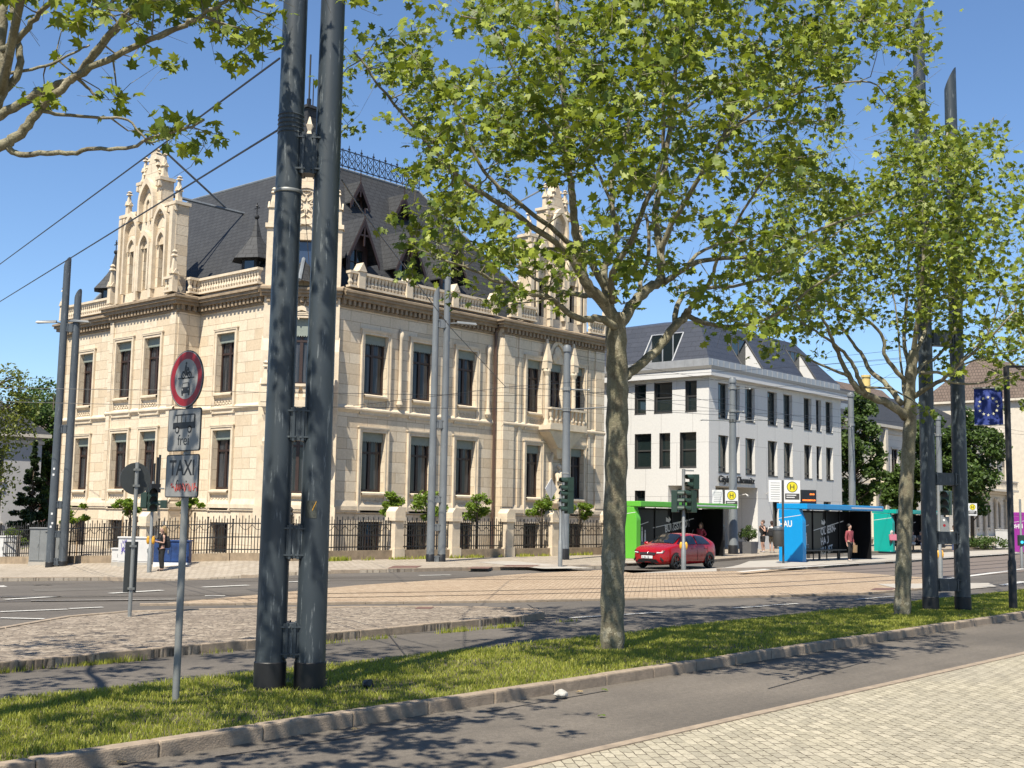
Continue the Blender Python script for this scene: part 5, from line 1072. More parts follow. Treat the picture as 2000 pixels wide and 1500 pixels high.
T1 += [([(1203, 640, u), (1186, 597, u - .1), (1152, 562, u - .4), (1136, 533, u - .5), (1130, 500, u - .6), (1124, 440, u - .8), (1117, 384, u - 1), (1112, 320, u - 1.1), (1104, 220, u - 1.3), (1090, 100, u - 1.4), (1085, 0, u - 1.5)], .125, .03),
 ([(1136, 540, u - .5), (1110, 499, u - .7), (1071, 466, u - 1.0), (1003, 415, u - 1.4), (950, 382, u - 1.6), (900, 350, u - 1.8), (850, 295, u - 2), (800, 240, u - 2.2), (740, 165, u - 2.4), (690, 100, u - 2.5)], .07, .014),
 ([(1180, 560, u + .1), (1160, 522, u), (1143, 503, u), (1107, 470, u - .2), (1062, 434, u - .4), (1000, 385, u - .6), (960, 352, u - .7), (930, 310, u - .8), (905, 240, u - .9), (880, 170, u - 1)], .07, .018),
 ([(1190, 600, u + .2), (1178, 535, u + .3), (1190, 500, u + .4), (1205, 455, u + .5), (1196, 400, u + .7), (1204, 320, u + .9), (1240, 200, u + 1), (1255, 100, u + 1.1), (1258, 0, u + 1.2)], .09, .03),
 ([(1198, 590, u - .2), (1194, 550, u - .4), (1204, 520, u - .6), (1232, 470, u - .8), (1260, 400, u - 1), (1290, 320, u - 1.2), (1296, 250, u - 1.3), (1290, 120, u - 1.5)], .075, .025),
 ([(1203, 640, u - .1), (1170, 622, u - .5), (1141, 625, u - .9), (1110, 611, u - 1.2), (1086, 592, u - 1.4), (1066, 577, u - 1.6), (1040, 575, u - 1.8), (1000, 556, u - 2), (955, 546, u - 2.2), (920, 525, u - 2.4), (865, 510, u - 2.6)], .075, .015),
 ([(1160, 575, u + .3), (1135, 576, u + .5), (1088, 566, u + .8), (1056, 551, u + 1), (1020, 525, u + 1.2), (975, 500, u + 1.4), (930, 475, u + 1.6), (880, 465, u + 1.8)], .06, .014),
 ([(1118, 500, u - .7), (1080, 486, u - .4), (1040, 490, u - .1), (980, 487, u + .2), (900, 487, u + .4), (840, 470, u + .5)], .035, .012),
 ([(1208, 640, u), (1240, 590, u + .2), (1270, 562, u + .3), (1290, 543, u + .4), (1290, 500, u + .5), (1282, 440, u + .6), (1285, 385, u + .7), (1300, 320, u + .9), (1310, 230, u + 1), (1318, 150, u + 1.1), (1320, 30, u + 1.2)], .115, .035),
 ([(1290, 495, u + .5), (1310, 440, u + .3), (1345, 385, u + .1), (1375, 330, u - .1), (1420, 250, u - .3), (1450, 160, u - .5), (1490, 60, u - .7)], .065, .02),
 ([(1255, 575, u + .3), (1250, 555, u + .5), (1262, 520, u + .7), (1268, 470, u + .8), (1262, 420, u + .9)], .05, .03),
 ([(1297, 552, u + .4), (1330, 530, u + .1), (1360, 512, u - .1), (1400, 505, u - .3), (1464, 500, u - .7), (1520, 485, u - 1), (1570, 462, u - 1.3), (1640, 432, u - 1.5), (1720, 410, u - 1.7)], .06, .015),
 ([(1340, 525, u + .1), (1360, 498, u + .4), (1400, 478, u + .7), (1450, 470, u + .9), (1510, 442, u + 1.1)], .04, .018),
 ([(1208, 745, u), (1230, 728, u + .1), (1258, 706, u + .2), (1290, 675, u + .3), (1315, 640, u + .4), (1335, 622, u + .45), (1345, 606, u + .5)], .095, .075),
 ([(1318, 638, u + .4), (1322, 600, u + .6), (1345, 568, u + .8), (1385, 562, u + 1), (1450, 556, u + 1.2), (1530, 528, u + 1.5), (1590, 485, u + 1.7), (1670, 432, u + 1.9)], .06, .014),
 ([(1340, 612, u + .45), (1372, 570, u + .2), (1388, 545, u), (1400, 512, u - .3), (1430, 450, u - .6), (1480, 370, u - .9), (1540, 300, u - 1.1)], .05, .016),
 ([(1342, 616, u + .5), (1375, 630, u + .4), (1420, 637, u + .3), (1480, 630, u + .1), (1540, 598, u - .2), (1590, 560, u - .5), (1650, 525, u - .7)], .055, .015),
 ([(1310, 235, u + 1), (1370, 190, u + .8), (1450, 150, u + .5), (1530, 90, u + .2), (1600, 60, u), (1690, 40, u - .3), (1790, 60, u - .5)], .035, .01),
 ([(1385, 310, u), (1450, 235, u - .1), (1520, 200, u - .3), (1600, 170, u - .5), (1700, 160, u - .7), (1740, 200, u - .7)], .035, .01),
 ([(1420, 255, u - .3), (1470, 235, u - .5), (1540, 240, u - .7), (1620, 235, u - .8)], .02, .008),
 ([(1110, 300, u - 1.1), (1050, 220, u - 1.4), (1000, 130, u - 1.6), (960, 50, u - 1.8), (900, 30, u - 1.9)], .035, .012),
 ([(1196, 400, u + .7), (1150, 300, u + 1), (1100, 200, u + 1.3), (1060, 100, u + 1.5)], .035, .012)]
limbs1 = [px_limb(*q) for q in T1]
cl1 = grid_clusters(ROWS, 650, 0, 50, 9.0, dep_for(d1, 1200, 5.2, 1.12), g1, share)
cl1 += grid_clusters(['000024677776420', '000357899998753', '002578999999875', '013689999999986'], 900, -200, 50, 8, dep_for(d1, 1200, 5.2, 1.1), g1)  # unseen crown above the view, added and thickened for its shadow on the path
TN1 = plane_tree(B1, 'nearest whole plane tree with mottled trunk standing in the grass strip', limbs1, cl1, .108, 16, .125, 5, 'plane trees in the grass strip')
u = d2
T2_ = [([(1762, 1212, u), (1763, 1170, u), (1766, 1060, u), (1770, 960, u), (1774, 880, u), (1778, 815, u), (1776, 770, u), (1780, 720, u), (1785, 685, u)], .19, .11),
 ([(1770, 812, u), (1735, 788, u - .3), (1700, 775, u - .6), (1672, 757, u - .8), (1656, 732, u - .9), (1640, 700, u - 1), (1620, 650, u - 1.2), (1600, 600, u - 1.4)], .12, .03),
 ([(1690, 770, u - .7), (1678, 740, u - .9), (1668, 715, u - 1), (1640, 680, u - 1.2), (1605, 655, u - 1.4), (1550, 620, u - 1.7), (1480, 580, u - 2)], .07, .015),
 ([(1658, 735, u - .9), (1640, 728, u - 1.1), (1600, 712, u - 1.4), (1560, 690, u - 1.7)], .05, .02),
 ([(1762, 790, u), (1735, 755, u + .3), (1700, 725, u + .6), (1685, 695, u + .7), (1665, 670, u + .8), (1640, 630, u + 1), (1630, 590, u + 1.1)], .085, .025),
 ([(1768, 745, u), (1740, 712, u - .2), (1728, 690, u - .3), (1724, 660, u - .3), (1700, 630, u - .4), (1650, 605, u - .6), (1620, 590, u - .8)], .065, .025),
 ([(1775, 715, u), (1766, 660, u + .4), (1770, 600, u + .6), (1775, 500, u + 1), (1760, 400, u + 1.3), (1740, 300, u + 1.5)], .06, .018),
 ([(1785, 690, u), (1790, 640, u - .2), (1800, 560, u - .4), (1808, 450, u - .6), (1830, 350, u - .8), (1850, 260, u - .9)], .075, .02),
 ([(1787, 690, u), (1805, 650, u + .4), (1820, 590, u + .8), (1835, 500, u + 1.2), (1870, 380, u + 1.6), (1940, 230, u + 2)], .06, .015),
 ([(1785, 735, u), (1802, 712, u + .4), (1830, 698, u + .7), (1860, 655, u + 1), (1880, 590, u + 1.3), (1900, 480, u + 1.5)], .06, .02),
 ([(1785, 775, u), (1815, 755, u - .5), (1845, 738, u - .9), (1880, 705, u - 1.3), (1930, 665, u - 1.6), (1980, 610, u - 1.9)], .075, .02),
 ([(1800, 728, u), (1830, 727, u + .3), (1858, 733, u + .6), (1880, 700, u + .9), (1930, 650, u + 1.2), (1960, 560, u + 1.5)], .05, .015),
 ([(1838, 742, u - .8), (1890, 750, u - .6), (1950, 740, u - .4), (2020, 715, u - .2)], .035, .015),
 ([(1770, 800, u), (1765, 760, u + .7), (1758, 690, u + 1.1), (1752, 620, u + 1.3), (1735, 520, u + 1.5)], .045, .015),
 ([(1860, 720, u - 1), (1920, 698, u - .8), (2000, 680, u - .6)], .03, .012)]
limbs2 = [px_limb(*q) for q in T2_]
g2 = np.random.default_rng(8)
cl2 = grid_clusters(ROWS, 650, 0, 50, 13.5, dep_for(d2, 1775, 4.9), g2, lambda x, y: (1 - share(x, y)) * (1 if x < 1900 else max(.35, 1 - (x - 1900) / 160)) if y >= 150 else 0)
cl2 += grid_clusters(['0000', '4200', '7630', '8863', '8875', '8875', '7764', '5530'], 2000, 250, 50, 9, dep_for(d2, 1775, 5), g2)
TN2 = plane_tree(B2, 'smaller plane tree standing just left of the pair of dark posts at the right', limbs2, cl2, .115, 16, .14, 6, 'plane trees in the grass strip', mat='leaf')
u = d3; x3 = proj(B3)[0]
T3_ = [([(x3, 1170, u), (x3 + 5, 950, u), (x3 + 5, 800, u), (x3 + 8, 730, u)], .18, .11), ([(x3 + 6, 800, u), (x3 - 50, 740, u - .4), (x3 - 110, 690, u - .8), (x3 - 160, 600, u - 1)], .08, .02), ([(x3 + 6, 760, u), (x3 - 60, 690, u + .6), (x3 - 90, 560, u + 1)], .07, .02), ([(x3 + 6, 760, u), (x3 + 10, 620, u), (x3, 470, u)], .08, .02), ([(x3 + 6, 770, u), (x3 + 70, 700, u + .5), (x3 + 150, 600, u + .8)], .08, .02), ([(x3 - 40, 745, u - .3), (x3 - 100, 735, u + .2), (x3 - 170, 700, u + .5)], .05, .015)]
g3 = np.random.default_rng(9)
cl3 = grid_clusters(ROWS, 650, 0, 50, 13, dep_for(d3, x3, 5), g3, lambda x, y: max(0, min(.65, (x - 1900) / 150)) if y >= 400 else 0) + grid_clusters(['0246653', '2678875', '5889986', '7899987', '8899987', '8898876', '6776665'], 2000, 400, 50, 8, dep_for(d3, x3, 5), g3)
TN3 = plane_tree(B3, 'plane tree whose crown reaches in at the right edge behind the flag', [px_limb(*q) for q in T3_], cl3, .12, 17, .16, 7, 'plane trees in the grass strip')
u = d0_ - .6; e_ = proj(B0)[0]
T0 = [([(e_, 1500, d0_), (e_ - 5, 1000, d0_), (e_ - 10, 600, d0_), (e_ - 10, 420, d0_)], .2, .17),
 ([(e_ - 10, 480, d0_), (-70, 330, u), (0, 285, u), (30, 268, u), (62, 232, u), (95, 195, u), (150, 150, u), (205, 118, u - .2), (270, 85, u - .4), (345, 57, u - .6), (395, 28, u - .7), (440, 0, u - .8)], .068, .018),
 ([(e_, 420, d0_), (-60, 260, u + .3), (0, 225, u + .3), (50, 198, u + .3), (100, 172, u + .3), (148, 150, u + .3), (190, 100, u + .4), (240, 45, u + .5), (300, -10, u + .6)], .06, .028),
 ([(150, 150, u + .3), (178, 112, u), (205, 75, u - .1), (240, 35, u - .2), (270, 0, u - .3)], .04, .02),
 ([(15, 288, u), (38, 302, u), (90, 300, u - .2), (140, 299, u - .3), (180, 290, u - .4), (245, 290, u - .6), (290, 272, u - .8), (350, 255, u - 1), (400, 235, u - 1.1)], .035, .009),
 ([(82, 216, u), (120, 224, u + .2), (200, 230, u + .4), (250, 234, u + .5), (275, 262, u + .5), (300, 282, u + .5)], .022, .008),
 ([(-20, 230, u + .5), (4, 180, u + .5), (3, 90, u + .5), (8, 0, u + .5)], .06, .04), ([(-10, 190, u + .6), (25, 160, u + .6), (40, 120, u + .6), (30, 60, u + .7), (26, 0, u + .8)], .05, .03), ([(5, 100, u + .4), (40, 70, u + .3), (70, 35, u + .2), (100, 0, u)], .04, .022),
 ([(5, 145, u + .7), (50, 138, u + .7), (100, 125, u + .8), (128, 112, u + .8), (160, 95, u + .8), (175, 88, u + .8)], .02, .01),
 ([(345, 57, u - .6), (300, 75, u - .5), (300, 20, u - .4)], .015, .008), ([(395, 30, u - .7), (450, 50, u - .8), (490, 60, u - .8)], .014, .006), ([(150, 152, u), (175, 175, u + .1), (190, 195, u + .1)], .02, .01),
 ([(e_, 430, d0_), (-260, 250, d0_ + .8), (-380, 0, d0_ + 1.4), (-450, -250, d0_ + 1.8)], .1, .03), ([(e_, 430, d0_), (-200, 150, d0_ - .3), (-180, -150, d0_ - .6), (-120, -420, d0_ - .9)], .11, .03), ([(e_, 450, d0_), (-330, 280, d0_ - .9), (-520, 120, d0_ - 1.6)], .08, .02), ([(4, 180, u + .5), (60, -60, u - .3), (160, -220, u - .8), (250, -330, u - 1.1)], .05, .02), ([(300, -10, u + .6), (380, -110, u + .8), (470, -200, u + .9)], .03, .015), ([(440, 0, u - .8), (520, -60, u - 1)], .022, .01), ([(100, 0, u), (120, -120, u + .6), (90, -300, u + 1.1)], .03, .015)]
g0 = np.random.default_rng(10)
cl0 = grid_clusters(['12575576322', '04311332584', '00213510020', '02244640000', '00144533000', '00003354200', '00020200000'], 0, 0, 50, 3.4, dep_for(d0_ - .6, 60, 3.0, .55), g0)
cl0 += grid_clusters(['001343100000', '024685420000', '357887530000', '578888752000', '678888864310'], -200, -500, 100, 19, dep_for(d0_ - .3, 0, 4.6), g0)  # unseen crown above the view, shaped for the leaf shadows on the posts
cl0 += grid_clusters(['0355', '3688', '5788', '6788', '6788', '6777', '4566', '2444'], -620, -400, 100, 10, dep_for(d0_, e_, 4.6), g0)  # unseen crown left of the view, filled in for its shadows
TN0 = plane_tree(B0, 'plane tree at the left edge with branches hanging in above the villa gable', [px_limb(*q) for q in T0], cl0, .095, 14, .085, 12, 'plane trees in the grass strip', twig_r=.007)

def bush_tree(name, pos, hgt, rad, label, cat, mat, n, lsize, seed, group=None, trunk=.2, base_h=None, squash=1.0, clumps=26, shape=1, trunk_mat='trunk_brown', cone=False, droop=False, stake=False):
    g = np.random.default_rng(seed); t = thing(name, tuple(pos), label, cat, group); p = np.array(pos, float); bh = base_h if base_h is not None else hgt * .3; mb = MB(); x, y, z = p
    mid = (bh + hgt) / 2; hr = (hgt - bh) / 2
    mb.tube([(x, y, z - .3), (x + .03 * rad, y, z + bh), (x, y + .03 * rad, z + mid), (x, y, z + hgt * .92)], [trunk, trunk * .8, trunk * .5, trunk * .12], 8)
    cs = []
    for i in range(clumps):
        if cone: h = g.random() ** 1.3; r = rad * (1 - h) * (.35 + .65 * g.random()); a = g.random() * 6.283; c = p + np.array([r * math.cos(a), r * math.sin(a), bh + (hgt - bh) * h]); k = rad * .26 * (1.15 - h)
        else:
            v = g.normal(size=3); v /= np.linalg.norm(v); r = g.random() ** .4; c = p + np.array([v[0] * rad * r, v[1] * rad * r, mid + v[2] * hr * r * .92]); k = rad * (.24 + .16 * g.random())
        cs.append((c, k)); mb.tube([(x, y, max(z + bh * .7, c[2] - k - r * .4)), tuple((p + np.array([0, 0, c[2] - p[2]])) * .35 + c * .65 - np.array([0, 0, .12 * rad])), tuple(c)], [trunk * .32, trunk * .2, trunk * .08], 5)
    mb.build('trunk', K[trunk_mat], t, smooth=2, fix=False, uv=False)
    P = []
    for c, k in cs:
        q = g.normal(size=(n // clumps, 3)); q /= np.linalg.norm(q, axis=1)[:, None]; q *= (k * g.random((len(q), 1)) ** .45); q[:, 2] *= squash
        if droop: q[:, 2] -= (g.random(len(q)) ** 1.5) * rad * .9
        P.append(c + q)
    V, F = leaves(np.vstack(P), lsize, g, .5, shape); arr_mesh('crown', V - p, F, K[mat], t)
    if stake:
        for dx in (-.35, .35): mb = MB(); mb.tube([(x + dx, y, z - .1), (x + dx, y, z + bh * 1.05)], .045, 6); mb.build('stake', plain('stake wood', (.4, .27, .15), .8), t)
    return t
# small clipped trees between fence and villa
for i, (px, py, rpx, d, wh) in enumerate(((768, 988, 32, 52.8, 'behind the first fence pillar by the corner'), (845, 992, 38, 54.0, 'behind the pair of slate grey posts'), (932, 996, 32, 55.5, 'between the second and third fence pillars'), (1058, 990, 31, 59.0, 'behind the diamond shaped sign'), (1131, 1000, 24, 60.8, 'under the street bay next to the signal pole'))):
    c = D(px, py, d); r = rpx / FPX * d; bush_tree('clipped_tree', (c[0], c[1], .1), c[2] + r * .85, r, 'small clipped leafy tree ' + wh, 'tree', 'leaf_bright', 1500, .13, 40 + i, 'clipped trees in the villa garden', .05, c[2] - r * .85, .8, 14)
for i, (px, py, rpx, d, wh) in enumerate(((140, 1003, 30, 54.5, 'behind the left pair of posts'), (255, 990, 28, 52.0, 'behind the back of the round sign'), (368, 984, 26, 50.5, 'below the TAXI sign'))):
    c = D(px, py, d); r = rpx / FPX * d; zb = terr(c[0], c[1]); bush_tree('clipped_tree', (c[0], c[1], zb), c[2] + r * .8 - zb, r, 'small staked garden tree ' + wh, 'tree', 'leaf_bright', 900, .14, 50 + i, 'clipped trees in the villa garden', .05, c[2] - r * .8 - zb, .6, 10, stake=True)
# trees far left
c = D(62, 900, 98); bush_tree('lime_tree', (c[0], c[1], -1.2), HZ(c[0], c[1], 735) + 1.2, 3.2, 'dark green lime tree behind the grey house and the brick house', 'tree', 'leaf_dark', 12000, .3, 61, None, .25, 2.5, .9, 46)
c = D(98, 900, 92); bush_tree('lime_tree', (c[0], c[1], -1.2), HZ(c[0], c[1], 745) + 1.2, 2.6, 'dark green lime tree pressed against the left end of the villa', 'tree', 'leaf_dark', 9000, .3, 62, None, .2, 2, .9, 40)
c = D(64, 960, 70); bush_tree('conifer', (c[0], c[1], -.9), HZ(c[0], c[1], 862) + .9, 1.5, 'dark conifer in the garden between grey house and left posts', 'tree', 'needle', 15000, .2, 63, None, .12, .2, .5, 120, cone=True)
c = D(-25, 760, 66); bush_tree('willow', (c[0], c[1], -.9), HZ(c[0], c[1], 668) + .9, 2.6, 'yellow green weeping willow hanging in at the left edge', 'tree', 'willow', 7000, .2, 64, None, .2, 4, .7, 30, droop=True)
c = D(40, 990, 66); bush_tree('garden_shrub', (c[0], c[1], -.9), 1.9, 1.0, 'light green shrub behind the leftmost fence pillar', 'shrub', 'leaf_bright', 1200, .14, 65, None, .06, .2, .8, 12)
c = D(80, 1010, 62); bush_tree('garden_shrub', (c[0], c[1], -.9), 1.5, .9, 'low green shrub beside the left pair of posts', 'shrub', 'leaf_bright', 900, .14, 66, None, .06, .1, .8, 12)
# round trees in front of the cream building
for i, (px, d, top, r, b, lb) in enumerate(((1672, 92, 745, 1.9, 1.2, 'dark chestnut tree between white office and cream building'), (1832, 98, 800, 2.6, 2.8, 'round dark chestnut tree between the two dark right posts'), (1898, 96, 795, 2.5, 2.4, 'round dark chestnut tree left of the flag'), (1760, 100, 905, 1.5, 2.4, 'small dark tree behind the turquoise shelter'))):
    c = D(px, 1000, d); bush_tree('chestnut_tree', (c[0], c[1], 0), HZ(c[0], c[1], top), r, lb, 'tree', 'leaf_dark', 12000, .30, 70 + i, 'chestnut trees before the cream building', .18, b, .9, 70)
c = D(1205, 985, 66); bush_tree('garden_shrub', (c[0], c[1], 0), HZ(c[0], c[1], 955), .8, 'green shrub in the gap between villa and white office', 'shrub', 'leaf_bright', 900, .15, 80, None, .05, 1.0, .9, 10)
c = D(1925, 1062, 93); h = bush_tree('hedge', (c[0], c[1], 0), .95, 2.1, 'low reddish green hedge before the cream building', 'hedge', 'leaf_dark', 1800, .16, 81, None, .05, .05, .5, 24)
# clipped bush in a grey planter at the office entrance
c = G(1462, 1081, .1); t = thing('planter', (c[0], c[1], .1), 'grey square planter at the office entrance', 'planter'); mb = MB(); mb.frus(c[0], c[1], .1, .36, .36, .78, .42, .42); mb.build('pot', plain('grey planter', (.14, .14, .145), .6), t); mb = MB(); mb.box(c[0] - .38, c[1] - .38, .72, c[0] + .38, c[1] + .38, .74); mb.build('soil', K['soil'], t)
bush_tree('box_bush', (c[0], c[1], .75), .95, .52, 'clipped round green bush growing in the grey planter', 'bush', 'leaf_dark', 2200, .07, 82, None, .04, .02, .9, 26)
AZ = math.atan2(-CF[1], -CF[0])                # direction towards the camera
# ================================================================== POSTS, LAMPS, SIGNS, SIGNALS, WIRES
def post_pair(label, bases, tops, rb, rt, mat, clamps, zb=None, collar=True, rings=None, slant=True):
    B = [TG(*b) if zb is None else G(*b, zb) for b in bases]; t = thing('tram_post_pair', tuple((B[0] + B[1]) / 2), label, 'post', 'pairs of tram wire posts'); ax = Vector((B[1] - B[0])[:2]).normalized(); T = Fr(B[0][0], B[0][1], ax.x, ax.y)
    for i, b in enumerate(B):
        h = HZ(b[0], b[1], tops[i]) if tops[i] > -500 else -tops[i] / 1000
        mb = MB(); n = 20; vs = []
        for k in range(9):
            z = b[2] - .1 + (h - b[2] + .1) * k / 8; r = rb + (rt - rb) * k / 8
            for j in range(n): a = 2 * math.pi * j / n; vs.append((b[0] + r * math.cos(a), b[1] + r * math.sin(a), z + (slant * .28 * math.cos(a - AZ - 1.0) if k == 8 else 0)))
        mb.add(vs, [(k * n + j, k * n + (j + 1) % n, (k + 1) * n + (j + 1) % n, (k + 1) * n + j) for k in range(8) for j in range(n)] + [tuple(range(8 * n, 9 * n))]); p = mb.build('post', mat, t, smooth=True)
        mb = MB(); mb.lathe(b[0], b[1], [(rb * 1.03, -.05), (rb * 1.045, .3), (rb * 1.005, .31)], 20, b[2]); mb.build('post_collar', K['black'], p, smooth=True)
        if rings and i == 0:
            mb = MB(); z0 = HZ(b[0], b[1], rings[1]); z1 = HZ(b[0], b[1], rings[0]); rr = rb + (rt - rb) * z0 / h
            for k in range(5): z = z0 + (z1 - z0) * k / 4; mb.lathe(b[0], b[1], [(rr * .99, z - .012), (rr * 1.06, z), (rr * .99, z + .012)], 20)
            mb.build('post_ring', mat, p, smooth=True)
    L = float(np.linalg.norm((B[1] - B[0])[:2]))
    for y in clamps:
        z = HZ(B[0][0], B[0][1], y); hh = (.24 if z > 5 else .19) * (1 if len(clamps) == 4 and not rings is None else .75); mb = MB(T); f = 1 - .25 * z / 12; r = rb * f
        mb.box(r * .8, -.10, z - hh, L - r * .8, .10, z + hh)
        for s in (r * .95, L - r * .95 - .03): mb.box(s, -.125, z - hh * 1.05, s + .03, .125, z + hh * 1.05)
        for dz in (-hh * .8, hh * .8):
            for s0, s1 in ((-r * .1, r * 1.25), (L - r * 1.25, L + r * .1)): mb.box(s0, -.13 + .0, z + dz - .01, s1, .13, z + dz + .01)
            mb.prism([(r * 1.22, -.12, z + dz - .06), (r * 1.22, -.12, z + dz + .06), (r * .6, -.2, z + dz)], (0, .03, 0))
        for s in (r * .93, L - r * .93):
            for dz in (-.07, .07): mb.box(s - .02, -.14, z + dz - .02, s + .02, -.11, z + dz + .02)
        mb.build('clamp', mat, t)
    return t, B
bigp, BB = post_pair('pair of thick dark grey posts in the foreground grass with leaf shadows', [(526, 1345), (604, 1345)], [-11900, -12100], .176, .132, K['pole_dark'], [302, 828, 1057, 1249], .08, rings=(228, 262))
rp, RB = post_pair('pair of dark posts in the grass strip at the right rising through the tree', [(1818, 1192), (1881, 1192)], [40, 155], .178, .138, K['pole_dark'], [935, 1050, 1142, 660], .08)
lp, LB = post_pair('pair of blue grey posts with street lamp and stickers at the left of the villa', [(97, 1112), (122, 1110)], [515, 577], .185, .15, K['pole_mid'], [640, 838, 985, 1043, 1097])
mp, MP = post_pair('pair of pale weathered posts with street lamp in front of the villa street front', [(840, 1097), (862, 1097)], [572, 515], .17, .13, K['pole_light'], [632, 828, 975, 1030, 1092], .1)
def lamp_head(t, p, q, mat):
    mb = MB(); d = (Vector(q) - Vector(p)); mb.tube([p, tuple(Vector(p) + d * .5), q], [.03, .03, .03], 6); a = mb.build('lamp_arm', mat, t, smooth=True)
    x = d.normalized(); mb = MB(); T = Fr(q[0], q[1], x.x, x.y, q[2]); mb.T = T; mb.add([(-.1, -.08, -.02), (.75, -.17, -.06), (.75, .17, -.06), (-.1, .08, -.02), (-.1, -.05, .08), (.7, -.12, .03), (.7, .12, .03), (-.1, .05, .08)], [(3, 2, 1, 0), (4, 5, 6, 7), (0, 1, 5, 4), (1, 2, 6, 5), (2, 3, 7, 6), (3, 0, 4, 7)]); mb.build('lamp_head', mat, a)
z = HZ(LB[0][0], LB[0][1], 632); lamp_head(lp, (LB[0][0], LB[0][1], z), (LB[0][0] - .3, LB[0][1] + .3, z + .05), K['pole_mid']); lamp_head(lp, (LB[0][0], LB[0][1], z + .1), (LB[0][0] + .25, LB[0][1] - .3, z + .1), K['pole_mid'])
z = HZ(MP[1][0], MP[1][1], 632); lamp_head(mp, (MP[1][0], MP[1][1], z), (MP[1][0] + .45, MP[1][1] - .3, z + .05), K['pole_light'])
mb = MB()                                     # stickers low on the left posts
for i, (h, a) in enumerate(((4.2, 2.6), (3.95, 2.55), (2.3, 2.7), (1.75, 2.6), (1.9, 2.9))):
    b = LB[i % 2 if i > 3 else 0]; a = a + 1.3; r = .192
    for s in (0,): mb.poly([(b[0] + r * math.cos(a + u), b[1] + r * math.sin(a + u), b[2] + h + v) for u, v in ((-.2, 0), (.2, 0), (.2, .09), (-.2, .09))])
mb.build('sticker', K['white'], lp, fix=False)
def tram_pole(px, top, base, rb, rt, label, mat, d=None, arms=()):
    b = G(px, base, .1) if d is None else D(px, base, d); x, y = b[0], b[1]; h = HZ(x, y, top); t = thing('tram_pole', (x, y, .1 if d is None else 0), label, 'pole', 'single tram wire poles'); mb = MB()
    zb = .05 if d is None else 0; mb.lathe(x, y, [(rb, zb), (rb, .6), (rb * .97, .62), (rt + .25 * (rb - rt), h * .7), (rt, h - .25), (rt, h)], 14); mb.build('shaft', mat, t, smooth=True)
    mb = MB(); mb.lathe(x, y, [(rt * 1.25, h - .3), (rt * 1.25, h - .12), (rt * .9, h + .02)], 14); mb.build('cap', mat, t, smooth=True)
    mb = MB(); mb.lathe(x, y, [(rb * 1.06, zb), (rb * 1.06, zb + .5), (rb * 1.0, zb + .55)], 14); mb.build('foot', K['black'], t, smooth=True)
    for py, dx, dy, rise in arms:
        z = HZ(x, y, py); mb = MB(); mb.tube([(x - dx * .25, y - dy * .25, z - rise * .1), (x, y, z), (x + dx, y + dy, z + rise)], .028, 6); mb.ball((x + dx, y + dy, z + rise), .06, 6, 4); mb.lathe(x, y, [(rt * 1.3, z - .08), (rt * 1.3, z + .08)], 12); mb.build('cross_arm', K['steel'], t)
    return (x, y, h)
P1 = tram_pole(1103, 675, 1093, .2, .16, 'grey tapered tram pole before the balcony bay of the villa', K['pole_light'], None, [(760, .9, -.6, 0), (800, 1.7, -1.2, .2)])
P2 = tram_pole(1432, 738, 1082, .27, .17, 'grey tram pole with black foot in front of the office entrance', K['pole_light'], None, [(758, .9, -.6, 0), (803, .5, -.4, 0), (822, 1.6, -1.3, .1), (822, -1.4, 1.2, .0)])
P3 = tram_pole(1666, 767, 1075, .26, .2, 'grey tram pole rising behind the blue shelter', K['pole_light'], 82, [(830, -2.2, -1.0, -.3)])
P4 = tram_pole(1838, 813, 1075, .27, .2, 'grey tram pole seen between the two dark right posts', K['pole_light'], 92, [(850, -1.5, -1, 0)])
# flag pole with banner
b = G(1979, 1190, .09); h = HZ(b[0], b[1], 716); t = thing('flag_pole', tuple(b), 'slim black pole carrying a blue banner with a ring of stars', 'pole'); mb = MB(); mb.lathe(b[0], b[1], [(.095, 0), (.095, 1.2), (.075, 1.25), (.07, h - .0)], 12); mb.build('shaft', K['black'], t, smooth=True)
T = Fr(b[0], b[1], -.30, .95); zt, zb_ = HZ(b[0], b[1], 757), HZ(b[0], b[1], 829)
mb = MB(T); mb.tube([(0, 0, zt), (.75, 0, zt)], .018, 6); mb.tube([(0, 0, zb_ - .01), (.75, 0, zb_ - .01)], .014, 6); mb.build('banner_rod', K['steel'], t)
fl = thing('banner', T(.1, 0, zb_), 'blue banner with a ring of twelve pale stars hanging from the black pole', 'banner'); mb = MB(T); n = 10
for i in range(n):
    for j in range(n):
        q = lambda a, c: (.1 + .64 * a / n, .025 * math.sin(a * .9) + .03 * math.sin(c * .8), zb_ + (zt - zb_) * c / n)
        mb.poly([q(i, j), q(i + 1, j), q(i + 1, j + 1), q(i, j + 1)])
mb.build('cloth', K['eu_blue'], fl, smooth=True)
mb = MB(T); cz = (zt + zb_) / 2
for side in (-1, 1):
    for k in range(12):
        a = k * math.pi / 6; cx_, cz_ = .42 + .215 * math.cos(a), cz + .215 * math.sin(a) ; pts = [(cx_ + r * math.cos(math.pi / 2 + m_ * math.pi / 5), side * .065, cz_ + r * math.sin(math.pi / 2 + m_ * math.pi / 5)) for m_ in range(10) for r in [.042 if m_ % 2 == 0 else .017]]
        for m_ in range(10): mb.poly([(cx_, side * .065, cz_), pts[m_], pts[(m_ + 1) % 10]])
mb.build('star_ring', K['star'], fl, fix=False)
# street lamp arm on top of the black pole
lamp_head(t, (b[0], b[1], h), (b[0] + .5, b[1] - .5, h + .02), K['black'])
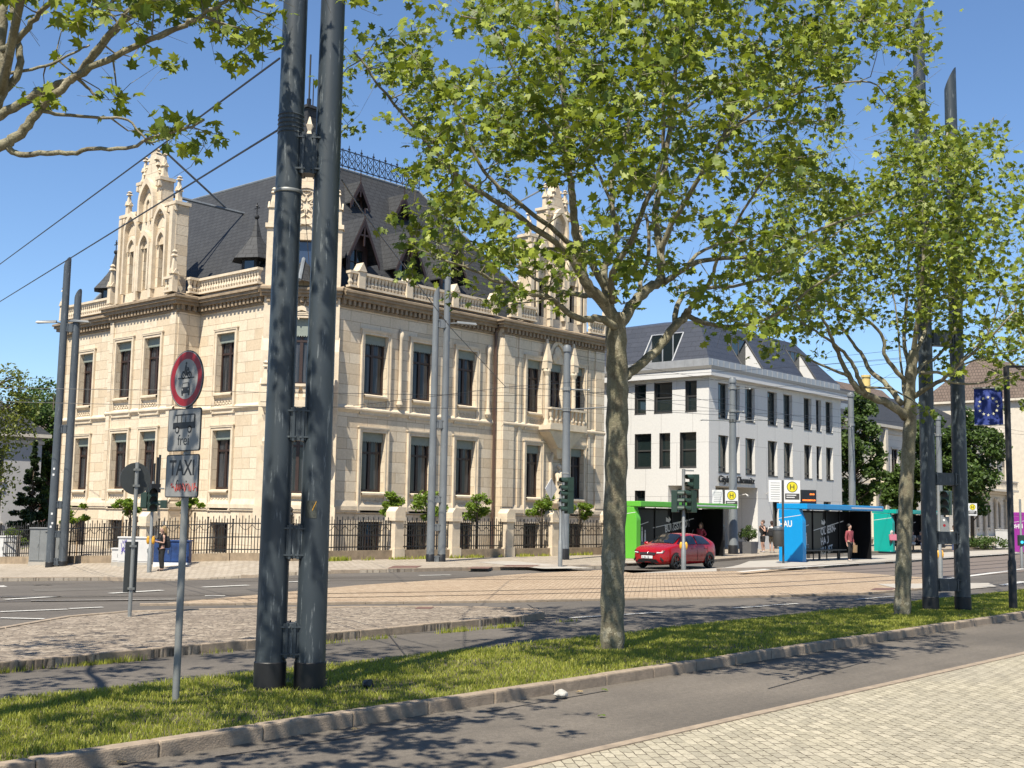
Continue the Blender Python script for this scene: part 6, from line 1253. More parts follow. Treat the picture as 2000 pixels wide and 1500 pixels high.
# ---- the big sign: no motor vehicles, buses free, taxis free
b = G(343, 1367, .09); sx, sy = b[0], b[1]; sgn = thing('road_sign', tuple(b), 'round red and white no motor vehicles sign above bus and TAXI plates on one pole', 'sign'); top = HZ(sx, sy, 688)
mb = MB(); mb.tube([(sx, sy, 0), (sx, sy, top)], .038, 12); mb.build('pole', K['steel'], sgn, smooth=True)
S = Fr(sx, sy, 0, -1); zc = [HZ(sx, sy, y) for y in (741, 840, 930)]
def disc(mb, T, r0, r1, o, z, n=40, sc=1, c=0):
    for i in range(n):
        a, b_ = 2 * math.pi * i / n, 2 * math.pi * (i + 1) / n; q = [(c + r * math.cos(t_), o, z + r * math.sin(t_)) for r in (r1, r0) for t_ in (a, b_)]
        mb.poly([q[0], q[1], q[3], q[2]] if r0 > 0 else [q[0], q[1], (c, o, z)])
mb = MB(S); mb.prism([(.315 * math.cos(k * math.pi / 20), .042, zc[0] + .315 * math.sin(k * math.pi / 20)) for k in range(40)], (0, .012, 0)); dsk = mb.build('round_plate', K['sign_back'], sgn)
mb = MB(S); disc(mb, S, 0, .225, .056, zc[0]); disc(mb, S, .298, .306, .056, zc[0]); mb.build('plate_face', K['sign_grey'], dsk, fix=False)
mb = MB(S); disc(mb, S, .22, .298, .0565, zc[0]); mb.build('red_ring', K['sign_red'], dsk, fix=False)
def shapes(polys, o, cx, cz, k, name, mat, par):
    mb = MB(S)
    for p in polys: mb.prism([(cx + k * u, o, cz + k * v) for u, v in p], (0, .002, 0))
    return mb.build(name, mat, par)
cir = lambda x, y, r, n=14: [(x + r * math.cos(2 * math.pi * i / n), y + r * math.sin(2 * math.pi * i / n)) for i in range(n)]
def ring(x, y, r0, r1, n=16): return [[(x + r * math.cos(a), y + r * math.sin(a)) for r, a in ((r1, 2 * math.pi * i / n), (r1, 2 * math.pi * (i + 1) / n), (r0, 2 * math.pi * (i + 1) / n), (r0, 2 * math.pi * i / n))] for i in range(n)]
moto = ring(-.55, -.45, .26, .4) + ring(.62, -.45, .26, .4) + [cir(-.55, -.45, .1), cir(.62, -.45, .1), [(-.6, -.4), (-.2, -.05), (.1, -.05), (.35, .1), (.55, -.4), (.65, -.4), (.45, .3), (.35, .42), (.25, .25), (-.05, .18), (-.5, .05), (-.75, .0), (-.75, -.12), (-.35, -.12)], [(-.3, -.45), (.3, -.5), (.25, -.1), (-.2, -.05)],
        [(-.35, .1), (-.05, .1), (.02, .3), (.3, .25), (.32, .35), (.05, .48), (-.02, .7), (-.2, .72), (-.32, .4)], cir(-.05, .87, .15), [(-.1, .05), (.15, .0), (.2, -.4), (.08, -.4), (.05, -.1)]]
shapes(moto, .057, 0, zc[0] + .085, .1, 'motorcycle_symbol', K['black'], dsk)
shapes([[(-.155, -.006), (.155, -.006), (.155, .004), (-.155, .004)]], .057, 0, zc[0] + .012, 1, 'dividing_line', K['black'], dsk)
carf = [[(-.55, .6), (.55, .6), (.62, .5), (.75, .05), (.8, -.1), (.8, -.55), (-.8, -.55), (-.8, -.1), (-.75, .05), (-.62, .5)], [(-.72, -.55), (-.5, -.55), (-.5, -.8), (-.72, -.8)], [(.5, -.55), (.72, -.55), (.72, -.8), (.5, -.8)]]
shapes(carf, .057, 0, zc[0] - .1, .1, 'car_symbol', K['black'], dsk)
shapes([[(-.46, .5), (.46, .5), (.6, .1), (-.6, .1)], cir(-.58, -.15, .12), cir(.58, -.15, .12)], .0595, 0, zc[0] - .1, .1, 'car_symbol_window', K['sign_grey'], dsk)
for k, zz in ((0, zc[1]), (1, zc[2])):
    W, H = .31, .232
    rr = lambda W, H, r: [(sx_ * (W - r) + r * math.cos(a), sz * (H - r) + r * math.sin(a)) for sx_, sz, a0 in ((1, 1, 0), (-1, 1, 90), (-1, -1, 180), (1, -1, 270)) for a in [R_(a0 + q) for q in (0, 30, 60, 90)]]
    mb = MB(S); mb.prism([(u, .042, zz + v) for u, v in rr(W, H, .03)], (0, .012, 0)); pl = mb.build('plate', K['black'], sgn)
    mb = MB(S); mb.prism([(u, .0545, zz + v) for u, v in rr(W - .012, H - .012, .022)], (0, .001, 0)); mb.build('plate_face', K['sign_grey'], pl)
    if k == 0:
        bus = [[(-1.05, -.28), (-1.05, .0), (-.86, .5), (.95, .5), (1.05, .42), (1.05, -.28)], cir(-.62, -.34, .2), cir(.55, -.34, .2)]
        shapes(bus, .056, 0, zz + .07, .2, 'bus_symbol', K['black'], pl)
        shapes([[(-1.0, .06), (-.83, .42), (-.66, .42), (-.66, .06)]] + [[(-.58 + .4 * i, .06), (-.58 + .4 * i, .42), (-.26 + .4 * i, .42), (-.26 + .4 * i, .06)] for i in range(4)] + [cir(-.62, -.34, .12), cir(.55, -.34, .12)], .0585, 0, zz + .07, .2, 'bus_symbol_window', K['sign_grey'], pl)
        text_mesh('lettering', 'frei', .165, S(0, .056, zz - .165), (0, -1, 0), (0, 0, 1), K['black'], pl, .001, 'CENTER')
    else:
        text_mesh('lettering', 'TAXI', .235, S(0, .056, zz + .01), (0, -1, 0), (0, 0, 1), K['black'], pl, .001, 'CENTER', sx=.92, bold=.003)
        text_mesh('lettering', 'frei', .165, S(0, .056, zz - .155), (0, -1, 0), (0, 0, 1), K['black'], pl, .001, 'CENTER')
        mb = MB(S); g = random.Random(5); x = -.2
        while x < .26:
            pts = [(x + .012 * i + g.uniform(-.012, .012), .058, zz - .12 + g.uniform(-.05, .045)) for i in range(5)]; mb.tube(pts, .0055, 4); x += g.uniform(.03, .075)
        mb.build('graffiti', K['scribble'], pl)
    mb = MB(S); mb.box(-.05, -.05, zz - .03, .05, .045, zz + .03); mb.build('pole_clip', K['steel'], pl)
# ---- sign seen from behind on the island
b = G(253, 1205, .1); bs = thing('road_sign', tuple(b), 'back of a round sign and a long plate on a pole on the cobbled island', 'sign'); x, y = b[0], b[1]; h = HZ(x, y, 903)
mb = MB(); mb.tube([(x, y, 0), (x, y, h)], .036, 10); mb.build('pole', K['steel'], bs, smooth=True)
zc_ = HZ(x, y, 935); vd = Vector((x, y)).normalized(); an = math.atan2(vd.y, vd.x) + R_(24); TBk = Fr(x, y, math.sin(an), -math.cos(an)) 
mb = MB(TBk); mb.prism([(.3 * math.cos(k * math.pi / 18), -.055, zc_ + .3 * math.sin(k * math.pi / 18)) for k in range(36)], (0, .012, 0)); mb.build('round_plate', K['sign_back'], bs)
mb = MB(TBk); z0, z1 = HZ(x, y, 1157), HZ(x, y, 1058); mb.box(-.13, -.06, z0, .12, -.045, z1); mb.build('long_plate', K['sign_back'], bs, bevel=.004)
mb = MB(TBk)
for z in (zc_ - .15, zc_ + .15, z0 + .05, z1 - .1): mb.box(-.05, -.05, z, .05, .045, z + .04)
mb.build('pole_clip', K['steel'], bs)
# ---- traffic signals
def signal_head(t, x, y, z, ang, n=3, lit=None, back=True):
    T = Fr(x, y, math.cos(ang + math.pi / 2), math.sin(ang + math.pi / 2), z)    # o points along ang
    mb = MB(T); mb.box(-.19, -.14, 0, .19, .1, .30 * n); hd = mb.build('signal_head', K['sig_green'], t, bevel=.02)
    for i in range(n):
        mb = MB(T); c = .15 + .30 * i; vs = []; k = 9
        for o, r in ((.1, .145), (.38, .14)):
            for j in range(k): a = R_(-20 + 220 * j / (k - 1)); vs.append((r * math.cos(a), o - (0 if j not in (0, k - 1) else (.1 if o > .2 else 0)), c + r * math.sin(a)))
        mb.add(vs, [(j, j + 1, k + j + 1, k + j) for j in range(k - 1)]); mb.build('visor', K['sig_green'], hd, fix=False)
        mb = MB(T); disc(mb, T, 0, .1, .104, c, 14); mb.build('lens', K['black'] if lit != i else K['red_lens'], hd, fix=False)
    return hd
K['red_lens'] = emit('lit red lens', (.9, .05, .02), 1.5); K['blue_lens'] = emit('lit blue lens', (.05, .5, .8), 1.2); K['led'] = emit('amber display dots', (1, .22, .03), 1.6)
def sig_pole(px, base, top, label, zb, heads, extra=None, r=.055):
    b = TG(px, base) if zb is None else G(px, base, zb); x, y = b[0], b[1]; t = thing('traffic_light', tuple(b), label, 'traffic light'); h = HZ(x, y, top); mb = MB(); mb.lathe(x, y, [(r * 1.45, b[2]), (r * 1.45, b[2] + 1.0), (r, b[2] + 1.05), (r, h)], 12); mb.build('pole', K['steel'], t, smooth=True)
    for dx, py, ang, n in heads:
        lx, ly = CR[0] * dx, CR[1] * dx; z = HZ(x, y, py); signal_head(t, x + lx, y + ly, z, AZ + ang, n)
        mb = MB(); mb.tube([(x, y, z + .2), (x + lx, y + ly, z + .2)], .03, 6); mb.tube([(x, y, z + .75), (x + lx, y + ly, z + .75)], .03, 6); mb.build('bracket', K['steel'], t)
    if extra: extra(t, x, y)
    return t
def push_box(py, dx=.1):
    def f(t, x, y):
        z = HZ(x, y, py); mb = MB()
        for s in (-1, 1): mb.ball((x + CR[0] * s * dx, y + CR[1] * s * dx, z), .12, 8, 6, (.6, .6, 1.35))
        mb.build('push_button_box', K['amber'], t, smooth=True)
    return f
def mast_top(t, x, y):
    mb = MB()
    for dx, a, b_ in ((-.16, 945, 897), (0, 955, 905), (.12, 950, 893), (.2, 945, 888)): px, py = x + CR[0] * dx, y + CR[1] * dx; mb.tube([(px, py, HZ(x, y, a)), (px, py, HZ(x, y, b_))], .05, 6)
    mb.box(x - .2, y - .2, HZ(x, y, 962), x + .2, y + .2, HZ(x, y, 945)); mb.build('antenna_mast', K['black'], t)
    push_box(1055)(t, x, y)
sig_pole(291, 1123, 940, 'traffic light with dark antenna tubes beside the woman in black', None, [(.0, 999, .35, 3), (.42, 992, -1.4, 1), (-.28, 992, 1.6, 2)], mast_top, .06)
def dia(t, x, y):
    c = D(1076, 955, proj((x, y, 2))[2]); mb = MB(); k = .42; T_ = Fr(c[0], c[1], -math.sin(AZ + .95), math.cos(AZ + .95), c[2]); mb.T = T_; mb.prism([(k, 0, 0), (0, 0, k), (-k, 0, 0), (0, 0, -k)], (0, .015, 0)); mb.build('diamond_plate', K['white'], t)
    mb = MB(); mb.tube([(x, y, HZ(x, y, 972)), (c[0], c[1], c[2] - .45), (c[0], c[1], c[2] + .4)], .022, 6); mb.build('sign_bracket', K['steel'], t)
sig_pole(1094, 1107, 950, 'traffic light with white diamond sign before the grey tapered tram pole', .1, [(.3, 1003, -1.15, 3), (.3, 962, -1.15, 2)], dia, .06)
sig_pole(1335, 1113, 916, 'traffic light with three dark green heads standing before the red car', .0, [(-.32, 1001, 1.2, 3), (.32, 1001, -1.1, 3), (.42, 955, -1.1, 2)], push_box(1066), .07)
def ped(t, x, y):
    T_ = Fr(x, y, CR[0], CR[1]); mb = MB(T_); z = HZ(x, y, 1042); mb.box(.02, -.12, z, .34, .1, z + .62); mb.build('signal_box', K['steel'], t, bevel=.02)
    mb = MB(T_); disc(mb, T_, 0, .045, .105, z + .5, 10, c=.14); mb.build('lens', K['white'], t, fix=False); mb = MB(T_); disc(mb, T_, 0, .05, .105, z + .3, 10, c=.15); mb.build('lens', K['sign_red'], t, fix=False)
    push_box(1083, .07)(t, x, y)
sig_pole(1837, 1131, 940, 'traffic light with dark green head and grey box seen between the right posts', .0, [(.27, 1006, -.55, 3)], ped, .06)
def ped2(t, x, y):
    T_ = Fr(x, y, CR[0], CR[1]); mb = MB(T_); z = HZ(x, y, 1066); mb.box(-.14, -.1, z, .14, .1, z + .5); mb.build('signal_box', K['sig_green'], t, bevel=.02); mb = MB(T_); disc(mb, T_, 0, .07, .103, z + .17, 12); mb.build('lens', K['blue_lens'], t, fix=False)
sig_pole(1996, 1110, 975, 'slim signal post with blue lit lens before the purple shelter', .0, [], ped2, .05)
# ---- bus stop signs
def stop_sign(px, base, top, label, zb=.1, d=None, bin_=True, size=1.):
    b = G(px, base, zb) if d is None else D(px, base, d); x, y = b[0], b[1]; t = thing('bus_stop_sign', (x, y, b[2]), label, 'bus stop sign', 'bus stop signs with yellow H'); h = HZ(x, y, top); T_ = Fr(x, y, -math.sin(AZ - .25), math.cos(AZ - .25)); T_ = Fr(x, y, CR[0], CR[1])
    mb = MB(); mb.tube([(x, y, b[2] - .05), (x, y, h)], .05, 10); mb.build('pole', K['grey_frame'], t, smooth=True)
    w_, hh = .74 * size, 1.0 * size
    mb = MB(T_); mb.box(.06, -.02, h - hh, .06 + w_, .02, h); p1 = mb.build('sign_plate', K['white'], t, bevel=.008)
    mb = MB(T_); mb.box(-.06 - w_ * .8, -.02, h - hh, -.06, .02, h); p2 = mb.build('timetable_plate', K['white'], t, bevel=.008)
    c = .06 + w_ / 2; zc_ = h - .3 * size
    mb = MB(T_); disc(mb, T_, 0, .25 * size, .022, zc_, 24, c=c); mb.build('yellow_disc', K['yellow'], p1, fix=False)
    mb = MB(T_); disc(mb, T_, .215 * size, .25 * size, .0235, zc_, 24, c=c); mb.build('green_ring', plain('stop green', (.10, .12, .02), .5), p1, fix=False)
    text_mesh('lettering', 'H', .34 * size, T_(c, .024, zc_ - .12 * size), (CR[0], CR[1], 0), (0, 0, 1), plain('stop H', (.08, .10, .02), .5), p1, .001, 'CENTER', bold=.006)
    mb = MB(T_); mb.box(.1, .021, h - .88 * size, .02 + w_, .024, h - .6 * size); mb.build('name_panel', K['grey_frame'], p1)
    mb = MB(T_)
    for k in range(2): mb.box(.16, .0245, h - (.70 + .1 * k) * size, .02 + w_ * (.8 - .1 * k), .026, h - (.66 + .1 * k) * size)
    mb.build('name_line', K['print'], p1)
    mb = MB(T_)
    for k in range(8): mb.box(-w_ * .76, .021, h - (.14 + .105 * k) * size, -.14, .023, h - (.115 + .105 * k) * size)
    mb.build('timetable_line', K['steel'], p2)
    if bin_:
        T2_ = T_; lb = thing('litter_bin', T_(-.22, .1, b[2] + .55), 'dark grey litter bin on the stop post ' + label.split('sign ')[1], 'litter bin'); p = T_(-.24, .12, 0)
        mb = MB(); mb.lathe(p[0], p[1], [(.2, b[2] + .75), (.235, b[2] + .8), (.25, b[2] + 1.45), (.24, b[2] + 1.5)], 14); mb.build('bin_body', K['grey_frame'], lb, smooth=True)
        mb = MB(); mb.lathe(p[0], p[1], [(.26, b[2] + 1.5), (.26, b[2] + 1.58), (.2, b[2] + 1.66), (.05, b[2] + 1.68)], 14); mb.build('bin_lid', K['pole_mid'], lb, smooth=True)
stop_sign(1530, 1100, 938, 'yellow H bus stop sign before the blue shelter')
stop_sign(1414, 1083, 957, 'yellow H bus stop sign beside the grey pole with black foot')
stop_sign(1891, 1075, 983, 'small yellow H bus stop sign at the right behind the dark posts', d=92, bin_=False, size=.95)
# ---- departure display
p = D(1578, 970, 62); x, y = p[0], p[1]; t = thing('departure_display', (x, y, .1), 'dark departure display with amber text above the blue shelter', 'display'); T_ = Fr(x, y, CR[0] * .95 + CF[0] * .2, CR[1] * .95 + CF[1] * .2); z0, z1 = HZ(x, y, 985), HZ(x, y, 957)
mb = MB(T_); mb.box(-.42, -.12, z0, .42, .12, z1); mb.build('housing', K['black'], t, bevel=.015); mb = MB(T_); mb.box(-.06, -.06, .1, .06, .06, z0); mb.box(-.42, -.1, z0 - .08, .42, .1, z0); mb.build('support_post', K['grey_frame'], t)
mb = MB(T_); rg = random.Random(2)
for r, c0_, c1_ in ((.3, .05, .3), (.72, -.36, .36)):
    u_ = c0_
    while u_ < c1_: wd_ = rg.uniform(.015, .04); zz = z1 - (z1 - z0) * r; mb.poly([(u_, .123, zz - .04), (u_ + wd_, .123, zz - .04), (u_ + wd_, .123, zz + .04), (u_, .123, zz + .04)]); u_ += wd_ + .014
mb.build('display_text', K['led'], t, fix=False)
# ---- overhead wires
K['wire'] = plain('wire', (.02, .02, .022), .5)
def wire(label, pts, r=.012, sag=.0, group='overhead wires'):
    P = [Vector(D(*p)) for p in pts]; out = []
    for a, b_ in zip(P, P[1:]):
        for i in range(10): u_ = i / 10; q = a.lerp(b_, u_); q.z -= sag * 4 * u_ * (1 - u_); out.append(tuple(q))
    out.append(tuple(P[-1])); mb = MB(); mb.tube(out, r, 5); o = mb.build('overhead_wire', K['wire'], fix=False, uv=False); tag(o, label, 'wire', group)
wire('thick span wire rising to the top of the dark foreground posts, upper of two', [(-60, 560, 44), (546, 114, 14.9)], .014)
wire('thick span wire rising to the top of the dark foreground posts, lower of two', [(-60, 626, 46), (546, 252, 14.6)], .014)
wire('thin span wire slanting down in front of the slate roof', [(668, 352, 14.7), (705, 410, 20), (880, 640, 34), (988, 756, 42)], .011)
for q in ([(-40, 756, 42), (340, 762, 43), (670, 768, 45), (1096, 773, 50)], [(-40, 783, 40), (340, 791, 41), (670, 795, 43), (1240, 799, 50)], [(985, 756, 46), (1168, 742, 56)], [(-40, 740, 70), (105, 738, 60)], [(-40, 770, 50), (100, 784, 49), (150, 788, 49)],
          [(690, 792, 48), (980, 757, 46), (1103, 760, 56)]):
    wire('thin horizontal tram wire crossing the villa front', q, .010, .02)
for q in ([(1103, 690, 56.6), (1432, 748, 70), (1666, 778, 82)], [(1103, 760, 56.5), (1432, 803, 70), (1666, 840, 82)], [(1120, 765, 56), (1300, 768, 60), (1660, 830, 78)], [(1140, 798, 55), (1400, 803, 62), (1660, 815, 80), (2010, 850, 100)], [(1120, 775, 56), (1290, 745, 64), (1432, 740, 70)], [(1240, 800, 52), (1440, 812, 62), (1660, 848, 82)],
          [(1200, 757, 58), (1280, 783, 60), (1432, 778, 70)], [(1440, 760, 70), (1560, 752, 74), (1666, 778, 82)], [(1230, 735, 60), (1500, 720, 66), (1900, 690, 80)]):
    wire('thin tram wire crossing in front of the white office', q, .010, .02)
for q in ([(1600, 700, 60), (1770, 682, 66)], [(1605, 712, 60), (1780, 697, 66)], [(1615, 724, 60), (1790, 703, 66)], [(1640, 742, 60), (1790, 735, 66)], [(1655, 775, 80), (1800, 700, 90)], [(1500, 640, 40), (1666, 772, 82)], [(1666, 778, 82), (1838, 815, 92), (2010, 845, 100)]):
    wire('thin tram wire against the sky behind the right plane tree', q, .010)
wire('thin cable hanging down beside the dark foreground posts', [(596, 410, 30), (604, 520, 36), (612, 700, 44)], .01)

b = BB[1]; mb = MB()                             # worn sticker with a yellow mark on the right foreground post
r = .172
for a0, a1, h0, h1 in ((-.55, .25, 2.02, 2.22),):
    for k in range(6): t0, t1 = a0 + (a1 - a0) * k / 6, a0 + (a1 - a0) * (k + 1) / 6; mb.poly([(b[0] + r * math.cos(AZ + t), b[1] + r * math.sin(AZ + t), b[2] - .08 + h) for t, h in ((t0, h0), (t1, h0), (t1, h1), (t0, h1))])
sk = mb.build('sticker', plain('weathered sticker', (.05, .055, .045), .7, .5, 30), bigp, fix=False); mb = MB(); r = .176
for k in range(5): t0 = -.05 + .05 * k; mb.poly([(b[0] + r * math.cos(AZ + t), b[1] + r * math.sin(AZ + t), b[2] - .08 + h) for t, h in ((t0, 2.10 + .02 * k), (t0 + .05, 2.12 + .02 * k), (t0 + .05, 2.14 + .02 * k), (t0, 2.12 + .02 * k))])
mb.build('yellow_mark', K['amber'], sk, fix=False)
mb = MB(); mb.lathe(b[0] * 0 + BB[0][0], BB[0][1], [(.165, 5.86), (.17, 5.87), (.17, 5.89), (.165, 5.9)], 20); mb.build('steel_band', K['steel'], bigp, smooth=True)
# ================================================================== CAR
fw = G(1320, 1112); rw = G(1383, 1108.5); CX, CY = fw[0], fw[1] + .85
car = thing('parked_car', (CX, CY, 0), 'red five-door hatchback waiting on the road before the green shelter', 'car')
car_mat = M_('red car paint'); _p = car_mat[2]; _p.inputs['Base Color'].default_value = (.26, .0015, .004, 1); _p.inputs['Roughness'].default_value = .25; _p.inputs['Coat Weight'].default_value = .25; _p.inputs['Coat Roughness'].default_value = .03; _p.inputs['Metallic'].default_value = 0; car_mat = car_mat[0]
X0 = CX - .78                                  # nose
# stations: x, half width, sill z, belt z, roof z, roof half width
ST = [(0, .52, .30, .66, .66, .3), (.06, .68, .22, .72, .74, .45), (.2, .80, .2, .79, .83, .55), (.5, .865, .19, .87, .93, .62), (.95, .88, .19, .93, .99, .66), (1.12, .88, .19, .95, 1.03, .68), (1.45, .88, .19, .955, 1.22, .62), (1.78, .88, .19, .96, 1.385, .585), (2.1, .88, .19, .965, 1.43, .57), (2.6, .88, .19, .975, 1.435, .565), (3.1, .875, .2, .985, 1.40, .55), (3.5, .86, .22, 1.0, 1.33, .54), (3.75, .83, .25, 1.0, 1.17, .56), (3.93, .78, .3, .98, 1.03, .6), (4.03, .70, .38, .88, .9, .58), (4.06, .6, .45, .74, .75, .5)]
def car_sec(s):
    x, w_, zs, zb, zr, wr = s; h = []
    for y, z in ((w_ * .55, zs - .02), (w_ * .9, zs), (w_ * .985, zs + .12), (w_, zs + (zb - zs) * .45), (w_ * .985, zs + (zb - zs) * .72), (w_ * .955, zb), (w_ * .955 * .35 + wr * .65 if zr > zb + .2 else w_ * .9, zb + (zr - zb) * .7), (wr * .93, zr - (zr - zb) * .06), (wr * .5, zr + .012), (0, zr + .018)): h.append((y, z))
    return [(X0 + x, CY - y, z) for y, z in h] + [(X0 + x, CY + y, z) for y, z in h[-2::-1]]
secs = [car_sec(s) for s in ST]; n = len(secs[0]); mb = MB(); mb.add([p for s in secs for p in s], [(i * n + j, i * n + j + 1, (i + 1) * n + j + 1, (i + 1) * n + j) for i in range(len(ST) - 1) for j in range(n - 1)] + [tuple(range(n)), tuple(range((len(ST) - 1) * n, len(ST) * n))[::-1]])
body = mb.build('body', car_mat, car, smooth=True)
sm = body.modifiers.new('s', 'SUBSURF'); sm.levels = sm.render_levels = 2
def patch(name, pts, mat, par, th=.012):       # panel lying on the body
    mb = MB(); mb.poly(pts); return mb.build(name, mat, par, fix=False)
def sec_pt(x, f, side, out=.012):              # point on the side glass area: f 0 belt .. 1 roof edge
    for a, b in zip(ST, ST[1:]):
        if a[0] <= x <= b[0]: u_ = (x - a[0]) / (b[0] - a[0]); s = [p + (q - p) * u_ for p, q in zip(a, b)]; break
    h = car_sec(s); p5, p6, p7 = h[5], h[6], h[7]
    q = [p5[i] + (p6[i] - p5[i]) * min(1, f / .7) for i in range(3)] if f <= .7 else [p6[i] + (p7[i] - p6[i]) * (f - .7) / .3 for i in range(3)]
    y = q[1] if side < 0 else 2 * CY - q[1]
    return (q[0], y + side * out, q[2] + out * .3)
K['car_glass'] = glass_mat('car glass', (.008, .01, .012), .02)
for side in (-1, 1):
    for x0, x1, xa, xb in ((1.34, 2.32, 1.72, 2.30), (2.42, 3.42, 2.42, 3.1)):
        mb = MB(); k = 8
        for i in range(k):
            for j in range(4):
                f = lambda a, c: sec_pt((x0 + (x1 - x0) * a / k) * (1 - c / 4) + (xa + (xb - xa) * a / k) * (c / 4), .06 + .80 * c / 4, side)
                mb.poly([f(i, j), f(i + 1, j), f(i + 1, j + 1), f(i, j + 1)])
        mb.build('side_window', K['car_glass'], car, smooth=2, fix=False)
mb = MB(); rows = [(1.08, .56, 1.035), (1.28, .555, 1.135), (1.5, .54, 1.265), (1.74, .51, 1.39)]
for (xa, wa_, za), (xb, wb_, zb_) in zip(rows, rows[1:]):
    for i in range(8): f = lambda x, w_, z, a: (X0 + x - .05 - .02, CY - w_ + 2 * w_ * a / 8, z + .035 - .04 * abs(a / 4 - 1) ** 2.2); mb.poly([f(xa, wa_, za, i), f(xa, wa_, za, i + 1), f(xb, wb_, zb_, i + 1), f(xb, wb_, zb_, i)])
mb.build('windscreen', K['car_glass'], car, smooth=2, fix=False)
mb = MB(); mb.poly([(X0 + 3.56, CY - .5, 1.32), (X0 + 3.56, CY + .5, 1.32), (X0 + 3.93, CY + .56, 1.08), (X0 + 3.93, CY - .56, 1.08)]); mb.build('rear_window', K['car_glass'], car, fix=False)
K['rim'] = plain('dark rim', (.03, .03, .032), .35, .1, 8, metal=.5); K['chrome'] = plain('chrome', (.6, .6, .6), .2, .05, 5, metal=1)
for x in (.78, 3.32):
    for side in (-1, 1):
        y = CY + side * .79; mb = MB(); T_ = Fr(X0 + x, y, 1, 0, .31, side=1 if side < 0 else -1); mb.T = T_
        prof = [(.20, -.1), (.29, -.1), (.31, -.06), (.312, .05), (.29, .105), (.235, .112), (.225, .06)]; m_ = 24; vs = [(r * math.cos(2 * math.pi * j / m_), o, r * math.sin(2 * math.pi * j / m_)) for r, o in prof for j in range(m_)]
        mb.add(vs, [(i * m_ + j, i * m_ + (j + 1) % m_, (i + 1) * m_ + (j + 1) % m_, (i + 1) * m_ + j) for i in range(len(prof) - 1) for j in range(m_)]); w_ = mb.build('wheel', K['rubber'], car, smooth=True)
        mb = MB(T_); disc(mb, T_, 0, .228, .05, 0, 20)
        for k in range(5):
            a = k * 1.2566; c, s_ = math.cos(a), math.sin(a); mb.prism([(c * .03 - s_ * .035, .052, s_ * .03 + c * .035), (c * .225 - s_ * .022, .08, s_ * .225 + c * .022), (c * .225 + s_ * .022, .08, s_ * .225 - c * .022), (c * .03 + s_ * .035, .052, s_ * .03 - c * .035)], (0, .03, 0))
        mb.build('rim', K['rim'], w_)
        mb = MB(Fr(X0 + x, CY + side * .872, 1, 0, .31, side=1 if side < 0 else -1)); 
        pts = [(.375 * math.cos(R_(a)), .0, .375 * math.sin(R_(a))) for a in range(-18, 199, 12)]; pin = [(.28 * math.cos(R_(a)), .0, .28 * math.sin(R_(a))) for a in range(-18, 199, 12)]
        for i in range(len(pts) - 1): mb.poly([pts[i], pts[i + 1], pin[i + 1], pin[i]])
        mb.build('wheel_arch', K['black'], car, fix=False)
def nose(pts, name, mat, out=.0, par=None):    # pieces on the curved nose: (y, z) -> x from the stations
    def xx(y, z):
        a = abs(y); base = .0 if a < .45 else (a - .45) ** 1.6 * .75; up = 0 if z < .62 else (z - .62) * .55; lo = 0 if z > .35 else (.35 - z) * .25; return X0 + base + up + lo - .018 - out
    mb = MB(); mb.prism([(xx(y, z), CY + y, z) for y, z in pts], (.012, 0, 0)); return mb.build(name, mat, par or car)
nose([(-.4, .665), (-.36, .59), (.36, .59), (.4, .665), (.0, .68)], 'grille', K['black'], .01)
nose([(-.42, .40), (-.55, .26), (.55, .26), (.42, .40)], 'lower_grille', K['black'], .012)
nose([(-.27, .54), (-.27, .43), (.27, .43), (.27, .54)], 'number_plate', K['white'], .03)
text_mesh('plate_lettering', 'C AA 130', .085, (X0 - .062, CY + .23, .455), (0, -1, 0), (0, 0, 1), K['black'], car, .001, sx=1.0)
for s in (-1, 1):
    hl_ = nose([(s * .44, .64), (s * .42, .70), (s * .66, .76), (s * .74, .76), (s * .70, .66)], 'headlight', K['black'], .015)
    nose([(s * .45, .645), (s * .46, .675), (s * .66, .69), (s * .70, .665)], 'headlight_lamp', K['white'], .022, hl_)
    nose([(s * .62, .50), (s * .60, .42), (s * .70, .30), (s * .74, .36)], 'fog_recess', K['black'], .012)
    mb = MB(); y = CY + s * .98; mb.ball((X0 + 1.32, y, 1.0), .1, 10, 7, (.7, 1.1, .75)); mb.tube([(X0 + 1.34, CY + s * .85, .96), (X0 + 1.33, y, .97)], .03, 6); mb.build('wing_mirror', car_mat, car, smooth=True)
    mb = MB(); mb.box(X0 + 1.95, CY + s * .865 - .012, .80, X0 + 2.13, CY + s * .865 + .012, .83); mb.box(X0 + 2.95, CY + s * .862 - .012, .81, X0 + 3.13, CY + s * .862 + .012, .84); mb.build('door_handle', car_mat, car, bevel=.004)
    mb = MB(); yy = CY + s * .884
    for x in (1.18, 2.36, 3.18): mb.tube([(X0 + x, yy - s * .012, .32), (X0 + x + .01, yy, .6), (X0 + x + .02, CY + s * .845, .92)], .006, 4)
    mb.build('door_gap', K['black'], car)
mb = MB(); mb.ball((X0 - .02, CY, .635), .045, 8, 5, (.4, 1, 1)); mb.build('badge', K['chrome'], car, smooth=True)
mb = MB(); mb.tube([(X0 + 3.3, CY, 1.42), (X0 + 3.42, CY, 1.58)], .008, 4); mb.build('aerial', K['black'], car)
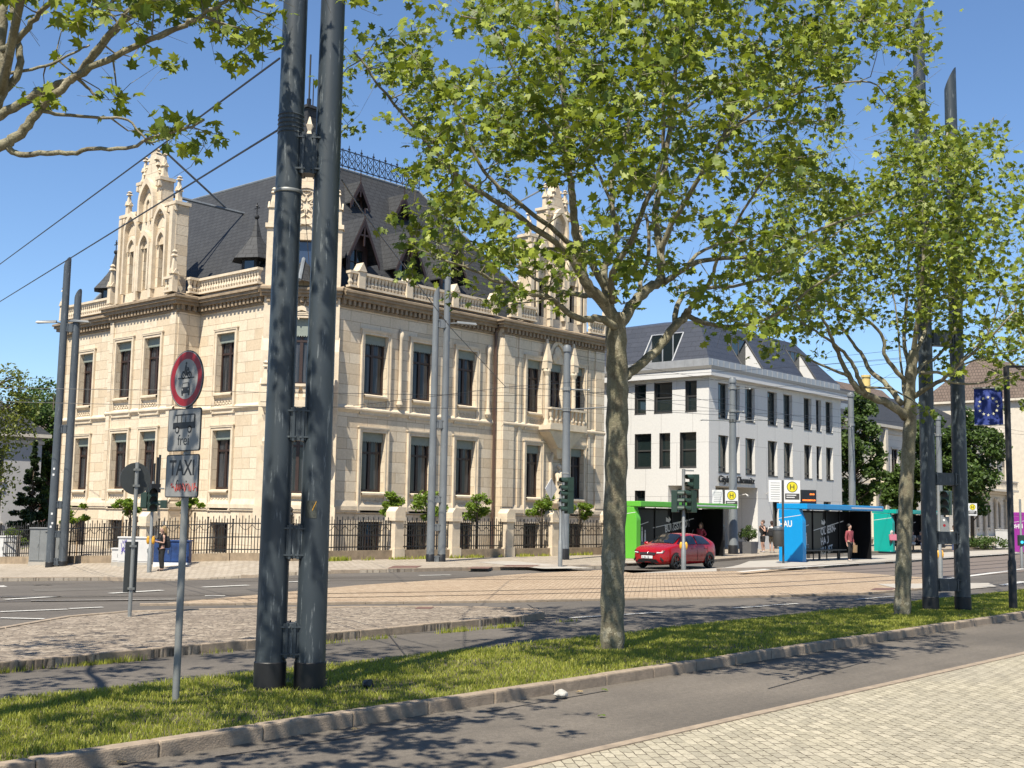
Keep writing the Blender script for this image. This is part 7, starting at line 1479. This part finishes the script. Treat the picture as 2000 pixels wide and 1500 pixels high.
# ================================================================== PEOPLE
def skin_obj(name, J, E, mat, parent, sub=2, root=0):   # one continuous surface grown over a skeleton
    loc = parent.location if parent else Vector((0, 0, 0)); pp = parent.parent if parent else None
    while pp is not None: loc = loc + pp.location; pp = pp.parent
    me = bpy.data.meshes.new(name); bm = bmesh.new(); sl_ = bm.verts.layers.skin.verify(); vv = []
    for i, j in enumerate(J):
        v = bm.verts.new(Vector(j[0]) - loc); v[sl_].radius = j[1] if hasattr(j[1], '__len__') else (j[1], j[1]); v[sl_].use_root = i == root; vv.append(v)
    for a_, b_ in E: bm.edges.new((vv[a_], vv[b_]))
    bm.to_mesh(me); bm.free()
    o = bpy.data.objects.new(name, me); COL.objects.link(o); m1 = o.modifiers.new('k', 'SKIN'); m1.use_smooth_shade = True; m2 = o.modifiers.new('u', 'SUBSURF'); m2.levels = m2.render_levels = sub
    dg = bpy.context.evaluated_depsgraph_get(); dg.update(); me2 = bpy.data.meshes.new_from_object(o.evaluated_get(dg)); o.modifiers.clear(); o.data = me2; bpy.data.meshes.remove(me); me2.name = name; me2.materials.clear(); me2.materials.append(mat)
    if parent: o.parent = parent
    return o
PM = {}
def cloth(c, key=None, v=.15):
    k = key or c
    if k not in PM: PM[k] = plain('cloth ' + str(len(PM)), c, .85, v, 9, bmp=.1)
    return PM[k]
K['hair_dark'] = plain('dark hair', (.02, .014, .010), .6, .3, 20); K['hair_blond'] = plain('blond hair', (.42, .28, .13), .6, .3, 20); K['hair_brown'] = plain('brown hair', (.09, .05, .03), .6, .3, 20); K['eye'] = plain('eye', (.02, .015, .012), .3); K['lip'] = plain('lips', (.35, .12, .10), .5)
def person(x, y, z, H, face, label, top=(.02, .02, .02), legs=(.02, .02, .02), arms='down', short_sleeve=True, shorts=False, shoe=(.05, .05, .05), hair='hair_dark', long_hair=False, female=False, sit=False, bag=None, checked=False, lean=0., step=.0):
    P = thing('person', (x, y, z), label, 'person'); s = H / 1.75; cf, sf = math.cos(face), math.sin(face)
    def L(f, r, u): return (x + (f * cf + r * sf) * s, y + (f * sf - r * cf) * s, z + u * s)      # forward, right, up
    hip = .92 if not sit else .50; sh = 1.44 + hip - .92; fl = lean
    hw = .085 if female else .09; shw = .165 if female else .195
    hipc = (0, 0, hip); J = [(L(0, 0, hip), .115 * s)]; E = []
    def add(p, r, pa): J.append((L(*p), r * s if not hasattr(r, '__len__') else (r[0] * s, r[1] * s))); E.append((pa, len(J) - 1)); return len(J) - 1
    w1 = add((fl * .2, 0, hip + .2), (.125 if not female else .105, .095), 0); ch = add((fl * .5, 0, hip + .40), (.15 if not female else .135, .105), w1); nk0 = add((fl * .8, 0, sh + .03), (.085, .07), ch); nk = add((fl * .9 + .01, 0, sh + .1), (.052, .052), nk0)
    hd0 = add((fl + .025, 0, sh + .17), (.066, .078), nk); hd1 = add((fl + .025, 0, sh + .25), (.074, .09), hd0); hd2 = add((fl + .01, 0, sh + .315), (.05, .058), hd1)
    add((fl + .125, 0, sh + .215), .012, hd0)   # nose
    for r in (-1, 1): add((fl + .0, r * .085, sh + .215), (.012, .02), hd0)      # ears
    hands = []; limb = {}
    for r in (-1, 1):
        a = arms if isinstance(arms, str) else arms[0 if r < 0 else 1]
        shp = (fl * .8, r * shw, sh - .02)
        el = {'down': (fl * .6 - .03, r * (shw + .06), sh - .32), 'phone': (fl * .6 + .02, r * (shw + .05), sh - .31), 'strap': (fl * .6 + .02, r * (shw + .08), sh - .29), 'lap': (fl + .08, r * (shw + .05), sh - .28), 'hip': (fl * .6 - .08, r * (shw + .13), sh - .27)}[a]
        wr = {'down': (fl * .6 + .04, r * (shw + .07), sh - .58), 'phone': (fl * .6 + .27, r * .07, sh - .25), 'strap': (fl + .13, r * (shw - .06), sh - .10), 'lap': (fl + .33, r * .1, sh - .36), 'hip': (fl * .6 + .05, r * (shw + .0), sh - .45)}[a]
        i0 = add(shp, .058 if not female else .044, ch); i1 = add(el, .041 if not female else .03, i0); i2 = add(wr, .026, i1); limb[r] = (shp, el, wr)
        d = Vector(wr) - Vector(el); d.normalize(); side = Vector((0, r, 0)); pm = Vector(wr) + d * .06; i3 = add(tuple(pm), (.034, .018), i2); acr = d.cross(side).normalized() if abs(d.dot(side)) < .95 else Vector((0, 0, 1)); lat = d.cross(acr).normalized()
        for k, (o, l_) in enumerate(((-.027, .062), (-.009, .075), (.009, .07), (.026, .055))):
            q = pm + d * .03 + lat * o; f1 = add(tuple(q), .0095, i3); f2 = add(tuple(q + d * l_ * .55 + acr * .008 * 1), .0085, f1); add(tuple(q + d * l_ + acr * .026), .0075, f2)
        th = pm - d * .02 + lat * .035; t1 = add(tuple(th), .0105, i3); add(tuple(th + d * .04 + lat * .018 + acr * .012), .0085, t1)
    legp = {}
    for r in (-1, 1):
        st_ = step * r
        if sit: pts = [((.03, r * hw, hip - .01), .085), ((.42, r * .10, hip + .0), .06), ((.42, r * .10, .28), .05), ((.40, r * .1, .09), .036)]
        else: pts = [((0, r * hw, hip - .06), .088), ((.02 + st_, r * (hw + .005), .5), .058), ((-.02 + st_ * 1.2, r * (hw + .0), .3), .053), ((-.03 + st_ * 1.4, r * hw, .08), .036)]
        pa = 0
        for p, q in pts: pa = add(p, q, pa)
        a = pts[-1][0]; pa = add((a[0] + .08, a[1] + r * .012, .04), (.036, .028), pa); add((a[0] + .15, a[1] + r * .02, .03), (.032, .022), pa); legp[r] = pts
    body = skin_obj('body', J, E, K['skin'], P)
    def skinc(name, chain_list, mat, root=0):
        JJ = []; EE = []
        for ch_ in chain_list:
            for k, (p, r, pa) in enumerate(ch_):
                JJ.append((L(*p), r * s if not hasattr(r, '__len__') else (r[0] * s, r[1] * s)))
                if pa is not None: EE.append((pa, len(JJ) - 1))
        return skin_obj(name, JJ, EE, mat, P)
    # shirt: torso and sleeves as one piece
    c = [((0, 0, hip - .03), (.15, .135), None), ((0, 0, hip + .08), (.15, .135), 0), ((fl * .2, 0, hip + .2), (.158 if not female else .138, .128), 1), ((fl * .5, 0, hip + .40), (.19 if not female else .172, .142), 2), ((fl * .8, 0, sh + .03), (.115, .105), 3)]
    for r in (-1, 1):
        a, b, d = limb[r]; m_ = tuple((Vector(a) * .45 + Vector(b) * .55)); c.append((a, .078 if not female else .066, 3)); k = len(c) - 1
        if short_sleeve is not None: c.append((m_ if short_sleeve else b, .056 if short_sleeve else .052, k))
        if short_sleeve is False: c.append((tuple(Vector(b) * .12 + Vector(d) * .88), .036, k + 1))
    shirt = skinc('shirt', [c], PM['checked'] if checked else cloth(top))
    c = [((0, 0, hip + .03), (.132, .118), None)]
    for r in (-1, 1):
        pts = legp[r]; k0 = 0; n_ = len(pts) if not shorts else 2
        for i in range(n_):
            p, q = pts[i]
            if shorts and i == 1: p = tuple(Vector(pts[0][0]) * .12 + Vector(p) * .88)
            c.append((p, q + (.016 if not shorts else .03), k0)); k0 = len(c) - 1
    skinc('trousers' if not shorts else 'shorts', [c], cloth(legs))
    for r in (-1, 1):
        a = legp[r][-1][0]; skinc('shoe', [[((a[0] - .03, a[1], .05), (.045, .04), None), ((a[0] + .06, a[1] + r * .01, .045), (.047, .038), 0), ((a[0] + .15, a[1] + r * .018, .035), (.043, .028), 1)]], cloth(shoe))
    mb = MB(); mb.T = lambda p, q, r: L(fl - .012 + p, q, sh + .262 + r); mb.ball((-.018, 0, .012), .112, 14, 9, (1, .88, 1.02))
    if long_hair: mb.tube([(-.03, 0, .05), (-.07, 0, -.05), (-.09, 0, -.17), (-.095, 0, -.30)], [.1, .1, .085, .04], 10)
    mb.build('hair', K[hair], P, smooth=True)
    for nm, mt, pts, rr in (('eye', K['eye'], [(fl + .107, -.032, sh + .235), (fl + .107, .032, sh + .235)], .011), ('mouth', K['lip'], [(fl + .105, -.012, sh + .165), (fl + .105, .012, sh + .165)], .010)):
        for p in pts:
            mb = MB(); mb.ball(L(*p), rr * s, 7, 5); o = mb.build(nm, mt, body)
    return P, L, sh, hip
def backpack(L, sh, fl, label, mat, w_=.15):
    c = L(-.2, 0, sh - .25); t = thing('backpack', c, label, 'backpack'); mb = MB(); pts = []
    T_ = lambda a, o, z: L(-.12 - o, a, sh - .52 + z)
    mb.T = T_; mb.frus(0, .08, 0, w_, .09, .3, w_ * 1.02, .1); mb.frus(0, .08, .3, w_ * 1.02, .1, .48, w_ * .7, .06); mb.frus(0, .19, .03, w_ * .75, .03, .24, w_ * .7, .025); mb.build('bag_body', mat, t, bevel=.03)
    mb = MB()
    for r in (-1, 1): mb.tube([L(-.13, r * .09, sh - .05), L(-.06, r * .1, sh + .085), L(.06, r * .11, sh + .06), L(.15, r * .12, sh - .12), L(.1, r * .15, sh - .32), L(-.1, r * .14, sh - .42)], .02, 6)
    mb.build('strap', mat, t)
m_, nt_, p_ = M_('checked cloth'); tc = N(nt_, 'TexCoord'); ck = N(nt_, 'TexChecker', Scale=28); ck.inputs['Color1'].default_value = (.05, .07, .13, 1); ck.inputs['Color2'].default_value = (.2, .24, .33, 1); nt_.links.new(tc.outputs['Object'], ck.inputs['Vector']); nt_.links.new(ck.outputs[0], p_.inputs['Base Color']); PM['checked'] = m_
def tow(b, off=0.): return math.atan2(-b[1], -b[0]) + off     # facing: 0 = towards the camera
b = TG(314, 1120.5); b[2] = terr(b[0], b[1]) + .1
P_, L, sh, hip = person(b[0], b[1], b[2], 1.66, tow(b, -1.15), 'woman in black sleeveless top and black trousers looking at a phone', (.012, .012, .013), (.012, .012, .013), 'phone', None, False, (.04, .04, .04), 'hair_blond', True, True)
backpack(L, sh, 0, 'dark backpack on the back of the woman in black', cloth((.015, .016, .02)), .12)
q = L(.34, 0, sh - .20); t = MB(); t.T = lambda a, o, z: L(.33 + o * .6, a, sh - .22 + z); t.box(-.037, 0, 0, .037, .012, .14); o = t.build('phone', K['black'], bevel=.003); tag(o, 'black phone held by the woman in black', 'phone')
b = G(1490, 1078.5, .1); P_, L, sh, hip = person(b[0], b[1], .1, 1.86, tow(b, -1.0), 'man in black vest and black shorts facing the white shirted man', (.015, .015, .016), (.014, .014, .015), 'strap', None, True, (.5, .5, .5), 'hair_brown'); backpack(L, sh, 0, 'black backpack of the man in the black vest', cloth((.014, .014, .016)))
b = G(1508, 1079.5, .1); P_, L, sh, hip = person(b[0], b[1], .1, 1.82, tow(b, 2.9), 'man in white shirt and khaki shorts seen from behind', (.68, .66, .63), (.26, .21, .14), 'strap', True, True, (.3, .3, .3), 'hair_brown'); backpack(L, sh, 0, 'black backpack on the white shirted man', cloth((.012, .012, .014)))
b = G(1246, 1090, .1); person(b[0] + .35, b[1] + .35, .1, 1.76, tow(b, 1.0), 'man in blue checked shirt and jeans standing inside the green shelter', (.1, .12, .2), (.025, .03, .05), 'down', False, False, (.05, .05, .05), 'hair_dark', checked=True)
b = G(1383, 1086, .1); person(b[0] - .4, b[1] + .2, .1, 1.7, tow(b, -.6), 'woman in crimson blouse at the right end of the green shelter', (.33, .03, .06), (.12, .13, .15), 'hip', False, False, (.2, .2, .2), 'hair_brown', True, True)
b = G(1660, 1096, .1); P_, L, sh, hip = person(b[0], b[1], .1, 1.76, tow(b, .9), 'person in dusty red jacket and black trousers before the blue shelter', (.30, .06, .075), (.012, .012, .014), 'down', False, False, (.55, .53, .5), 'hair_dark', step=.03)
t = thing('paper_bag', L(.05, .3, .55), 'brown paper bag held by the person in the red jacket', 'bag'); mb = MB(); mb.T = lambda a, o, z: L(.05 + o, -.30 + a, .42 + z); mb.frus(0, 0, 0, .05, .12, .36, .06, .13); mb.build('bag_body', plain('kraft paper', (.33, .22, .12), .8), t); mb = MB(); mb.tube([L(-.03, -.30, .78), L(.0, -.30, .88), L(.08, -.30, .88), L(.12, -.30, .78)], .008, 5); mb.build('handle', plain('paper handle', (.25, .16, .09), .8), t)
b = G(1735, 1077.5, .1); P_, L, sh, hip = person(b[0] - .1, b[1] - .25, .1, 1.68, tow(b, -1.2), 'person in white top and patterned shorts carrying a pink bag at the turquoise shelter', (.6, .56, .52), (.14, .13, .11), 'down', True, True, (.25, .55, .65), 'hair_dark', False, True)
t = thing('tote_bag', L(.0, .25, .7), 'large pink tote bag carried at the turquoise shelter', 'bag'); mb = MB(); mb.T = lambda a, o, z: L(a - .05, -.28 + o, .78 + z); mb.frus(0, 0, 0, .27, .06, .4, .3, .05); mb.build('bag_body', plain('pink bag', (.55, .18, .24), .7), t, bevel=.01); mb = MB(); mb.tube([L(-.2, -.28, 1.17), L(-.05, -.26, 1.42), L(.1, -.28, 1.17)], .014, 6); mb.build('handle', plain('pink handle', (.5, .15, .2), .7), t)
for px, off, tp, lg, lb in ((1790, -.5, (.45, .42, .40), (.5, .5, .48), 'person in grey shirt and white shorts sitting in the turquoise shelter'), (1805, .4, (.05, .05, .06), (.04, .05, .09), 'person in dark clothes sitting in the turquoise shelter')):
    b = G(px, 1076, .1); person(b[0], b[1] + .25, .1, 1.74, tow(b, off), lb, tp, lg, 'lap', True, px < 1800, (.6, .6, .6), 'hair_dark', sit=True)
b = G(1864, 1078, .1); person(b[0], b[1], .1, 1.72, tow(b, .4), 'person in white shirt standing behind the right traffic light', (.62, .55, .45), (.07, .1, .2), 'down', True, False, (.3, .3, .3), 'hair_brown')
b = G(1872, 1077, .1); person(b[0] + .6, b[1] + .5, .1, 1.65, tow(b, -.4), 'person in orange trousers standing behind the right traffic light', (.4, .35, .3), (.45, .22, .08), 'down', True, False, (.3, .3, .3), 'hair_brown')
# ================================================================== CABINETS AND SMALL THINGS
def cabinet(px0, px1, top, base, dep, label, mat, plinth=None, doors=2, group=None, poster=None):
    a = TG(px0, base); b_ = TG(px1, base); d = Vector((b_ - a)[:2]); d = Vector((CR[0], CR[1])).normalized() * d.length; q = Vector((.26, -.965)); L_ = d.length; T_ = Fr(a[0], a[1], q.x * .0 + d.x, d.y); z0 = terr(a[0], a[1]) + .1; h = HZ(a[0], a[1], top) - z0
    t = thing('utility_cabinet', (a[0], a[1], z0), label, 'cabinet', group); mb = MB(T_); mb.box(0, -dep, z0 - .1, L_, 0, z0 + .18); mb.build('plinth', plinth or K['concrete'], t)
    mb = MB(T_); mb.box(.01, -dep + .01, z0 + .18, L_ - .01, -.01, z0 + h - .06); bd = mb.build('housing', mat, t, bevel=.012)
    mb = MB(T_); mb.box(-.03, -dep - .03, z0 + h - .06, L_ + .03, .03, z0 + h); mb.build('lid', mat, t, bevel=.012)
    for i in range(doors):
        w_ = (L_ - .08) / doors; mb = MB(T_); mb.box(.04 + i * w_ + .01, -.008, z0 + .24, .04 + (i + 1) * w_ - .01, .006, z0 + h - .12); dr = mb.build('door', mat, t, bevel=.004); mb = MB(T_); mb.box(.04 + (i + .8) * w_, .006, z0 + h * .5, .04 + (i + .8) * w_ + .03, .03, z0 + h * .5 + .14); mb.build('handle', K['steel'], dr)
    return t, T_, z0, h, L_
K['cab_white'] = plain('painted cabinet', (.62, .61, .59), .6, .08, 2); K['cab_grey'] = plain('grey cabinet', (.20, .21, .21), .6, .15, 2); K['cab_blue'] = plain('blue spray paint', (.012, .045, .16), .5, .6, 2.2)
K['graffiti'] = plain('violet graffiti', (.12, .09, .4), .6, .2, 6)
t, T_, z0, h, L_ = cabinet(228, 276, 1048, 1112, .5, 'white utility cabinet with violet graffiti beside the traffic light pole', K['cab_white'])
mb = MB(T_); g = random.Random(3)
for i in range(9): x_ = .08 + g.random() * .3; z_ = z0 + h * .5 + g.random() * h * .35; mb.tube([(x_, .012, z_), (x_ + g.uniform(-.1, .1), .012, z_ + .12), (x_ + g.uniform(-.1, .1), .012, z_ - .1)], .012, 4)
mb.build('graffiti', K['graffiti'], t)
cabinet(216, 228, 1070, 1111, .35, 'narrow low white utility cabinet left of the graffiti cabinet', K['cab_white'], doors=1)
t, T_, z0, h, L_ = cabinet(298, 350, 1054, 1112, .45, 'utility cabinet painted dark blue above a white base behind the woman', K['cab_blue'], K['white'])
mb = MB(T_); mb.box(L_ * .72, .008, z0 + h * .8, L_ * .92, .012, z0 + h * .9); mb.build('label_plate', K['white'], t)
cabinet(54, 82, 1030, 1110, .5, 'grey utility cabinet half hidden by the left pair of posts', K['cab_grey'])
cabinet(84, 108, 1036, 1110, .5, 'second grey utility cabinet directly behind the left pair of posts', K['cab_grey'], doors=1)
cabinet(-16, 14, 1046, 1106, .5, 'pale grey utility cabinet at the left edge', K['cab_white'])
p = G(1961, 1071, .1); t = thing('utility_cabinet', (p[0], p[1], .1), 'white utility cabinet behind the flag pole at the right', 'cabinet'); mb = MB(); mb.box(p[0] - .1, p[1] - .6, .1, p[0] + .5, p[1] + .6, 1.5); mb.build('housing', K['cab_white'], t, bevel=.02); mb = MB(); mb.box(p[0] - .13, p[1] - .63, 1.5, p[0] + .53, p[1] + .63, 1.57); mb.build('lid', K['cab_white'], t)
# stone, black lump, leaves
def lump(name, c, r, sc, label, cat, mat, seed, sub=0):
    bm = bmesh.new(); bmesh.ops.create_icosphere(bm, subdivisions=3, radius=r); g = random.Random(seed); cs = [(Vector((g.gauss(0, 1), g.gauss(0, 1), g.gauss(0, 1))).normalized(), g.uniform(.62, .92)) for _ in range(16)]
    for v in bm.verts:
        d = v.co.normalized(); k = 1
        for n_, q in cs:
            e_ = d.dot(n_)
            if e_ > q: k = min(k, q / e_)
        v.co = Vector((v.co.x * k * sc[0], v.co.y * k * sc[1], v.co.z * k * sc[2]))
    me = bpy.data.meshes.new(name); bm.to_mesh(me); bm.free(); me.materials.append(mat); o = bpy.data.objects.new(name, me); COL.objects.link(o); o.location = c; return tag(o, label, cat)
p = G(1096, 1364, .0); lump('loose_stone', (p[0], p[1], .045), .085, (1.2, 1, .75), 'pale loose stone lying on the path against the kerb', 'stone', plain('pale stone', (.5, .48, .43), .9, .2, 15, bmp=.4), 4)
p = G(718, 1342, .09); lump('rubber_foot', (p[0], p[1], .13), .085, (1.05, .8, .85), 'black lump lying in the grass right of the dark posts', 'debris', K['black'], 9)
for i, (px, py, mt, lb) in enumerate(((1176, 1399, 'leaf_bright', 'yellow green leaf lying on the smooth path'), (695, 1425, 'fl', 'dry brown leaf at the foot of the kerb below the posts'), (1179, 1348, 'leaf_bright', 'small green leaf against the kerb beside the loose stone'), (238, 1490, 'fl', 'dry leaf on the path at the lower left'), (1133, 1352, 'fl', 'dry leaf between loose stone and kerb'))):
    if 'fl' not in K: K['fl'] = plain('dry leaf', (.42, .30, .14), .8, .2, 20)
    p = G(px, py, .012); V = LV.copy() * .09; a = i * 1.7; V[:, 2] += .05 * np.abs(V[:, 0]) * 2; c_, s_ = math.cos(a), math.sin(a); W = np.stack([V[:, 0] * c_ - V[:, 1] * s_, V[:, 0] * s_ + V[:, 1] * c_, V[:, 2] + .012], 1); o = arr_mesh('fallen_leaf', W, LF, K[mt]); o.location = tuple(p); tag(o, lb, 'leaf')
mb = MB(); a_, b__ = (31.95, 51.6, 19.9), (36.3, 52.6, 18.15); mb.tube([a_, b__], .06, 6); mb.build('gable_stay', K['lead'], villa)
mb = MB(); mb.tube([(49.7, 41.8, 20.3), (47.6, 46.0, 18.0)], .05, 6); mb.build('gable_stay', K['lead'], villa)
